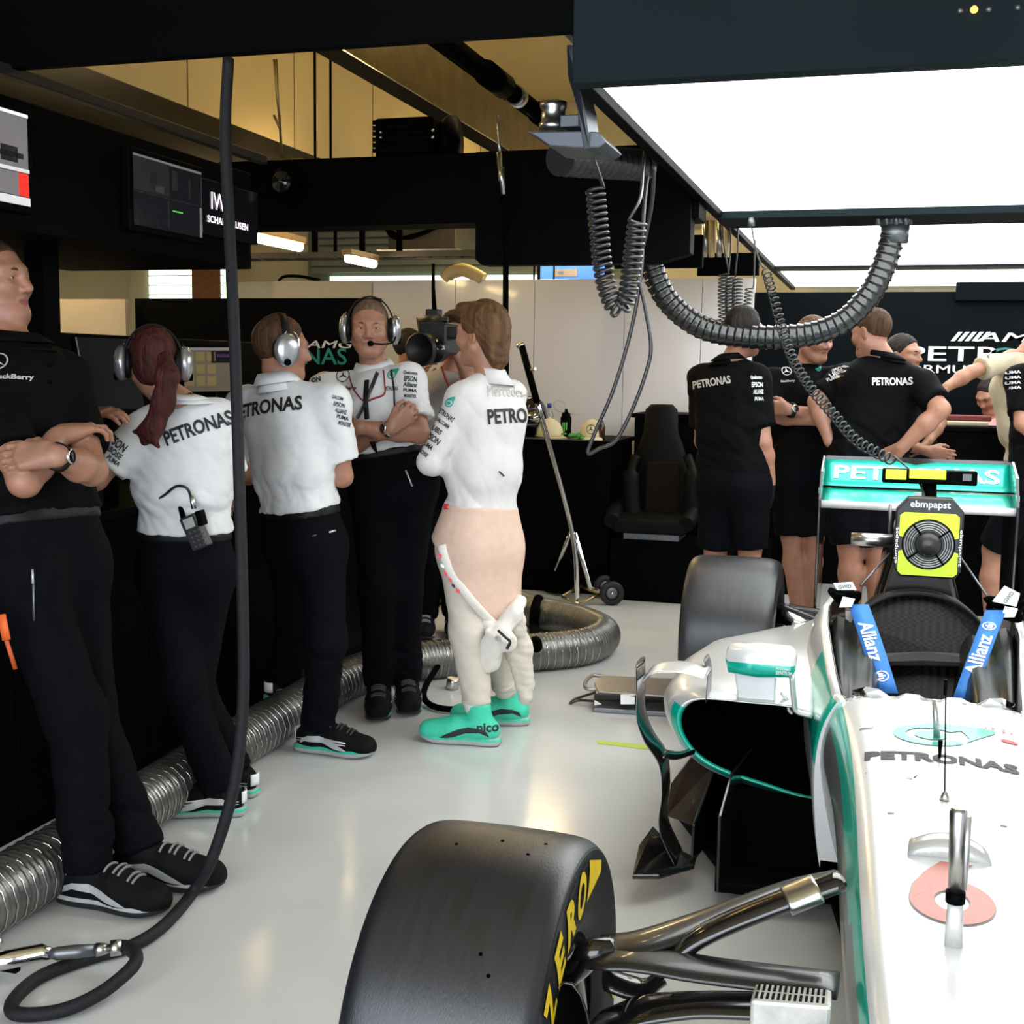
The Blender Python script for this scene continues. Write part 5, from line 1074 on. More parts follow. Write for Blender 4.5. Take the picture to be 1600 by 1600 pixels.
# pod wing, barge boards, floor
def fin(path, chord, th, M, nm, par=car, yaw=0.0):
    R = []
    P = np.array(path, float)
    for i, p in enumerate(P):
        t = nrm(P[min(i+1, len(P)-1)]-P[max(i-1, 0)]); n = nrm(np.cross(t, V(yaw, 1, 0))); c = chord[i] if hasattr(chord, '__len__') else chord
        R.append([p+V(yaw, 1, 0)*c*.5*math.cos(a)+n*th*math.sin(a)*(1+.5*math.cos(a)) for a in np.linspace(0, 2*math.pi, 14, endpoint=False)])
    return MB().loft(R).build(nm, M, par)
for sg in (-1, 1):
    P = mir([tuple(at(u, v, 3.52)) for u, v in ((1106, 1052), (1075, 1044), (1045, 1042), (1022, 1046), (1010, 1058))], sg); fin(cr([V(*p) for p in P], 5), .14, .007, PAINTD, 'pod_wing')
    P = mir([tuple(at(u, v, Y)) for u, v, Y in ((1000, 1033, 3.50), (1001, 1075, 3.50), (1001, 1115, 3.48), (1013, 1150, 3.46), (1035, 1185, 3.44), (1040, 1230, 3.42), (1036, 1285, 3.40), (1062, 1345, 3.38))], sg)
    v_ = fin(cr([V(*p) for p in P], 5), .13, .007, CARBL, 'pod_vane', car)
    P = mir([tuple(at(u, v, 3.60)) for u, v in ((1103, 1027), (1108, 1050), (1106, 1092))], sg); fin(cr([V(*p) for p in P], 4), .10, .005, GREYM, 'wing_fence')
    P = mir([tuple(at(u, v, Y)) for u, v, Y in ((1036, 1178, 3.46), (1060, 1181, 3.5), (1088, 1172, 3.58))], sg); fin(cr([V(*p) for p in P], 4), .08, .006, CARBL, 'vane_stay')
    a = mir([tuple(p) for p in (at(1020, 1290, 3.45), at(1050, 1320, 3.42), at(1088, 1340, 3.42), at(1085, 1352, 3.36), at(1030, 1368, 3.25), at(988, 1368, 3.20), at(998, 1320, 3.35))], sg)
    MB().plate(a, (0, 0, -.012)).build('foot_plate', CARBL, car, .003)
    a = mir([tuple(p) for p in (at(1080, 1180, 3.75), at(1112, 1200, 3.78), at(1112, 1300, 3.62), at(1040, 1275, 3.66), at(1048, 1225, 3.72))], sg)
    MB().plate(a, (0, .01, 0)).build('turning_vane', mat('bronze_carbon', (0.035, 0.022, 0.015), 0.2, noise=0.3, nscale=10, coat=0.5), car, .003)
    a = mir([(-.367, 3.25, .05), (-.367, 3.25, .27), (-.36, 3.45, .33), (-.33, 3.70, .33), (-.33, 3.70, .05)], sg); MB().plate(a, (.008, 0, 0)).build('barge_board', CARBL, car, .002)
    a = mir([(-.46, 3.40, .06), (-.46, 3.42, .17), (-.44, 3.7, .26), (-.40, 3.95, .26), (-.40, 3.95, .06)], sg); MB().plate(a, (.008, 0, 0)).build('barge_board', CARBL, car, .002)
    a = mir([(-.36, 3.40, .05), (-.36, 3.47, .28), (-.06, 3.47, .26), (-.06, 3.40, .05)], sg); MB().plate(a, (0, .02, 0)).build('underbody_shade', BLACKM, car)  # black sheet standing in for the darkness under the chassis
mb = MB(); o_ = [(-.74, 3.80), (-.56, 3.42), (-.54, 3.25), (-.23, 3.27), (-.15, 2.8), (0, 2.66)]
out = [(XC+x, y, .05) for x, y in o_]+[(XC-x, y, .05) for x, y in o_[::-1][1:]]+[(XC+.68, 4.4, .05), (XC+.60, 5.2, .05), (XC+.3, 5.5, .05), (XC-.3, 5.5, .05), (XC-.60, 5.2, .05), (XC-.75, 4.4, .05)]
mb.plate(out, (0, 0, .03)); mb.build('floor_plank', BLACK, car, .003)
# two low stands keep the car off the ground
for y in (2.9, 4.9): box_obj('support_block', BLACKM, XC-.14, XC+.14, y, y+.18, 0.0, .055, car)
# wheels
def wheel(x, Y, R, w, zc, inner_sg, nm, front):
    c = V(x, Y, zc); ax = V(1, 0, 0); h = w/2; rim = .172
    prof = [(rim, -h*.86), (rim+.03, -h*.97), (R*.80, -h*1.0), (R*.915, -h*.985), (R*.955, -h*.93), (R*.985, -h*.80), (R*.997, -h*.5), (R, 0), (R*.997, h*.5), (R*.985, h*.80), (R*.955, h*.93), (R*.915, h*.985), (R*.80, h*1.0), (rim+.03, h*.97), (rim, h*.86)]
    pr = [(p[0], p[1]) for p in cr([V(a, b, 0) for a, b in prof], 4)]; npf = len(pr)
    def tm(i, j): return 0 if 0.19 < i/npf < 0.80 else 1
    t = MB().lathe(c, ax, pr, 72, mif=tm).build(nm, [TYRE, TYREW], car)
    for sg in (-1, 1):
        MB().lathe(c+V(sg*h*.86, 0, 0), (sg, 0, 0), [(rim+.004, 0), (rim-.01, .004), (rim-.02, -.03), (.09, -.05), (.06, -.03), (.0, -.03)], 40).build('rim', BLACK, t)
    mb = MB()
    for k in range(3): mb.tube([c+V(inner_sg*h*z_, R*.93*math.cos(a)*1.0, R*.93*math.sin(a)) for a in np.linspace(0, 2*math.pi, 73) for z_ in (.965,)] if k == 0 else [c+V(inner_sg*h*.985, R*(.905-.02*k)*math.cos(a), R*(.905-.02*k)*math.sin(a)) for a in np.linspace(0, 2*math.pi, 73)], .0022, 5, 0, False)
    mb.build('moulded_ridge', TYREW, t)
    if front:
        bv = bvh_of([t]); mb = MB()
        def arc(txt, a0, da, r, hgt, M):
            a = a0
            for chh in txt:
                if chh != ' ':
                    th = math.radians(a); up_ = V(0, math.cos(th), math.sin(th)); rt_ = V(0, math.sin(th), -math.cos(th)) if inner_sg > 0 else V(0, -math.sin(th), math.cos(th))
                    letters(chh, M, t, c+V(inner_sg*h, 0, 0)+up_*r, rt_, up_, hgt, bv, .045, .015, .058, .0025, 0.15, name='tyre_letter')
                a -= da*inner_sg
        arc('P ZERO', 173 if inner_sg > 0 else 7, 16, .262, .078, YEL); arc('P ZERO', 353 if inner_sg > 0 else 187, 16, .262, .078, YEL)
        for a0_ in (83, 263):
            pts = []
            for k in range(9): pts.append((math.radians(a0_-k*2.6), .232+.005*k, .300-.001*k))
            poly = [[(-(p[0]-math.radians(a0_-9))*.255, p[1]-.252), (-(q[0]-math.radians(a0_-9))*.255, q[1]-.252), (-(q[0]-math.radians(a0_-9))*.255, q[2]-.252), (-(p[0]-math.radians(a0_-9))*.255, p[2]-.252)] for p, q in zip(pts[:-1], pts[1:])]
            th = math.radians(a0_-9); up_ = V(0, math.cos(th), math.sin(th)); rt_ = V(0, math.sin(th), -math.cos(th))
            if inner_sg < 0: continue
            lay('tyre_letter', poly_mesh(poly, .015), YEL, t, c+V(inner_sg*h, 0, 0)+up_*.252, rt_, up_, bv, .0025)
    return t
fl = wheel(-.588, 1.885, .335, .315, .358, 1, 'front_tyre', True)
fr_ = wheel(2*XC+.588, 1.885, .335, .315, .358, -1, 'front_tyre', True)
rl = wheel(-.552, 5.20, .335, .385, .362, 1, 'rear_tyre', False); rr_ = wheel(2*XC+.552, 5.20, .335, .385, .362, -1, 'rear_tyre', False)
# small wear pin holes in the front tread
mb = MB()
for u, v in ((713, 1319), (785, 1314), (853, 1319), (825, 1335), (751, 1491), (763, 1525)):
    d = ray(u, v); o = CAM.copy(); best = None
    h, hn, _, _ = bvh_of([fl]).ray_cast(Vector(o), Vector(nrm(d)))
    if h is not None: mb.cyl(np.array(h)-np.array(hn)*.002, np.array(h)+np.array(hn)*.0008, .0032, None, 10)
mb.build('wear_pin', BLACKM, fl)
# brake duct drum and scoop
def hubset(sg):
    q = lambda p: V(*mir([tuple(p)], sg)[0])
    M0 = MB().lathe(q((-.475, 1.885, .358)), (1 if sg < 0 else -1, 0, 0), [(.165, -.06), (.168, 0), (.160, .02), (.11, .03), (.06, .045), (.0, .05)], 36).build('brake_drum', CARBL, car)
    R = []
    for t in np.linspace(0, 1, 9):
        cx, cy, cz = -.462+.045*t, 1.885-.12*t-.03*t*t, .385+.02*t; w_, h_ = .03+.012*t, .06+.075*t
        R.append([q((cx+w_*math.cos(a), cy, cz+h_*math.sin(a))) for a in np.linspace(0, 2*math.pi, 18, endpoint=False)])
    MB().loft(R, 0, True, False).build('brake_duct', CARBL, car, solid=.004)
    MB().lathe(q((-.43, 1.77, .36)), (0.3 if sg < 0 else -.3, -1, 0), [(.0, -.002), (.05, -.002), (.05, .0), (.0, .0)], 20).build('duct_mesh', carbon('steel_mesh', (.35, .35, .33), (.01, .01, .01), 180), car)
    MB().tube(cr([q(p) for p in ((-.47, 1.90, .45), (-.43, 1.87, .50), (-.41, 1.86, .53), (-.38, 1.88, .53))], 5), .022, 12).build('upright', CARBL, car)
for sg in (-1, 1): hubset(sg)
# front suspension
def arm(pts, w, th, M, nm, par=car):
    P = cr([V(*p) for p in pts], 6); R = []; ww = np.interp(np.linspace(0, 1, len(P)), np.linspace(0, 1, len(w)), w)
    for i, p in enumerate(P):
        t = nrm(P[min(i+1, len(P)-1)]-P[max(0, i-1)]); f = nrm(V(0, 1, 0)-t*t[1]); n = np.cross(t, f)
        R.append([p+f*ww[i]*math.cos(a)+n*th*math.sin(a) for a in np.linspace(0, 2*math.pi, 16, endpoint=False)])
    return MB().loft(R).build(nm, M, par)
for sg in (-1, 1):
    m_ = lambda L: mir([tuple(p) for p in L], sg)
    arm(m_([at(925, 1488, 1.88), at(985, 1492, 1.87), at(1100, 1515, 1.85), at(1310, 1540, 1.84)]), [.055, .062, .046, .042, .042], .011, CARB, 'wishbone')
    arm(m_([at(940, 1482, 1.89), at(1010, 1470, 1.91), at(1120, 1432, 2.0), at(1240, 1388, 2.12), at(1312, 1372, 2.16)]), [.05, .045, .036, .033, .033], .011, CARB, 'wishbone')
    pr_ = m_([at(1040, 1505, 1.9), at(1110, 1455, 1.92), at(1240, 1402, 1.96), at(1315, 1376, 1.98)]); arm(pr_, [.028, .034, .034, .030], .016, CARBL, 'push_rod')
    a_, b_ = [V(*p) for p in m_([at(1228, 1408, 1.945), at(1277, 1388, 1.96)])]; arm([a_, (a_+b_)/2, b_], [.040, .040], .022, STEEL, 'rod_sleeve')
    arm(m_([at(930, 1606, 1.83), at(1000, 1580, 1.80), at(1090, 1570, 1.80), at(1200, 1572, 1.8)]), [.05, .05, .04, .04], .012, CARBL, 'wishbone')
    arm(m_([at(945, 1530, 1.86), at(1000, 1545, 1.88), at(1035, 1528, 1.9)]), [.03, .035, .02], .012, CARBL, 'steering_arm')
    bxp = [V(*p) for p in m_([at(1180, 1535, 1.78), at(1300, 1545, 1.78), at(1300, 1572, 1.70), at(1172, 1562, 1.70)])]; s_ = MB().plate(bxp, (0, 0, -.09)).build('silver_cover', mat('worn_silver', (0.5, 0.49, 0.45), 0.4, 0.5, noise=0.25, nscale=25), car, .006); s_['label'] = 'worn silver cover box'
    e0, e1, e3 = bxp[0], bxp[1], bxp[3]; mb = MB(); n = np.cross(e1-e0, e3-e0); n = nrm(n)*(1 if n[2] > 0 else -1)
    for r_ in range(2):
        for k in range(13):
            a0 = e0+(e1-e0)*(.05+.07*k)+(e3-e0)*(.12+.45*r_); mb.plate([a0+n*.0005, a0+(e1-e0)*.035+n*.0005, a0+(e1-e0)*.035+(e3-e0)*.32+n*.0005, a0+(e3-e0)*.32+n*.0005], n*.001)
    mb.build('cover_slot', BLACK, s_)
    # rear suspension
    for p, q in (((-.36, 5.2, .50), (.05, 4.95, .42)), ((-.36, 5.2, .50), (.05, 5.4, .42)), ((-.36, 5.2, .25), (.08, 5.0, .22)), ((-.36, 5.2, .25), (.08, 5.4, .22))):
        P = m_([p, q]); arm([P[0], (V(*P[0])+V(*P[1]))/2, P[1]], [.025, .025], .012, CARB, 'rear_wishbone')
    P = m_([(-.37, 5.15, .47), (-.30, 5.10, .46), (-.24, 5.06, .45)]); MB().tube([V(*p) for p in P], [.035, .03, .018], 14).build('rear_hub', CHROME, car)
# probes and scoop on the nose
def onnose(u, v):
    h, hn, _, _ = cb.ray_cast(Vector(CAM), Vector(nrm(ray(u, v)))); return np.array(h)
b0 = onnose(1490, 1478); t0 = at(1498, 1262, b0[1])
pp = MB().tube([b0, b0+(t0-b0)*.35], [.014, .011], 12, flat=.5).build('pitot_mast', PAINTD, car); MB().tube([b0+(t0-b0)*.33, b0+(t0-b0)*.97, t0], [.011, .013, .010], 12).build('pitot_tube', STEEL, pp); MB().tube([b0+(t0-b0)*.42+V(.012, 0, 0), b0+(t0-b0)*.95+V(.014, 0, 0)], .005, 8).build('pitot_line', SILVER, pp)
MB().tube([b0+(t0-b0)*.32, b0+(t0-b0)*.40], [.0145, .0145], 12).build('pitot_joint', BLACK, pp)
b1 = onnose(1476, 1250); t1 = at(1478, 1062, b1[1]); an = MB().tube([b1, t1], [.0016, .0012], 6).build('antenna', BLACK, car); MB().lathe(b1, (0, 0, 1), [(0, 0), (.010, 0), (.008, .008), (.003, .018), (0, .02)], 14).build('antenna_base', STEEL, an); MB().tube([t1-V(0, 0, .03), t1], [.0035, .0035], 8).build('antenna_tip', BLACK, an)
b2 = onnose(1464, 1152); t2 = at(1460, 1093, b2[1]); MB().tube([b2, t2], [.008, .005], 10).build('probe', SILVER, car)
b3 = onnose(1468, 1185); MB().tube([b3, b3+V(0, 0, .04)], [.003, .005], 8).build('antenna_stub', BLACK, car)
s0_ = onnose(1483, 1342); R = []
for k in range(13):
    x = -.070+.140*k/12; u = 1-(abs(x)/.070)**2.2; zt = s0_[2]; R.append([V(s0_[0]+x, s0_[1]-.0, zt-.004), V(s0_[0]+x, s0_[1]-.004, zt+.026*u), V(s0_[0]+x*.95, s0_[1]+.05, zt+.024*u+.004), V(s0_[0]+x*.8, s0_[1]+.11, zt-.002)])
sc_o = MB().grid(R).build('nose_scoop', PAINTD, car, solid=.003)
MB().plate([V(s0_[0]+x, s0_[1]+.004, s0_[2]+z) for x, z in [(-.066, .0)]+[(-.070+.140*k/12, .024*(1-(abs(-.070+.140*k/12)/.070)**2.2)) for k in range(1, 12)]+[(.066, .0)]], (0, .004, 0)).build('scoop_opening', BLACKM, sc_o)
# livery on the nose
P0 = onnose(1470, 1186); letters('PETRONAS', INK, ch, (P0[0], P0[1], .70), nrm(V(1, 0, 0)), (0, 1, 0), .055, cb, .045, .03, .315, .002)
D0 = onnose(1462, 1152); drop = ring_poly(0, 0, .044, .066, 26, 40, 330)
S_ = V(1.55, 1.35, 1)
v_, f_ = poly_mesh(drop+ring_poly(0, 0, 0.0005, .029, 22)+[[(.05, .043), (.115, .078), (.115, .085), (.0, .082), (-.02, .064), (.03, .05)], [(.057, -.034), (.115, .06), (.115, .078), (.052, .052), (.06, .03), (.066, 0)]], .02)
lay('emblem', (v_*V(1.25, 1.15, 1), f_), mat('teal_livery', (0.0, 0.42, 0.30), 0.35, noise=0.03, coat=.3), ch, (D0[0]-.01, D0[1]+.01, .70), (1, 0, 0), (0, 1, 0), cb, .002)
N0 = onnose(1487, 1405); SAL = mat('salmon_number', (0.72, 0.24, 0.20), 0.4, noise=0.03)
def six(g):
    P = []
    for k in range(40):
        t0, t1 = 2*math.pi*k/40, 2*math.pi*(k+1)/40; q = lambda t, rx, ry: (rx*math.cos(t), ry*math.sin(t)-.03)
        P.append([q(t0, .028-g, .036-g), q(t0, .066+g, .078+g), q(t1, .066+g, .078+g), q(t1, .028-g, .036-g)])
    P.append([(-.066-g, -.03), (-.060-g, .02), (-.040, .07), (-.012, .115+g), (.040+g, .115+g), (.010+g, .075), (-.005+g, .040-g), (-.030+g, .0)])
    return poly_mesh(P, .03)
lay('lettering', six(.002), mat('grey_outline', (0.35, 0.33, 0.33), 0.4, noise=.03), ch, (N0[0], N0[1]+.02, .70), (1, 0, 0), (0, 1, 0), cb, .0015); lay('lettering', six(0), SAL, ch, (N0[0], N0[1]+.02, .70), (1, 0, 0), (0, 1, 0), cb, .0025)
for u, v, M, t in ((1560, 1142, mat('pink_print', (0.6, 0.12, 0.14), 0.4, noise=.05), 'N'), (1354, 1139, INK, '~')):
    p = onnose(u, v); letters(t, M, ch, (p[0], p[1], .70), (1, 0, 0), (0, 1, 0), .025 if t == 'N' else .012, cb, .02, .02, .03, .002)
p = onnose(1560, 1142); lay('emblem', (lambda q: (q[0]*V(1.5, 1, 1), q[1]))(poly_mesh(ring_poly(0, 0, .018, .0205), .02)), MATS['pink_print'], ch, (p[0], p[1], .70), (1, 0, 0), (0, 1, 0), cb, .002)
p = onnose(1577, 1160); lay('emblem', (lambda q: (q[0]*V(1.6, 1, 1), q[1]))(poly_mesh(ring_poly(0, 0, .0005, .012), .02)), RED, ch, (p[0], p[1], .70), (1, 0, 0), (0, 1, 0), cb, .002)
mb = MB()
for u, v in ((1392, 1271), (1568, 1291)): p = onnose(u, v); mb.box(p+V(0, 0, .001), (.012, .006, .002))
mb.build('panel_clip', GREYM, ch)
mb = MB(); a, b = onnose(1352, 1208), onnose(1425, 1218); mb.tube([a, (a+b)/2+V(0, 0, .001), b], .0012, 5); a = onnose(1428, 1216); mb.tube([a, a+V(.01, .03, 0)], .0018, 5); mb.build('panel_line', INK, ch)
# clear deflector at the cockpit edge
G = []
for k in range(13):
    x = -.20+.40*k/12; y = 3.235-.06*(1-(x/.2)**2); zz = .650+.02*abs(math.sin(k*math.pi/3)); G.append([V(XC+x, y-.02, .635), V(XC+x, y+.03, zz)])
MB().grid(G).build('wind_deflector', mat('clear_plastic', (0.6, 0.62, 0.62), 0.04, trans=1.0, noise=.02, spec=.3), car, solid=.002)
MB().tube(cr([at(1386, 1098, 3.3), at(1430, 1110, 3.28), at(1480, 1112, 3.28), at(1530, 1105, 3.3)], 5), .004, 8).build('deflector_strip', STEEL, car)
# ------------------------------------------------------------------ cables, hoses, ducts
def ridged(path, R, ridge, pitch, step, n=20):
    P = resample(path, step); s = np.arange(len(P))*step; ph = (s/pitch) % 1.0
    return P, R-ridge*0.5*(1+np.cos(2*math.pi*ph))*0.5*1.0
# silver duct on the floor: one long run along the desk that curls behind the driver
dp = cr([V(-2.16, 1.2, .092), V(-2.15, 2.2, .092), V(-2.16, 2.9, .092), V(-2.20, 3.6, .092), V(-2.22, 4.4, .092), V(-2.22, 4.9, .092), V(-2.08, 5.25, .092), V(-1.82, 5.50, .092), V(-1.56, 5.68, .092), V(-1.36, 5.90, .092), V(-1.34, 6.20, .092), V(-1.52, 6.45, .092), V(-1.80, 6.62, .092), V(-2.05, 6.82, .092), V(-2.5, 7.1, .092), V(-3.2, 7.15, .092)], 12)
P, r = ridged(dp, .094, .007, .020, .005)
dt = empty('flexible_duct', (-2.16, 2.9, 0), 'long ribbed silver flexible duct lying along the desk foot', 'duct')
MB().tube(P, r, 22).build('sleeve', DUCT, dt)
wr = coil_path(dp[:110], .0945, 130, 12); MB().tube(wr, .0016, 4, 0, False).build('wire_spiral', CHROME, dt)
# big black ribbed hose under the light box
hp = cr([at(1005, 318, 6.1), at(1008, 345, 6.15), at(1014, 400, 6.2), at(1040, 465, 6.22), at(1090, 508, 6.24), at(1150, 524, 6.24), at(1215, 527, 6.24), at(1275, 520, 6.24), at(1325, 497, 6.24), at(1362, 455, 6.24), at(1382, 412, 6.24), at(1394, 372, 6.24), at(1398, 352, 6.24)], 10)
step = .0045; Pq = resample(hp, step); sq = np.arange(len(Pq))*step; saw = (sq/.038) % 1.0
rr = .056+.0085*(1-saw)**1.5*np.minimum(1, saw*8+.0)
hz = tag(MB().tube(Pq, rr, 28).build('ribbed_hose', mat('black_hose_shell', (0.014, 0.015, 0.016), 0.24, noise=0.2, spec=0.6, coat=.3), None), 'thick black ribbed hose hanging in a U below the white light panels', 'hose')
# coiled cables
def coil_thing(label, lead, path, R, turns, r, tail=None, group=None, nm='coiled_cable', phase=0):
    t = empty(nm, path[0], label, 'cable', group)
    cp = coil_path(cr(path, 10), R, turns, 12, phase); MB().tube(cp, r, 6).build('coil', CORD, t)
    if lead is not None: MB().tube(cr(list(lead)+[cp[0]], 6), r, 6).build('lead', CORD, t)
    if tail is not None: MB().tube(cr([cp[-1]]+list(tail), 6), r, 6).build('lead', CORD, t)
    return t
coil_thing('thick black coiled cable hanging in a narrow U at the light box corner', [at(908, 135, 3.60), at(912, 180, 3.62), at(922, 230, 3.68), at(935, 270, 3.80)], [at(930, 295, 3.9), at(936, 360, 3.9), at(942, 420, 3.9), at(952, 462, 3.9), at(966, 482, 3.9), at(980, 462, 3.9), at(987, 415, 3.9), at(993, 370, 3.9), at(996, 345, 3.9)], .028, 34, .0062, [at(1000, 310, 3.95), at(1004, 270, 4.2), at(1008, 225, 4.4)])
for k, (u, lab) in enumerate(((1131, 'left'), (1142, 'middle'), (1153, 'right'))):
    coil_thing(f'{lab} coil of the three springy cables hanging before the white partition', [at(u-3, 330, 6.4), at(u, 380, 6.4)], [at(u, 428+k*3, 6.4), at(u-1, 470, 6.4), at(u+1, 520, 6.4)], .026, 16, .004, None, 'springy cables before the partition', phase=k*2)
coil_thing('small springy cable on a hooked lead right of the three coils', [at(1180, 375, 6.5), at(1178, 440, 6.5), at(1176, 450, 6.5)], [at(1171, 450, 6.5), at(1167, 480, 6.5), at(1160, 520, 6.5)], .020, 12, .004)
coil_thing('long springy black cable running from the light box to the race car fan', [at(1174, 352, 6.05), at(1180, 385, 5.95), at(1190, 415, 5.9)], [at(1197, 424, 5.9), at(1206, 455, 5.8), at(1218, 500, 5.7), at(1236, 555, 5.55), at(1262, 600, 5.4), at(1300, 645, 5.25), at(1340, 690, 5.1), at(1396, 720, 4.95)], .020, 42, .0042, [at(1415, 728, 4.85), at(1432, 745, 4.75), at(1442, 768, 4.65), at(1446, 786, 4.55)])
for u, v in ((1174, 352),): tag(MB().cyl(at(u, v+2, 6.05), at(u, v-12, 6.05), .018, .016, 10).build('cable_gland', GREYM), 'grey cable gland under the light box cross beam', 'fitting')
tag(MB().tube(cr([at(1014, 250, 4.6), at(1006, 330, 4.55), at(1001, 430, 4.5), at(985, 520, 4.5), at(958, 610, 4.5), at(930, 675, 4.5), at(919, 708, 4.5), at(938, 700, 4.5), at(962, 688, 4.5), at(988, 640, 4.5), at(1010, 580, 4.5), at(1017, 540, 4.5), at(1008, 480, 4.5), at(996, 420, 4.48), at(1006, 380, 4.45), at(1018, 320, 4.4), at(1022, 260, 4.3)], 8), .0075, 8).build('looped_cable', CORD), 'slim black cable hanging in a long loop left of the race car', 'cable')
# light box corner bracket with its ribbed drum
t = empty('corner_bracket', at(910, 180, 3.6), 'grey metal bracket arm with tray at the light box corner', 'bracket')
BRM = mat('bracket_grey', (0.085, 0.095, 0.11), 0.35, 0.5, noise=0.08)
mb = MB(); mb.plate([at(885, 70, 3.45), at(897, 70, 3.45), at(901, 118, 3.45), at(914, 170, 3.5), at(922, 232, 3.55), at(912, 234, 3.55), at(902, 172, 3.5), at(887, 118, 3.45)], (.012, .10, 0)); mb.build('arm', BRM, t, .003)
mb = MB(); mb.plate([at(823, 206, 3.55), at(850, 205, 3.55), at(905, 204, 3.55), at(935, 206, 3.55), at(948, 222, 3.55), at(936, 231, 3.55), at(900, 231, 3.55), at(858, 228, 3.55), at(838, 214, 3.55)], (0, .22, .0)); mb.build('tray', BRM, t, .004)
mb = MB(); mb.lathe(at(864, 204, 3.62), (0, 0, 1), [(0, 0), (.042, 0), (.042, .02), (.036, .024), (.036, .06), (.040, .066), (.040, .082), (0, .082)], 28); mb.build('screw_cap', STEEL, t); MB().bx(at(880, 190, 3.62)[0], at(910, 190, 3.62)[0], 3.58, 3.68, at(880, 203, 3.62)[2], at(880, 184, 3.62)[2]).build('hinge_block', BRM, t, .003)
t = empty('ribbed_drum', at(935, 258, 4.2), 'dark ribbed drum under the bracket tray', 'drum'); mb = MB()
dpa = [at(875, 248, 4.1), at(1000, 258, 4.6)]; P = resample(dpa, .006); mb.tube(P, .055+.004*np.cos(np.arange(len(P))*.9), 24); mb.build('shell', mat('drum_black', (0.015, 0.015, 0.016), 0.35, noise=.1), t); MB().tube([at(1002, 258, 4.62), at(1006, 258, 4.64)], .058, 24).build('end_cap', GREYM, t)
# pipes glimpsed behind the drop panel
for i, u in enumerate((1102, 1112, 1124, 1136)):
    tag(MB().tube([at(u, 345, 7.2), at(u, 402, 7.2)], .018, 8).build('valve_pipe', CREAM if i % 2 else STEEL), ('first', 'second', 'third', 'fourth')[i]+' short upright pipe from the left below the light box edge', 'pipe', 'short pipes behind the drop panel')
# black air hose with its gun
hb = empty('air_hose', (-1.76, 2.5, 0), 'black air line hanging from the gantry and looping over the floor', 'hose')
hpts = [at(357, 92, 3.25), at(352, 200, 3.22), at(357, 330, 3.18), at(366, 520, 3.10), at(374, 760, 3.02), at(380, 980, 2.96), at(379, 1110, 2.92), at(365, 1230, 2.87), at(332, 1340, 2.84), atz(300, 1396, .022), atz(255, 1447, .019), atz(205, 1478, .018), atz(140, 1497, .018), atz(65, 1525, .018), atz(22, 1562, .018), atz(26, 1584, .018), atz(92, 1580, .02), atz(155, 1553, .035), atz(203, 1515, .055), atz(213, 1494, .06), atz(197, 1480, .06), atz(180, 1481, .06)]
MB().tube(cr(hpts, 10), .0165, 14).build('hose', mat('air_hose_rubber', (0.010, 0.010, 0.012), 0.6, noise=.2, bump=.3, bscale=300, spec=.25), hb)
MB().cyl(atz(190, 1480, .06), atz(172, 1482, .06), .019, .019, 16).build('clamp', STEEL, hb)
ag = empty('air_gun', (-1.9, 2.4, 0), 'silver air gun lying on the floor at the hose end', 'air gun')
def lz(u, v, z=.055): return atz(u, v, z)
MB().tube([lz(172, 1482), lz(160, 1483), lz(150, 1484)], [.010, .015, .017], 16).build('coupling', STEEL, ag); MB().tube([lz(150, 1484), lz(118, 1487), lz(90, 1490), lz(78, 1490)], [.014, .017, .016, .012], 16).build('swivel', GREYM, ag)
MB().tube([lz(80, 1490), lz(66, 1488), lz(20, 1498), lz(-40, 1508)], [.014, .021, .023, .022], 16).build('handle', CHROME, ag); MB().box(lz(15, 1508, .03), (.05, .02, .03)).build('trigger', BLACK, ag, .003)
MB().sphere(lz(-8, 1475, .08), .02, 0, 12).build('valve_knob', STEEL, ag)
# thinner hose behind the driver
ht = empty('drop_hose', at(785, 300, 5.3), 'thin black hose with silver coupling hanging behind the driver', 'hose')
MB().tube(cr([at(777, 180, 5.3), at(781, 240, 5.3)], 4), .008, 8).build('wire', STEEL, ht); mb = MB(); mb.tube([at(780, 238, 5.3), at(781, 262, 5.3), at(783, 263, 5.3), at(784, 282, 5.3), at(785, 284, 5.3), at(787, 310, 5.3)], [.012, .012, .016, .016, .012, .010], 14); mb.build('coupling', STEEL, ht)
MB().tube(cr([at(786, 305, 5.3), at(790, 360, 5.3), at(790, 480, 5.3), at(789, 620, 5.3), at(770, 820, 5.32), at(725, 960, 5.4), at(690, 1030, 5.35), atz(664, 1075, .05), atz(668, 1098, .02), atz(700, 1108, .018), atz(760, 1105, .018)], 8), .014, 10).build('hose', BLACKM, ht)
tag(MB().tube(cr([at(706, 1075, 5.2), at(709, 1060, 5.2)], 3), .03, 14).build('floor_coupling', STEEL), 'small silver coupling on the floor behind the cream trousers', 'fitting')
tag(MB().tube(cr([at(842, 935, 6.6), at(836, 955, 6.5), at(835, 985, 6.4), atz(838, 1010, .2)], 5), .03, 10).build('duct_strap', BLACKM), 'black strap loop standing on the curled silver duct', 'strap')

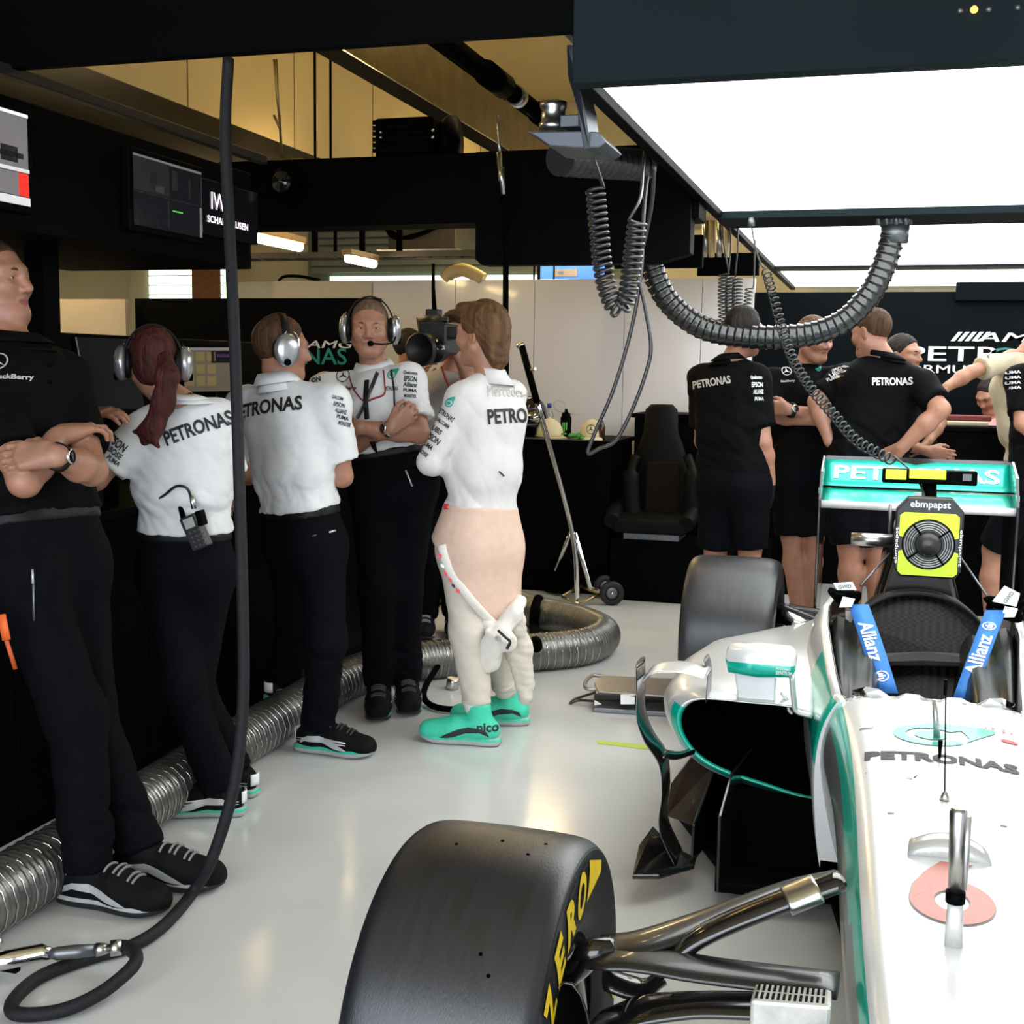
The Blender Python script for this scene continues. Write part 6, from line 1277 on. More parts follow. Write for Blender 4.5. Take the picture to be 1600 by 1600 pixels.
# ------------------------------------------------------------------ trolley, scale, tape
tj = empty('jack_trolley', at(910, 940, 7.42)*V(1, 1, 0), 'tall chrome lifting bar on a small wheeled frame', 'trolley')
top, knee = at(815, 540, 7.05), at(893, 826, 7.35); MB().tube([top, top+(knee-top)*.30], .021, 14).build('grip', BLACK, tj)
MB().tube(cr([top+(knee-top)*.28, knee, at(903, 942, 7.40)], 10), .017, 14).build('bar', CHROME, tj); MB().tube([at(898, 832, 7.36), at(922, 918, 7.5), at(940, 922, 7.52)], .014, 12).build('leg', CHROME, tj); MB().tube([at(892, 832, 7.36), at(868, 890, 7.55)], .014, 12).build('leg', CHROME, tj)
q0 = at(812, 537, 7.05); MB().tube([top+(knee-top)*.13, top+(knee-top)*.13+V(.05, -.02, .01)], .01, 10).build('stub', STEEL, tj); MB().tube([q0-nrm(knee-top)*.005, q0+nrm(knee-top)*.02], .023, 14).build('end_cap', CHROME, tj)
mb = MB(); c4 = [at(878, 932, 7.42), at(905, 944, 7.36), at(938, 928, 7.46), at(905, 915, 7.62)]
for a, b in zip(c4, c4[1:]+c4[:1]): mb.tube([a, b], .010, 8)
mb.build('base_frame', mat('gold_steel', (.45, .36, .18), .3, 1.0, noise=.1), tj)
wc = at(956, 927, 7.46); wc[2] = .078
for k in (0, 1):
    o = wc+V(-.09*k, .22*k, 0); w_ = MB().lathe(o, nrm(V(.35, -1, 0)), [(.045, -.018), (.070, -.02), (.078, -.010), (.078, .010), (.070, .02), (.045, .018)], 30).build('wheel', RUBBER, tj); MB().lathe(o, nrm(V(.35, -1, 0)), [(.0, .006), (.02, .012), (.048, .006), (.048, -.006), (0, -.006)], 24).build('hub', GREYM, w_); MB().sphere(o+nrm(V(.35, -1, 0))*.014, .010, 0, 8).build('axle_nut', CHROME, w_)
t = tag(MB().plate([at(850, 925, 7.7), at(868, 885, 7.7), at(890, 880, 7.7), at(885, 930, 7.6)], (0, .04, 0)).build('equipment_bag', BLACKM, None, .008), 'small black bag behind the chrome trolley frame', 'bag')
sc1 = empty('scale_pad', atz(985, 1105, 0), 'flat steel scale pad on the floor below the leaning handled plate', 'scale'); a = [atz(928, 1095, .03), atz(1040, 1100, .03), atz(1042, 1114, .03), atz(928, 1108, .03)]
MB().plate([atz(927, 1092, .035), atz(1042, 1096, .035), atz(1042, 1113, .02), atz(927, 1106, .02)], (0, 0, -.02)).build('base', GREYM, sc1, .004)
MB().plate([atz(928, 1084, .075), atz(1042, 1090, .075), atz(1042, 1098, .04), atz(928, 1095, .04)], (0, .01, 0)).build('side', mat('dark_pad', (.03, .027, .024), .5, noise=.2), sc1, .003)
p = MB().plate([atz(970, 1085, .078), atz(992, 1085, .078), atz(992, 1100, .045), atz(970, 1100, .045)], (0, -.004, 0)).build('sticker', PAPER, sc1); MB().plate([atz(929, 1094, .06), atz(940, 1100, .04), atz(929, 1102, .035)], (0, -.004, 0)).build('sticker', PAPER, sc1)
t = empty('handled_plate', atz(975, 1075, 0), 'pale steel plate with a cut out handle lying on the scale pad', 'plate'); PLT = mat('plate_taupe', (.34, .31, .28), .35, .6, noise=.08)
MB().plate([atz(940, 1055, .10), atz(1052, 1060, .10), atz(1050, 1088, .08), atz(934, 1080, .08), atz(928, 1066, .09)], (0, 0, -.012)).build('plate', PLT, t, .004)
MB().tube(cr([atz(942, 1056, .095), atz(925, 1056, .095), atz(915, 1066, .09), atz(916, 1075, .085), atz(932, 1078, .08)], 5), .009, 10).build('handle', PLT, t)
tag(MB().tube(cr([atz(932, 1096, .03), atz(905, 1094, .02), atz(892, 1098, .01), atz(900, 1092, .01), atz(930, 1082, .05)], 6), .006, 8).build('scale_lead', CORD), 'thin black lead curling from the scale pad', 'cable')
tag(MB().plate([atz(932, 1157, .001), atz(1000, 1163, .001), atz(1020, 1165, .001), atz(1020, 1172, .001), atz(934, 1162, .001)], (0, 0, .0012)).build('floor_tape', mat('tape_lime', (.45, .55, .08), .5, noise=.08)), 'strip of lime green tape stuck on the floor', 'tape')

# ------------------------------------------------------------------ rear counters, seat and things on them
def counter(nm, lab, x0, x1, y0, y1, z, cat='counter', top=BLACK):
    t = empty(nm, ((x0+x1)/2, y0, 0), lab, cat); box_obj('body', BLACK, x0+.02, x1-.02, y0+.02, y1, 0, z-.03, t, .004); box_obj('worktop', top, x0, x1, y0, y1, z-.03, z, t, .004); return t
TBX = at(945, 690, 7.5)[0]
counter('side_table', 'black clothed side table crowded with caps and bottles', -3.15, TBX, 7.76, 8.5, 1.02, 'table')
counter('rear_counter', 'low black counter behind the display seat', TBX+.02, -.30, 8.24, 8.74, 1.19)
counter('rear_counter', 'black counter under the team lettering at the back right', .20, 4.0, 7.92, 8.24, 1.17)
box_obj_ = empty('seat_plinth', (-1.1, 7.8, 0), 'black plinth carrying the display seat', 'plinth'); box_obj('block', BLACK, -1.62, -.62, 7.66, 8.04, 0, .40, box_obj_, .006)
# display seat
cs = empty('display_seat', (-1.36, 7.8, .40), 'dark brown bucket car seat displayed on the plinth', 'seat'); SEATM = mat('seat_leather', (0.0035, 0.003, 0.0027), .6, noise=.2, bump=.1, bscale=60, spec=.1); SEATC = mat('seat_cloth', (0.007, 0.005, 0.0042), .8, noise=.2, nscale=40, spec=.08)
S3 = lambda u, v, Y=7.62: at(u, v, Y+.28)
def bolster(pts, r, nm, M, fl=1.0): return MB().tube(cr(pts, 6), r, 14, flat=fl).build(nm, M, cs)
Rg = []
for v, w, d in ((632, 17, 0), (640, 25, -.01), (675, 27, -.02), (700, 36, -.03), (740, 46, -.03), (790, 44, -.04), (815, 42, -.06)):
    c = S3(1034, v, 7.72); l = S3(1034-w, v, 7.72); h = c[0]-l[0]; Rg.append([c+V(h*math.cos(a), d+.10*math.sin(a)*(1 if math.sin(a) > 0 else .55), 0) for a in np.linspace(0, 2*math.pi, 24, endpoint=False)])
MB().loft(Rg).build('backrest', SEATM, cs)
for sgn in (-1, 1): bolster([S3(1034+sgn*40, 712, 7.60), S3(1034+sgn*48, 740, 7.56), S3(1034+sgn*46, 790, 7.54), S3(1034+sgn*42, 818, 7.52)], [.03]*6+[.055]*12+[.05], 'side_bolster', SEATM)
MB().plate([S3(1010, 722, 7.60), S3(1060, 722, 7.60), S3(1062, 808, 7.56), S3(1006, 808, 7.56)], (0, .03, 0)).build('back_insert', SEATC, cs, .01)
MB().plate([S3(1030, 704, 7.64), S3(1043, 704, 7.64), S3(1043, 708, 7.64), S3(1030, 708, 7.64)], (0, .01, 0)).build('badge', CHROME, cs, .001)
MB().plate([V(-1.61, 7.60, .44), V(-1.12, 7.60, .44), V(-1.14, 7.92, .48), V(-1.59, 7.92, .48)], (0, 0, .10)).build('cushion', SEATM, cs, .03, 3)
for sgn in (-1, 1): MB().tube(cr([V(-1.365+sgn*.24, 7.60, .52), V(-1.365+sgn*.25, 7.75, .56), V(-1.365+sgn*.24, 7.92, .60)], 5), .05, 12).build('side_bolster', SEATM, cs)
MB().bx(-1.54, -1.18, 7.68, 7.95, .40, .45).build('seat_rail', GREYM, cs)
# caps
CAPC = mat('cap_cream', (.66, .58, .36), .8, noise=.04, bump=.05, bscale=300)
def baseball_cap(c, face, lab, R=.085, logo=True, up=0.0):
    B = basis(face, (0, 0, 1)); t = empty('baseball_cap', c, lab, 'cap', 'cream caps on the side table'); Rg = []
    for th in np.linspace(0, math.pi/2*.98, 9): Rg.append([c+B@V(R*math.cos(th)*math.cos(a), R*1.15*math.cos(th)*math.sin(a), R*1.35*math.sin(th)) for a in np.linspace(0, 2*math.pi, 28, endpoint=False)])
    cr_ = MB().loft(Rg, 0, False, True).build('crown', CAPC, t, solid=.002); MB().sphere(c+B@V(0, 0, R*1.35), .007, 0, 8).build('button', CAPC, cr_)
    G = []
    for a in np.linspace(.12*math.pi, .88*math.pi, 15):
        p = V(R*math.cos(a), R*1.12*math.sin(a), .004); o = V(R*1.02*math.cos(a), R*1.12*math.sin(a)+.075*math.sin(a)**.8, -.012+.018*abs(math.cos(a))*-1+.006); G.append([c+B@p, c+B@((p+o)/2+V(0, 0, .006)), c+B@o])
    MB().grid(G).build('peak', CAPC, t, solid=.004)
    if logo:
        bv = bvh_of([cr_]); star(cr_, c+B@V(0, R*.9, R*.62), -B[:, 0], B[:, 2], .030, INK, bv)
    return t
def star(par, c, right, up, r, M, bv, off=.003):
    P = ring_poly(0, 0, r*.86, r, 26)
    for k in range(3):
        a = math.radians(90+120*k); d = V(math.cos(a), math.sin(a), 0); n = V(-d[1], d[0], 0); P.append([tuple((d*r*.9)[:2]), tuple((n*r*.13-d*r*.02)[:2]), tuple((-n*r*.13-d*r*.02)[:2])])
    lay('emblem', poly_mesh(P, r/2), M, par, c, right, up, bv, off)
c_ = at(925, 676, 7.95); c_[2] = 1.035; baseball_cap(c_, (.15, -1, 0), 'cream cap with dark star emblem standing upright on the side table', .088)
c_ = at(858, 684, 7.95); c_[2] = 1.03; baseball_cap(c_, (.8, -.6, 0), 'cream cap lying left of the green bottle on the side table', .092, False)
# bottles and clutter on the side table
t = empty('drink_bottle', at(886, 690, 7.85)*V(1, 1, 0)+V(0, 0, 1.02), 'black sports bottle with green claw mark and clear straw', 'bottle'); c_ = at(884, 680, 8.05); c_[2] = 1.02
bt = MB().lathe(c_, (0, 0, 1), [(0, 0), (.036, 0), (.038, .02), (.036, .07), (.038, .13), (.034, .145), (.0, .146)], 26).build('bottle_body', BLACK, t); MB().lathe(c_+V(0, 0, .145), (0, 0, 1), [(.03, 0), (.03, .02), (.012, .03), (.010, .05), (0, .05)], 20).build('bottle_cap', BLACK, t)
bv = bvh_of([bt])
for k in range(3): lay('claw_mark', poly_mesh([[(-.004, -.04+.01*k), (.003, -.045+.01*k), (.004, .03), (-.003, .03)]], 0), mat('claw_green', (.1, .5, .08), .5, noise=.05), bt, c_+V(-.012+.012*k, -.04, .075), (1, 0, 0), (0, 0, 1), bv, .002)
MB().tube(cr([c_+V(0, 0, .19), c_+V(-.01, 0, .23), c_+V(-.06, 0, .25), c_+V(-.09, 0, .22), c_+V(-.06, 0, .18), c_+V(.06, 0, .16), c_+V(.10, 0, .165)], 6), .004, 8).build('straw', mat('clear_tube', (.75, .72, .6), .2, trans=.6, noise=.02), t)
c_ = at(858, 655, 8.25); c_[2] = 1.02; t = empty('water_bottle', c_, 'clear water bottle with blue cap behind the caps', 'bottle'); MB().lathe(c_, (0, 0, 1), [(0, 0), (.03, 0), (.032, .1), (.03, .15), (.012, .19), (.012, .2)], 20).build('bottle_body', mat('clear_pet', (.8, .8, .75), .1, trans=.85, noise=.02), t); MB().cyl(c_+V(0, 0, .195), c_+V(0, 0, .225), .016, None, 14).build('bottle_cap', mat('blue_cap', (.03, .06, .4), .4, noise=.05), t)
c_ = at(940, 675, 7.9); c_[2] = 1.02; t = empty('small_bottle', c_, 'small dark bottle with white cap at the table edge', 'bottle'); MB().lathe(c_, (0, 0, 1), [(0, 0), (.024, 0), (.024, .09), (.010, .12), (.010, .13)], 18).build('bottle_body', mat('brown_glass', (.05, .02, .01), .15, noise=.1), t); MB().cyl(c_+V(0, 0, .13), c_+V(0, 0, .155), .012, None, 12).build('bottle_cap', WHITE, t)
for k, (u, dx) in enumerate(((887, 0), (899, .02), (905, -.01))):
    c_ = at(u, 690, 7.84); mb = MB(); random.seed(40+k)
    for j in range(7):
        a = random.random()*6.28; q = V(c_[0]+.03*math.cos(a), 7.84+.03*math.sin(a), 1.03+.03*random.random()); mb.sphere(q, (.022, .016, .008), 0, 10, np.array(Matrix.Rotation(a, 3, 'Z')))
    tag(mb.build('green_ribbon', mat('clover_green', (.06, .30, .05), .6, noise=.2)), ('left', 'middle', 'right')[k]+' bunch of bright green ribbon leaves in front of the caps', 'ribbon', 'green ribbon bunches')
t = empty('helmet', at(826, 640, 8.0), 'dark helmet with bright highlights behind the table clutter', 'helmet'); c_ = at(828, 652, 8.0); c_[2] = 1.16
sdf_obj('shell', [el(c_, (.12, .15, .14), None, .02), el(c_+V(.06, -.12, 0), (.12, .08, .04), None, .02, 's')], .012, GLASSY, t); MB().sphere(c_+V(.05, -.1, 0), (.08, .06, .045), 0, 14).build('visor', CHROME, t)
mb = MB(); random.seed(8)
for k in range(14): q = V(-2.60+random.random()*.42, 7.85+random.random()*.3, 1.03+random.random()*.05); mb.box(q, (.05+.05*random.random(), .06, .04), 0, np.array(Matrix.Rotation(random.random()*3, 3, 'Z')))
tag(mb.build('cable_clutter', BLACKM, None, .01), 'dark heap of small gear at the left of the side table', 'clutter', kind='stuff')
tag(MB().plate([V(-2.25, 7.77, 1.0205), V(-1.75, 7.77, 1.0205), V(-1.75, 8.0, 1.0205), V(-2.25, 8.0, 1.0205)], (0, 0, .004)).build('tray_mat', GREYM), 'thin grey tray mat under the caps', 'mat')
# things on the right counter
c_ = at(1500, 700, 8.1); c_[2] = 1.17
t = empty('folded_cloth', c_, 'pale folded cloth with a red top on the back right counter', 'cloth'); MB().bx(c_[0]-.15, c_[0]+.15, 8.0, 8.2, 1.171, 1.20).build('pale_layer', BEIGE, t, .008); MB().bx(c_[0]-.13, c_[0]+.17, 8.04, 8.2, 1.2, 1.235).build('red_layer', mat('dark_red_cloth', (.12, .012, .012), .7, noise=.1), t, .01)
# ------------------------------------------------------------------ what people wear and carry
def hit(bv, u, v, off=0.0):
    d = nrm(ray(u, v)); h, hn, _, _ = bv.ray_cast(Vector(CAM), Vector(d))
    if h is None: return None
    hn = np.array(hn); hn = hn if hn@d < 0 else -hn
    return np.array(h)+hn*off
def vtext(txt, key, u, v, wpx, hpx, deg=0.0, M=INK, bold=.034, part='shirt', cell=.012, shear=0.0, off=.003):
    o = PR[key][part]; bv = BV.setdefault((key, part), bvh_of([o])); p = hit(bv, u, v)
    if p is None: return
    k = np.linalg.norm(at(u+1, v, p[1])-at(u, v, p[1])); a = math.radians(deg)
    return letters(txt, M, o, p, AX_R*math.cos(a)+AX_U*math.sin(a), -AX_R*math.sin(a)+AX_U*math.cos(a), hpx*k, bv, bold, cell, wpx*k, off, shear, reach=.15)
BV = {}
def vshape(polys, key, u, v, spx, deg=0.0, M=INK, part='shirt', off=.003):
    o = PR[key][part]; bv = BV.setdefault((key, part), bvh_of([o])); p = hit(bv, u, v)
    if p is None: return
    k = np.linalg.norm(at(u+1, v, p[1])-at(u, v, p[1])); a = math.radians(deg); q, f = poly_mesh(polys, .4)
    return lay('emblem', (q*spx*k, f), M, o, p, AX_R*math.cos(a)+AX_U*math.sin(a), -AX_R*math.sin(a)+AX_U*math.cos(a), bv, off, .09)
def starp():
    P = ring_poly(0, 0, .86, 1, 26)
    for k in range(3):
        a = math.radians(90+120*k); d = (math.cos(a), math.sin(a)); P.append([(d[0]*.9, d[1]*.9), (-d[1]*.14, d[0]*.14), (d[1]*.14, -d[0]*.14)])
    return P
DROP = ring_poly(0, 0, .60, .85, 20, 40, 330)+ring_poly(0, 0, .01, .38, 16)+[[(.62, .5), (1.45, 1.0), (1.45, 1.12), (-.1, 1.05), (-.3, .8), (.4, .66)], [(.72, -.45), (1.45, .85), (1.45, 1.0), (.68, .68)]]
# backs
vtext('PETRONAS', 'woman', 308, 668, 92, 21, 21); vtext('BOSS', 'woman', 289, 621, 17, 8, 12, PRINTG)
for i, (t, dy) in enumerate((('EPSON', 0), ('BOSE', 16), ('PUMA', 28))): vtext(t, 'woman', 183-i*3, 692+dy, (30, 20, 18)[i], (12, 8, 7)[i], -38)
vtext('PETRONAS', 'back', 412, 636, 116, 21, 4); vtext('BOSS', 'back', 422, 590, 18, 8, 4, PRINTG)
for i, t in enumerate(('QUALCOMM', 'EPSON', 'ALLIANZ', 'PUMA', 'MONSTER')): vtext(t, 'back', 527+i*2.6, 622+i*10, 15, 6, -14)
# the facing man's shirt
vshape(starp(), 'face', 536, 587, 10); vtext('BlackBerry', 'face', 541, 608, 34, 8); vshape(DROP, 'face', 612, 586, 8, 0, TEAL); vtext('PETRONAS', 'face', 612, 607, 20, 6)
for i, t in enumerate(('Qualcomm', 'EPSON', 'Allianz', 'PUMA', 'MONSTER')): vtext(t, 'face', 641, 583+i*9, (20, 18, 20, 20, 18)[i], (6, 8, 7, 5, 5)[i], -6)
for i, t in enumerate(('QUAL', 'ON')): vtext(t, 'face', 494, 584+i*9, 14, 7, 8)
# the driver
d = PR['driver']; bvd = BV.setdefault(('driver', 'shirt'), bvh_of([d['shirt']]))
vtext('Mercedes-Benz', 'driver', 806, 612, 84, 17, 4, PRINTG, .0); vtext('PETRONAS', 'driver', 812, 649, 96, 22, 6)
vshape(DROP, 'driver', 702, 630, 7, 10, TEAL)
for i, (t, w, h_) in enumerate((('PETRONAS', 28, 8), ('QUALCOMM', 26, 7), ('UBS', 16, 8), ('EPSON', 26, 10), ('PUMA', 18, 7), ('BOSE', 16, 6))): vtext(t, 'driver', 697-i*7, 648+i*12, w, h_, -38)
vshape([[(-1, -1), (1, -1), (1, 1), (-1, 1)]], 'driver', 786, 576, 4, 0, RED); vshape([[(-1, -1), (1, -1), (1, 1), (-1, 1)]], 'driver', 698, 792, 4, 0, RED); vtext('PUMA', 'driver', 742, 571, 14, 5, 12)
vshape([[(-1, .6), (-.5, .8), (1, -.6), (.6, -.9)]], 'driver', 783, 740, 5, 0, INK)
# black shirts
vtext('PETRONAS', 'rb', 1113, 597, 50, 13, 4, PRINTG); vtext('PETRONAS', 'beard', 1393, 596, 64, 13, 0, WPR); vtext('BOSS', 'beard', 1387, 561, 11, 4, 0, PRINTG)
for i, t in enumerate(('Qualcomm', 'EPSON', 'ALLIANZ', 'PUMA')): vtext(t, 'rb', 1182+i*1.5, 590+i*11, (18, 18, 16, 14)[i], (7, 8, 7, 6)[i], 0, WPR)
for i, t in enumerate(('EPSON', 'UBS', 'PUMA')): vtext(t, 'beard', 1310-i*4, 577+i*7, 18, 6, 18, WPR)
vshape(starp(), 'rf', 1229, 580, 7.5, 0, WPR); vtext('BlackBerry', 'rf', 1231, 596, 20, 5, 0, PRINTG); vshape(DROP, 'rf', 1278, 577, 5, 0, TEAL)
for i in range(4): vtext('PUMA', 'edge', 1582, 582+i*8, 22, 5, 0, WPR)
for i in range(3): vtext('EPSON', 'reach', 1536+i*4, 545+i*5, 14, 4, 60, INK)
vtext('BlackBerry', 'left', 18, 590, 42, 9, 4, WPR); vshape(starp(), 'left', -6, 565, 12, 0, WPR)
for k in range(3): p_ = hit(BV[('left', 'shirt')], 78, 545+k*26, .003); MB().sphere(p_, .006, 0, 8).build('button', BLACK, PR['left']['shirt'])
# headsets
CUP = mat('headset_silver', (0.42, 0.43, 0.44), 0.25, 0.7, noise=.05)
def headset(key, lab, mic=None, word=True, cupr=.048):
    q = PR[key]; B, h, s = q['HB'], q['hd'], q['s']; t = empty('headset', h+B[:, 2]*.1*s, lab, 'headset', 'headsets worn by the crew')
    W = lambda x, y, z: h+B@(V(x, y, z)*s)
    pts = [W(.100*math.cos(a), -.012, .005+.128*math.sin(a)) for a in np.linspace(.16, math.pi-.16, 15)]
    G = [[p+B[:, 1]*y for y in (-.014, .014)] for p in pts]; MB().grid(G).build('headband', LEATHER, t, solid=.006)
    for sg in (-1, 1):
        ax = B@nrm(V(sg, -.05, .0)); c = W(sg*.082, -.010, -.006)
        MB().lathe(c, ax, [(.0, -.006), (.046*s, -.006), (.053*s, .004), (.050*s, .014), (.0, .014)], 26).build('cushion', LEATHER, t)
        R = []
        for hh, rr in ((.012, .043), (.020, .049), (.034, .047), (.043, .036), (.048, .018), (.049, .002)):
            R.append([c+ax*hh+B@(V(0, math.cos(a)*rr*1.0, math.sin(a)*rr*1.30)*s) for a in np.linspace(0, 2*math.pi, 28, endpoint=False)])
        cu = MB().loft(R).build('ear_cup', CUP, t)
        if word: letters('BlackBerry', INK, cu, c+ax*.05, B[:, 1]*(-sg), B[:, 2], .011*s, bvh_of([cu]), .01, .012, .055*s, .001)
        MB().lathe(c+ax*.040-B[:, 2]*.046*s, ax, [(0, -.01), (.013*s, -.01), (.013*s, .008), (0, .010)], 16).build('knob', BLACK, cu)
        mb = MB()
        for y in (-.030, .030): mb.tube(cr([W(sg*.100, y*.4, .065), W(sg*.112, y*.95, .045), W(sg*.116, y*1.15, .005)], 5), .0022*s, 6)
        mb.build('yoke', CHROME, t)
    if mic:
        sg = mic; MB().tube(cr([W(sg*.112, .02, -.030), W(sg*.098, .075, -.058), W(sg*.060, .115, -.064), W(sg*.018, .128, -.062)], 6), .0035*s, 8).build('boom', BLACK, t)
        MB().sphere(W(sg*.010, .126, -.062), .013*s, 0, 12).build('microphone', BLACK, t)
    return t
headset('woman', 'silver ear defender headset worn over the auburn ponytail', 0, True); headset('back', 'silver headset worn by the back turned man beside the facing man', 0, True); headset('face', 'silver headset with microphone boom worn by the man facing the camera', -1, False)
# red lanyard and black straps of the facing man
f = PR['face']; bvf = BV[('face', 'shirt')]; LANY = mat('lanyard_red', (.28, .03, .03), .6, noise=.1)
pts = [hit(bvf, u, v, .006) for u, v in ((545, 558), (545, 572), (547, 590), (552, 605), (560, 618), (571, 627), (585, 623), (600, 616), (601, 600), (599, 580), (596, 566))]
pts = [p for p in pts if p is not None]; MB().tube(cr(pts, 5), .005, 6, flat=.5).build('lanyard', LANY, f['root'])
def ribbon(nm, uv, w, M, par, bv, off=.007):
    P = [hit(bv, u, v, off) for u, v in uv]; P = [p for p in P if p is not None]
    if len(P) < 2: return
    P = cr(P, 5); return MB().tube(P, w, 8, flat=.3).build(nm, M, par)
ribbon('strap', ((576, 573), (574, 595), (572, 620), (573, 640), (574, 655)), .011, LEATHER, f['root'], bvf); ribbon('strap', ((606, 562), (612, 580), (616, 605), (617, 625), (618, 636)), .009, LEATHER, f['root'], bvf)
P = [hit(bvf, u, v, .012) for u, v in ((597, 560), (590, 585), (580, 610), (570, 635), (560, 655))]; P = [p for p in P if p is not None]
if len(P) > 1: MB().tube(coil_path(cr(P, 8), .007, 34, 9), .002, 5).build('headset_cord', CORD, f['root'])
p_ = hit(bvf, 590, 700, .004)
MB().plate([at(577, 690, 4.62), at(586, 690, 4.62), at(590, 710, 4.66), at(582, 702, 4.66)], (0, .004, 0)).build('strap_end', LEATHER, f['root'])
# watches
def watch(key, wr, el_, face_n, lab=None, r=.032, M=LEATHER, F_=GLASSY):
    q = PR[key]; d_ = nrm(np.asarray(el_)-np.asarray(wr)); c = np.asarray(wr)+d_*.018; n = nrm(np.asarray(face_n)-d_*np.dot(face_n, d_)); b = np.cross(d_, n)
    R = [[c+d_*x+(n*math.cos(a)*.94+b*math.sin(a)*1.06)*(r+g_) for a in np.linspace(0, 2*math.pi, 28, endpoint=False)] for x, g_ in ((-.011, 0), (-.011, .004), (.011, .004), (.011, 0))]
    w_ = MB().loft(R, 0, False, False).build('watch', M, q['root']); 
    if lab: w_['label'] = lab
    MB().lathe(c+n*(r+.002), n, [(0, -.004), (.019, -.004), (.021, .003), (.018, .007), (.017, .007)], 24).build('watch_case', CHROME, w_); MB().lathe(c+n*(r+.006), n, [(0, .0015), (.0165, .0)], 24).build('watch_dial', F_, w_)
watch('left', at(85, 712, 2.66), at(143, 735, 2.84), nrm(V(.75, -.6, .25)), 'black strap watch with dark dial'); watch('rf', at(1232, 640, 6.62), at(1318, 655, 6.8), V(0, -1, .3), 'bulky black watch', .036); watch('face', at(612, 668, 4.62), at(532, 702, 4.76), V(0, -1, .2), None, .029, STEEL)
# hand held radio of the woman
rd = empty('walkie_talkie', hit(bvh_of([PR['woman']['bottom']]), 305, 835) if hit(bvh_of([PR['woman']['bottom']]), 305, 835) is not None else at(305, 835, 3.33), 'black two way radio with aerial clipped to the white shirted back', 'radio')
yb = hit(BV[('woman', 'shirt')], 300, 800)[1]-.035
a = [at(u, v, yb) for u, v in ((279, 812), (303, 801), (325, 852), (301, 862))]; bd = MB().plate(a, (0, .034, 0)).build('radio_body', mat('radio_black', (.02, .02, .02), .45, noise=.15), rd, .004)
a = [at(u, v, yb-.002) for u, v in ((285, 813), (300, 807), (305, 822), (291, 828))]; MB().plate(a, (0, .003, 0)).build('radio_display', mat('lcd_grey', (.35, .35, .33), .3, noise=.05), bd)
mb = MB()
for r_ in range(4):
    for k in range(3): o = at(298+k*7+r_*3, 833+r_*7-k*3, yb-.002); mb.box(o, (.009, .006, .006))
mb.build('keypad', GREYM, bd); MB().tube([at(287, 812, yb+.015), at(275, 765, yb+.02)], [.009, .007], 10).build('aerial', BLACK, rd)
MB().plate([at(u, v, yb-.004) for u, v in ((303, 800), (312, 797), (318, 820), (309, 823))], (0, .03, 0)).build('clip_block', BLACK, rd, .003); MB().tube([at(303, 795, yb), at(299, 775, yb)], .008, 10).build('plug', STEEL, rd)
MB().tube(cr([at(299, 778, yb), at(292, 763, yb-.02), at(275, 760, yb-.02), at(255, 775, yb-.01), at(235, 785, yb+.0), at(216, 783, yb+.04)], 7), .0045, 8).build('radio_cord', CORD, rd)
# pocket zips and the orange strap
def zipat(key, u0, v0, u1, v1, M=SILS, r=.004):
    bv = BV.setdefault((key, 'bottom'), bvh_of([PR[key]['bottom']])); a, b = hit(bv, u0, v0, .002), hit(bv, u1, v1, .002)
    if a is not None and b is not None: MB().tube([a, (a+b)/2, b], r, 6, flat=.5).build('pocket_zip', M, PR[key]['bottom'])
zipat('left', 51, 900, 53, 970, GREYM); zipat('left', 50, 890, 51, 912); zipat('back', 488, 838, 522, 830, GREYM); zipat('back', 514, 832, 524, 829); zipat('face', 634, 735, 644, 760)
p0, p1, p2 = at(2, 960, 2.60), at(10, 1000, 2.60), at(24, 1045, 2.62); mb = MB().tube([p0, p1], .014, 8, flat=.4); ob = tag(mb.build('orange_tag', mat('orange_tape', (.75, .13, .02), .6, noise=.05)), 'orange strap hanging at the left edge beside the black trousers', 'strap'); MB().tube([p1, p2], .006, 6).build('cord', mat('orange_cord', (.55, .09, .02), .6, noise=.05), ob)
# race suit top tied round the driver's hips
LIN = mat('suit_lining_peach', (.60, .42, .33), .8, noise=.05, nscale=25, bump=.08, bscale=300); SUIT = MATS['cream_race_suit']; SUITW = mat('suit_white', (.70, .66, .60), .75, noise=.04, nscale=30, bump=.06, bscale=300)
up, rt, tf = d['up'], d['rt'], d['tf']; A, B2 = at(683, 858, 4.45), at(772, 992, 4.45)
n1 = nrm(-AX_R*134-AX_U*89)
L = []
for sg in (-1, 1): L += [rc(d['pel']+up*.115+rt*sg*.05, d['pel']-up*.06+rt*sg*.062, .112, .132, .05, (tf, .98)), rc(d['pel']-up*.06+rt*sg*.062, d['pel']-up*.36+rt*sg*.060-tf*.03, .132, .128, .05, (tf, .98))]
L += [pl(A, n1, .006), pl(d['pel']+up*.118, up, .01), pl(at(760, 985, 4.5), -up, .01)]
lin = sdf_obj('suit_lining', L, .007, LIN, d['root'], None, lambda v: .004*folds(v, 41, 15, up, .35)+.004*np.exp(-(((v-d['pel'])@up-.10)/.02)**2)); bl = bvh_of([lin])
edge = [(684, 856), (690, 880), (702, 905), (720, 930), (740, 955), (762, 978), (778, 988)]
E1 = []
for u, v in edge:
    p = hit(bl, u+7, v-4, .004); E1.append(p if p is not None else (E1[-1]+V(.02, 0, -.03) if E1 else at(u, v, 4.42)))
E1 = cr(E1, 5); bnd = MB().tube(E1, .019, 10, flat=.5).build('suit_band', SUITW, lin)
bvb = bvh_of([bnd, lin])
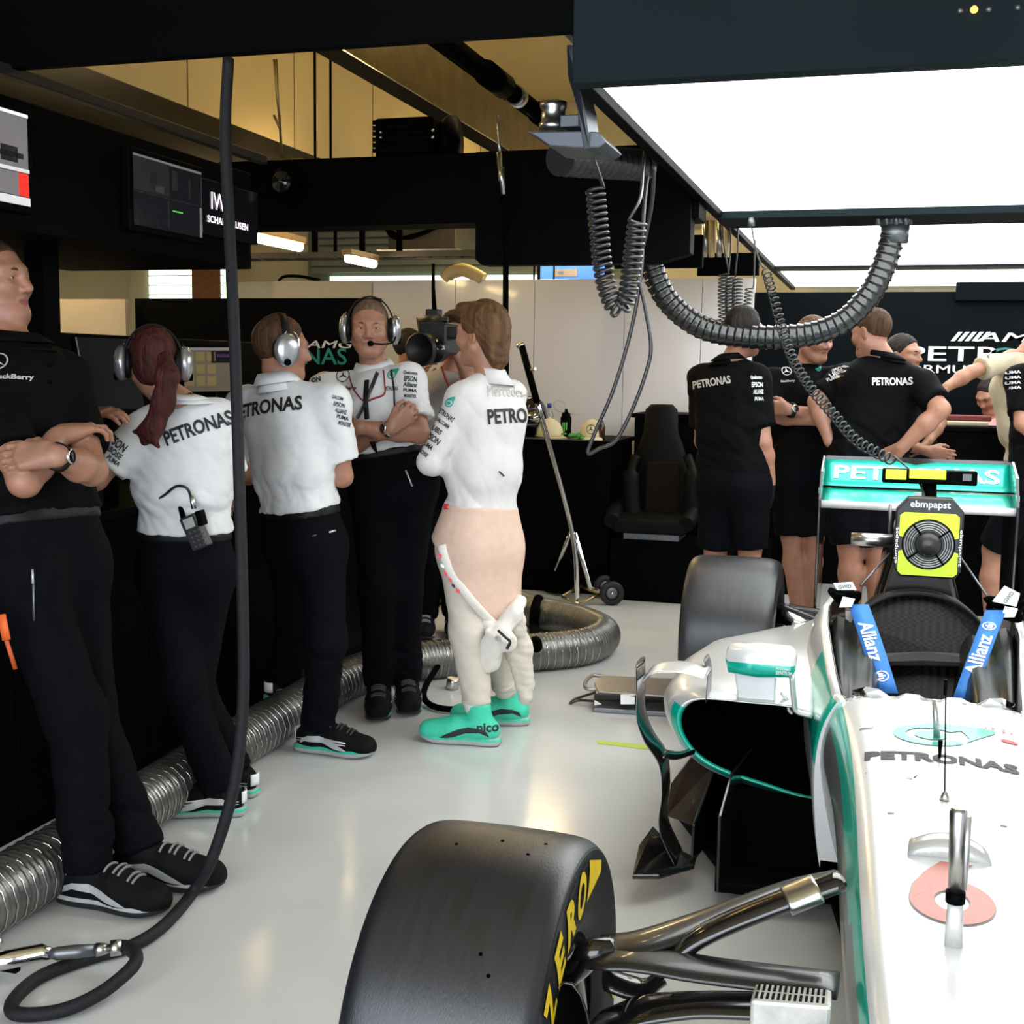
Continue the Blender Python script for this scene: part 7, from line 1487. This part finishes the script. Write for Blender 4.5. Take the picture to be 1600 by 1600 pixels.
for (u, v, s_, M) in ((684, 868, 6, RED), (688, 884, 5, MATS['white_print']), (693, 896, 6, RED), (700, 906, 5, RED), (705, 915, 5, INK), (712, 923, 6, RED)):
    p = hit(bvb, u+4, v, .003)
    if p is not None: mb = MB(); k = .00085*3; mb.plate([p+AX_R*x*.0024*s_/2+AX_U*(y*.0024*s_/2-x*.004) for x, y in ((-1, -1), (1, -1), (1, 1), (-1, 1))], AX_F*-.003); mb.build('patch', M, bnd)
K0 = hit(bl, 770, 965, .02); K0 = K0 if K0 is not None else at(775, 975, 4.4); K = at(778, 992, K0[1]-.02)
vd = AX_F
KN = [el(K, (.036, .03, .034), None, .02), rc(K+V(-.01, 0, .01), at(752, 966, K[1]+.03), .028, .022, .02), rc(K, at(802, 960, K[1]+.06), .030, .036, .025), rc(at(802, 960, K[1]+.06), at(812, 940, K[1]+.14), .036, .026, .02),
      rc(K+V(-.015, -.02, -.02), at(765, 1030, K[1]), .040, .050, .02, (vd, .45)), rc(K+V(.03, -.02, .0), at(795, 1005, K[1]), .030, .034, .02, (vd, .5)), rc(K+V(-.03, -.035, .015), K+V(.035, -.035, -.01), .014, .014, .015), el(K+V(.01, -.04, -.005), (.012, .03, .012), None, .01, 's')]
sdf_obj('suit_knot', KN, .0055, SUITW, d['root'], None, lambda v: .006*folds(v, 44, 34, V(1, 0, .6), .5)); MB().tube(cr([at(778, 985, K[1]-.075), at(790, 996, K[1]-.08), at(797, 1003, K[1]-.075), at(792, 1014, K[1]-.07)], 5), .006, 6, flat=.5).build('suit_tie', INK, d['root'])
SL = [rc(at(800, 968, K[1]+.08), at(810, 1015, K[1]+.12), .050, .048, .03, (vd, .6)), rc(at(810, 1015, K[1]+.12), at(820, 1068, K[1]+.13), .048, .040, .03, (vd, .7)), rc(at(820, 1068, K[1]+.13), at(821, 1092, K[1]+.13), .028, .026, .01)]
sdf_obj('suit_sleeve', SL, .006, SUIT, d['root'], None, lambda v: .006*folds(v, 47, 24, V(0, 0, 1), 1.8))
for i, (kn, an) in enumerate(((at(772, 985, 4.66), at(795, 1098, 4.76)), (at(732, 985, 4.48), at(748, 1130, 4.46)))):
    dd = nrm(an-kn); MB().tube([an-dd*.10, an-dd*.07, an-dd*.045], [.056, .050, .046], 20).build('suit_cuff', SUITW, d['root'])
vtext('nico', 'driver', 760, 1137, 30, 12, 4, INK, .02, 'boot') if False else None
for o in d['root'].children:
    if o.name.startswith('shoe'):
        bvs = bvh_of([o]); p = hit(bvs, 762, 1137)
        if p is not None and p[1] < 4.62:
            k = np.linalg.norm(at(763, 1137, p[1])-at(762, 1137, p[1])); letters('nico', INK, o, p, AX_R, AX_U, 13*k, bvs, .03, .01, 32*k, .002)
# television camera
tv = empty('television_camera', at(680, 545, 5.95), 'black television camera with tall aerial rod on the operator\'s shoulder', 'camera'); TC = mat('camera_black', (.010, .010, .011), .45, noise=.2)
c0 = at(684, 530, 5.95); MB().box(c0+V(.02, .08, .0), (.15, .42, .16)).build('camera_body', TC, tv, .012); MB().lathe(at(682, 545, 5.86), (-.20, -1, -.05), [(0, -.02), (.07, -.02), (.075, .05), (.080, .10), (.084, .16), (.076, .165), (.070, .14), (0, .135)], 32).build('lens_barrel', TC, tv)
MB().lathe(at(677.5, 546, 5.735), (-.20, -1, -.05), [(0, .02), (.04, .014), (.066, .0)], 28).build('lens_glass', GLASSY, tv); MB().tube([at(655, 515, 5.9), at(690, 508, 5.95)], [.065, .06], 20).build('matte_hood', TC, tv)
MB().box(at(705, 520, 5.9), (.11, .10, .06)).build('viewfinder', TC, tv, .01); MB().tube([at(662, 498, 6.0), at(700, 500, 6.0)], .016, 12).build('top_handle', TC, tv); MB().box(at(678, 494, 5.98), (.07, .07, .07)).build('transmitter', TC, tv, .006)
MB().tube([at(679, 492, 5.98), at(677, 450, 5.98), at(677, 412, 5.98)], [.014, .010, .008], 10).build('aerial', BLACK, tv); MB().sphere(at(696, 523, 5.84), .006, 0, 8).build('tally_lamp', WHITE, tv)
for k, (u, v) in enumerate(((698, 560), (702, 580))): pass
MB().tube(cr([at(690, 572, 5.95), at(696, 590, 5.95), at(702, 603, 6.0), at(708, 606, 6.1)], 6), .007, 8).build('camera_strap', LANY, tv)
# gloves of the two men at the back
for key, wr, dr in (('rb', at(1203, 752, 6.30), V(.1, .1, -1)),): pass
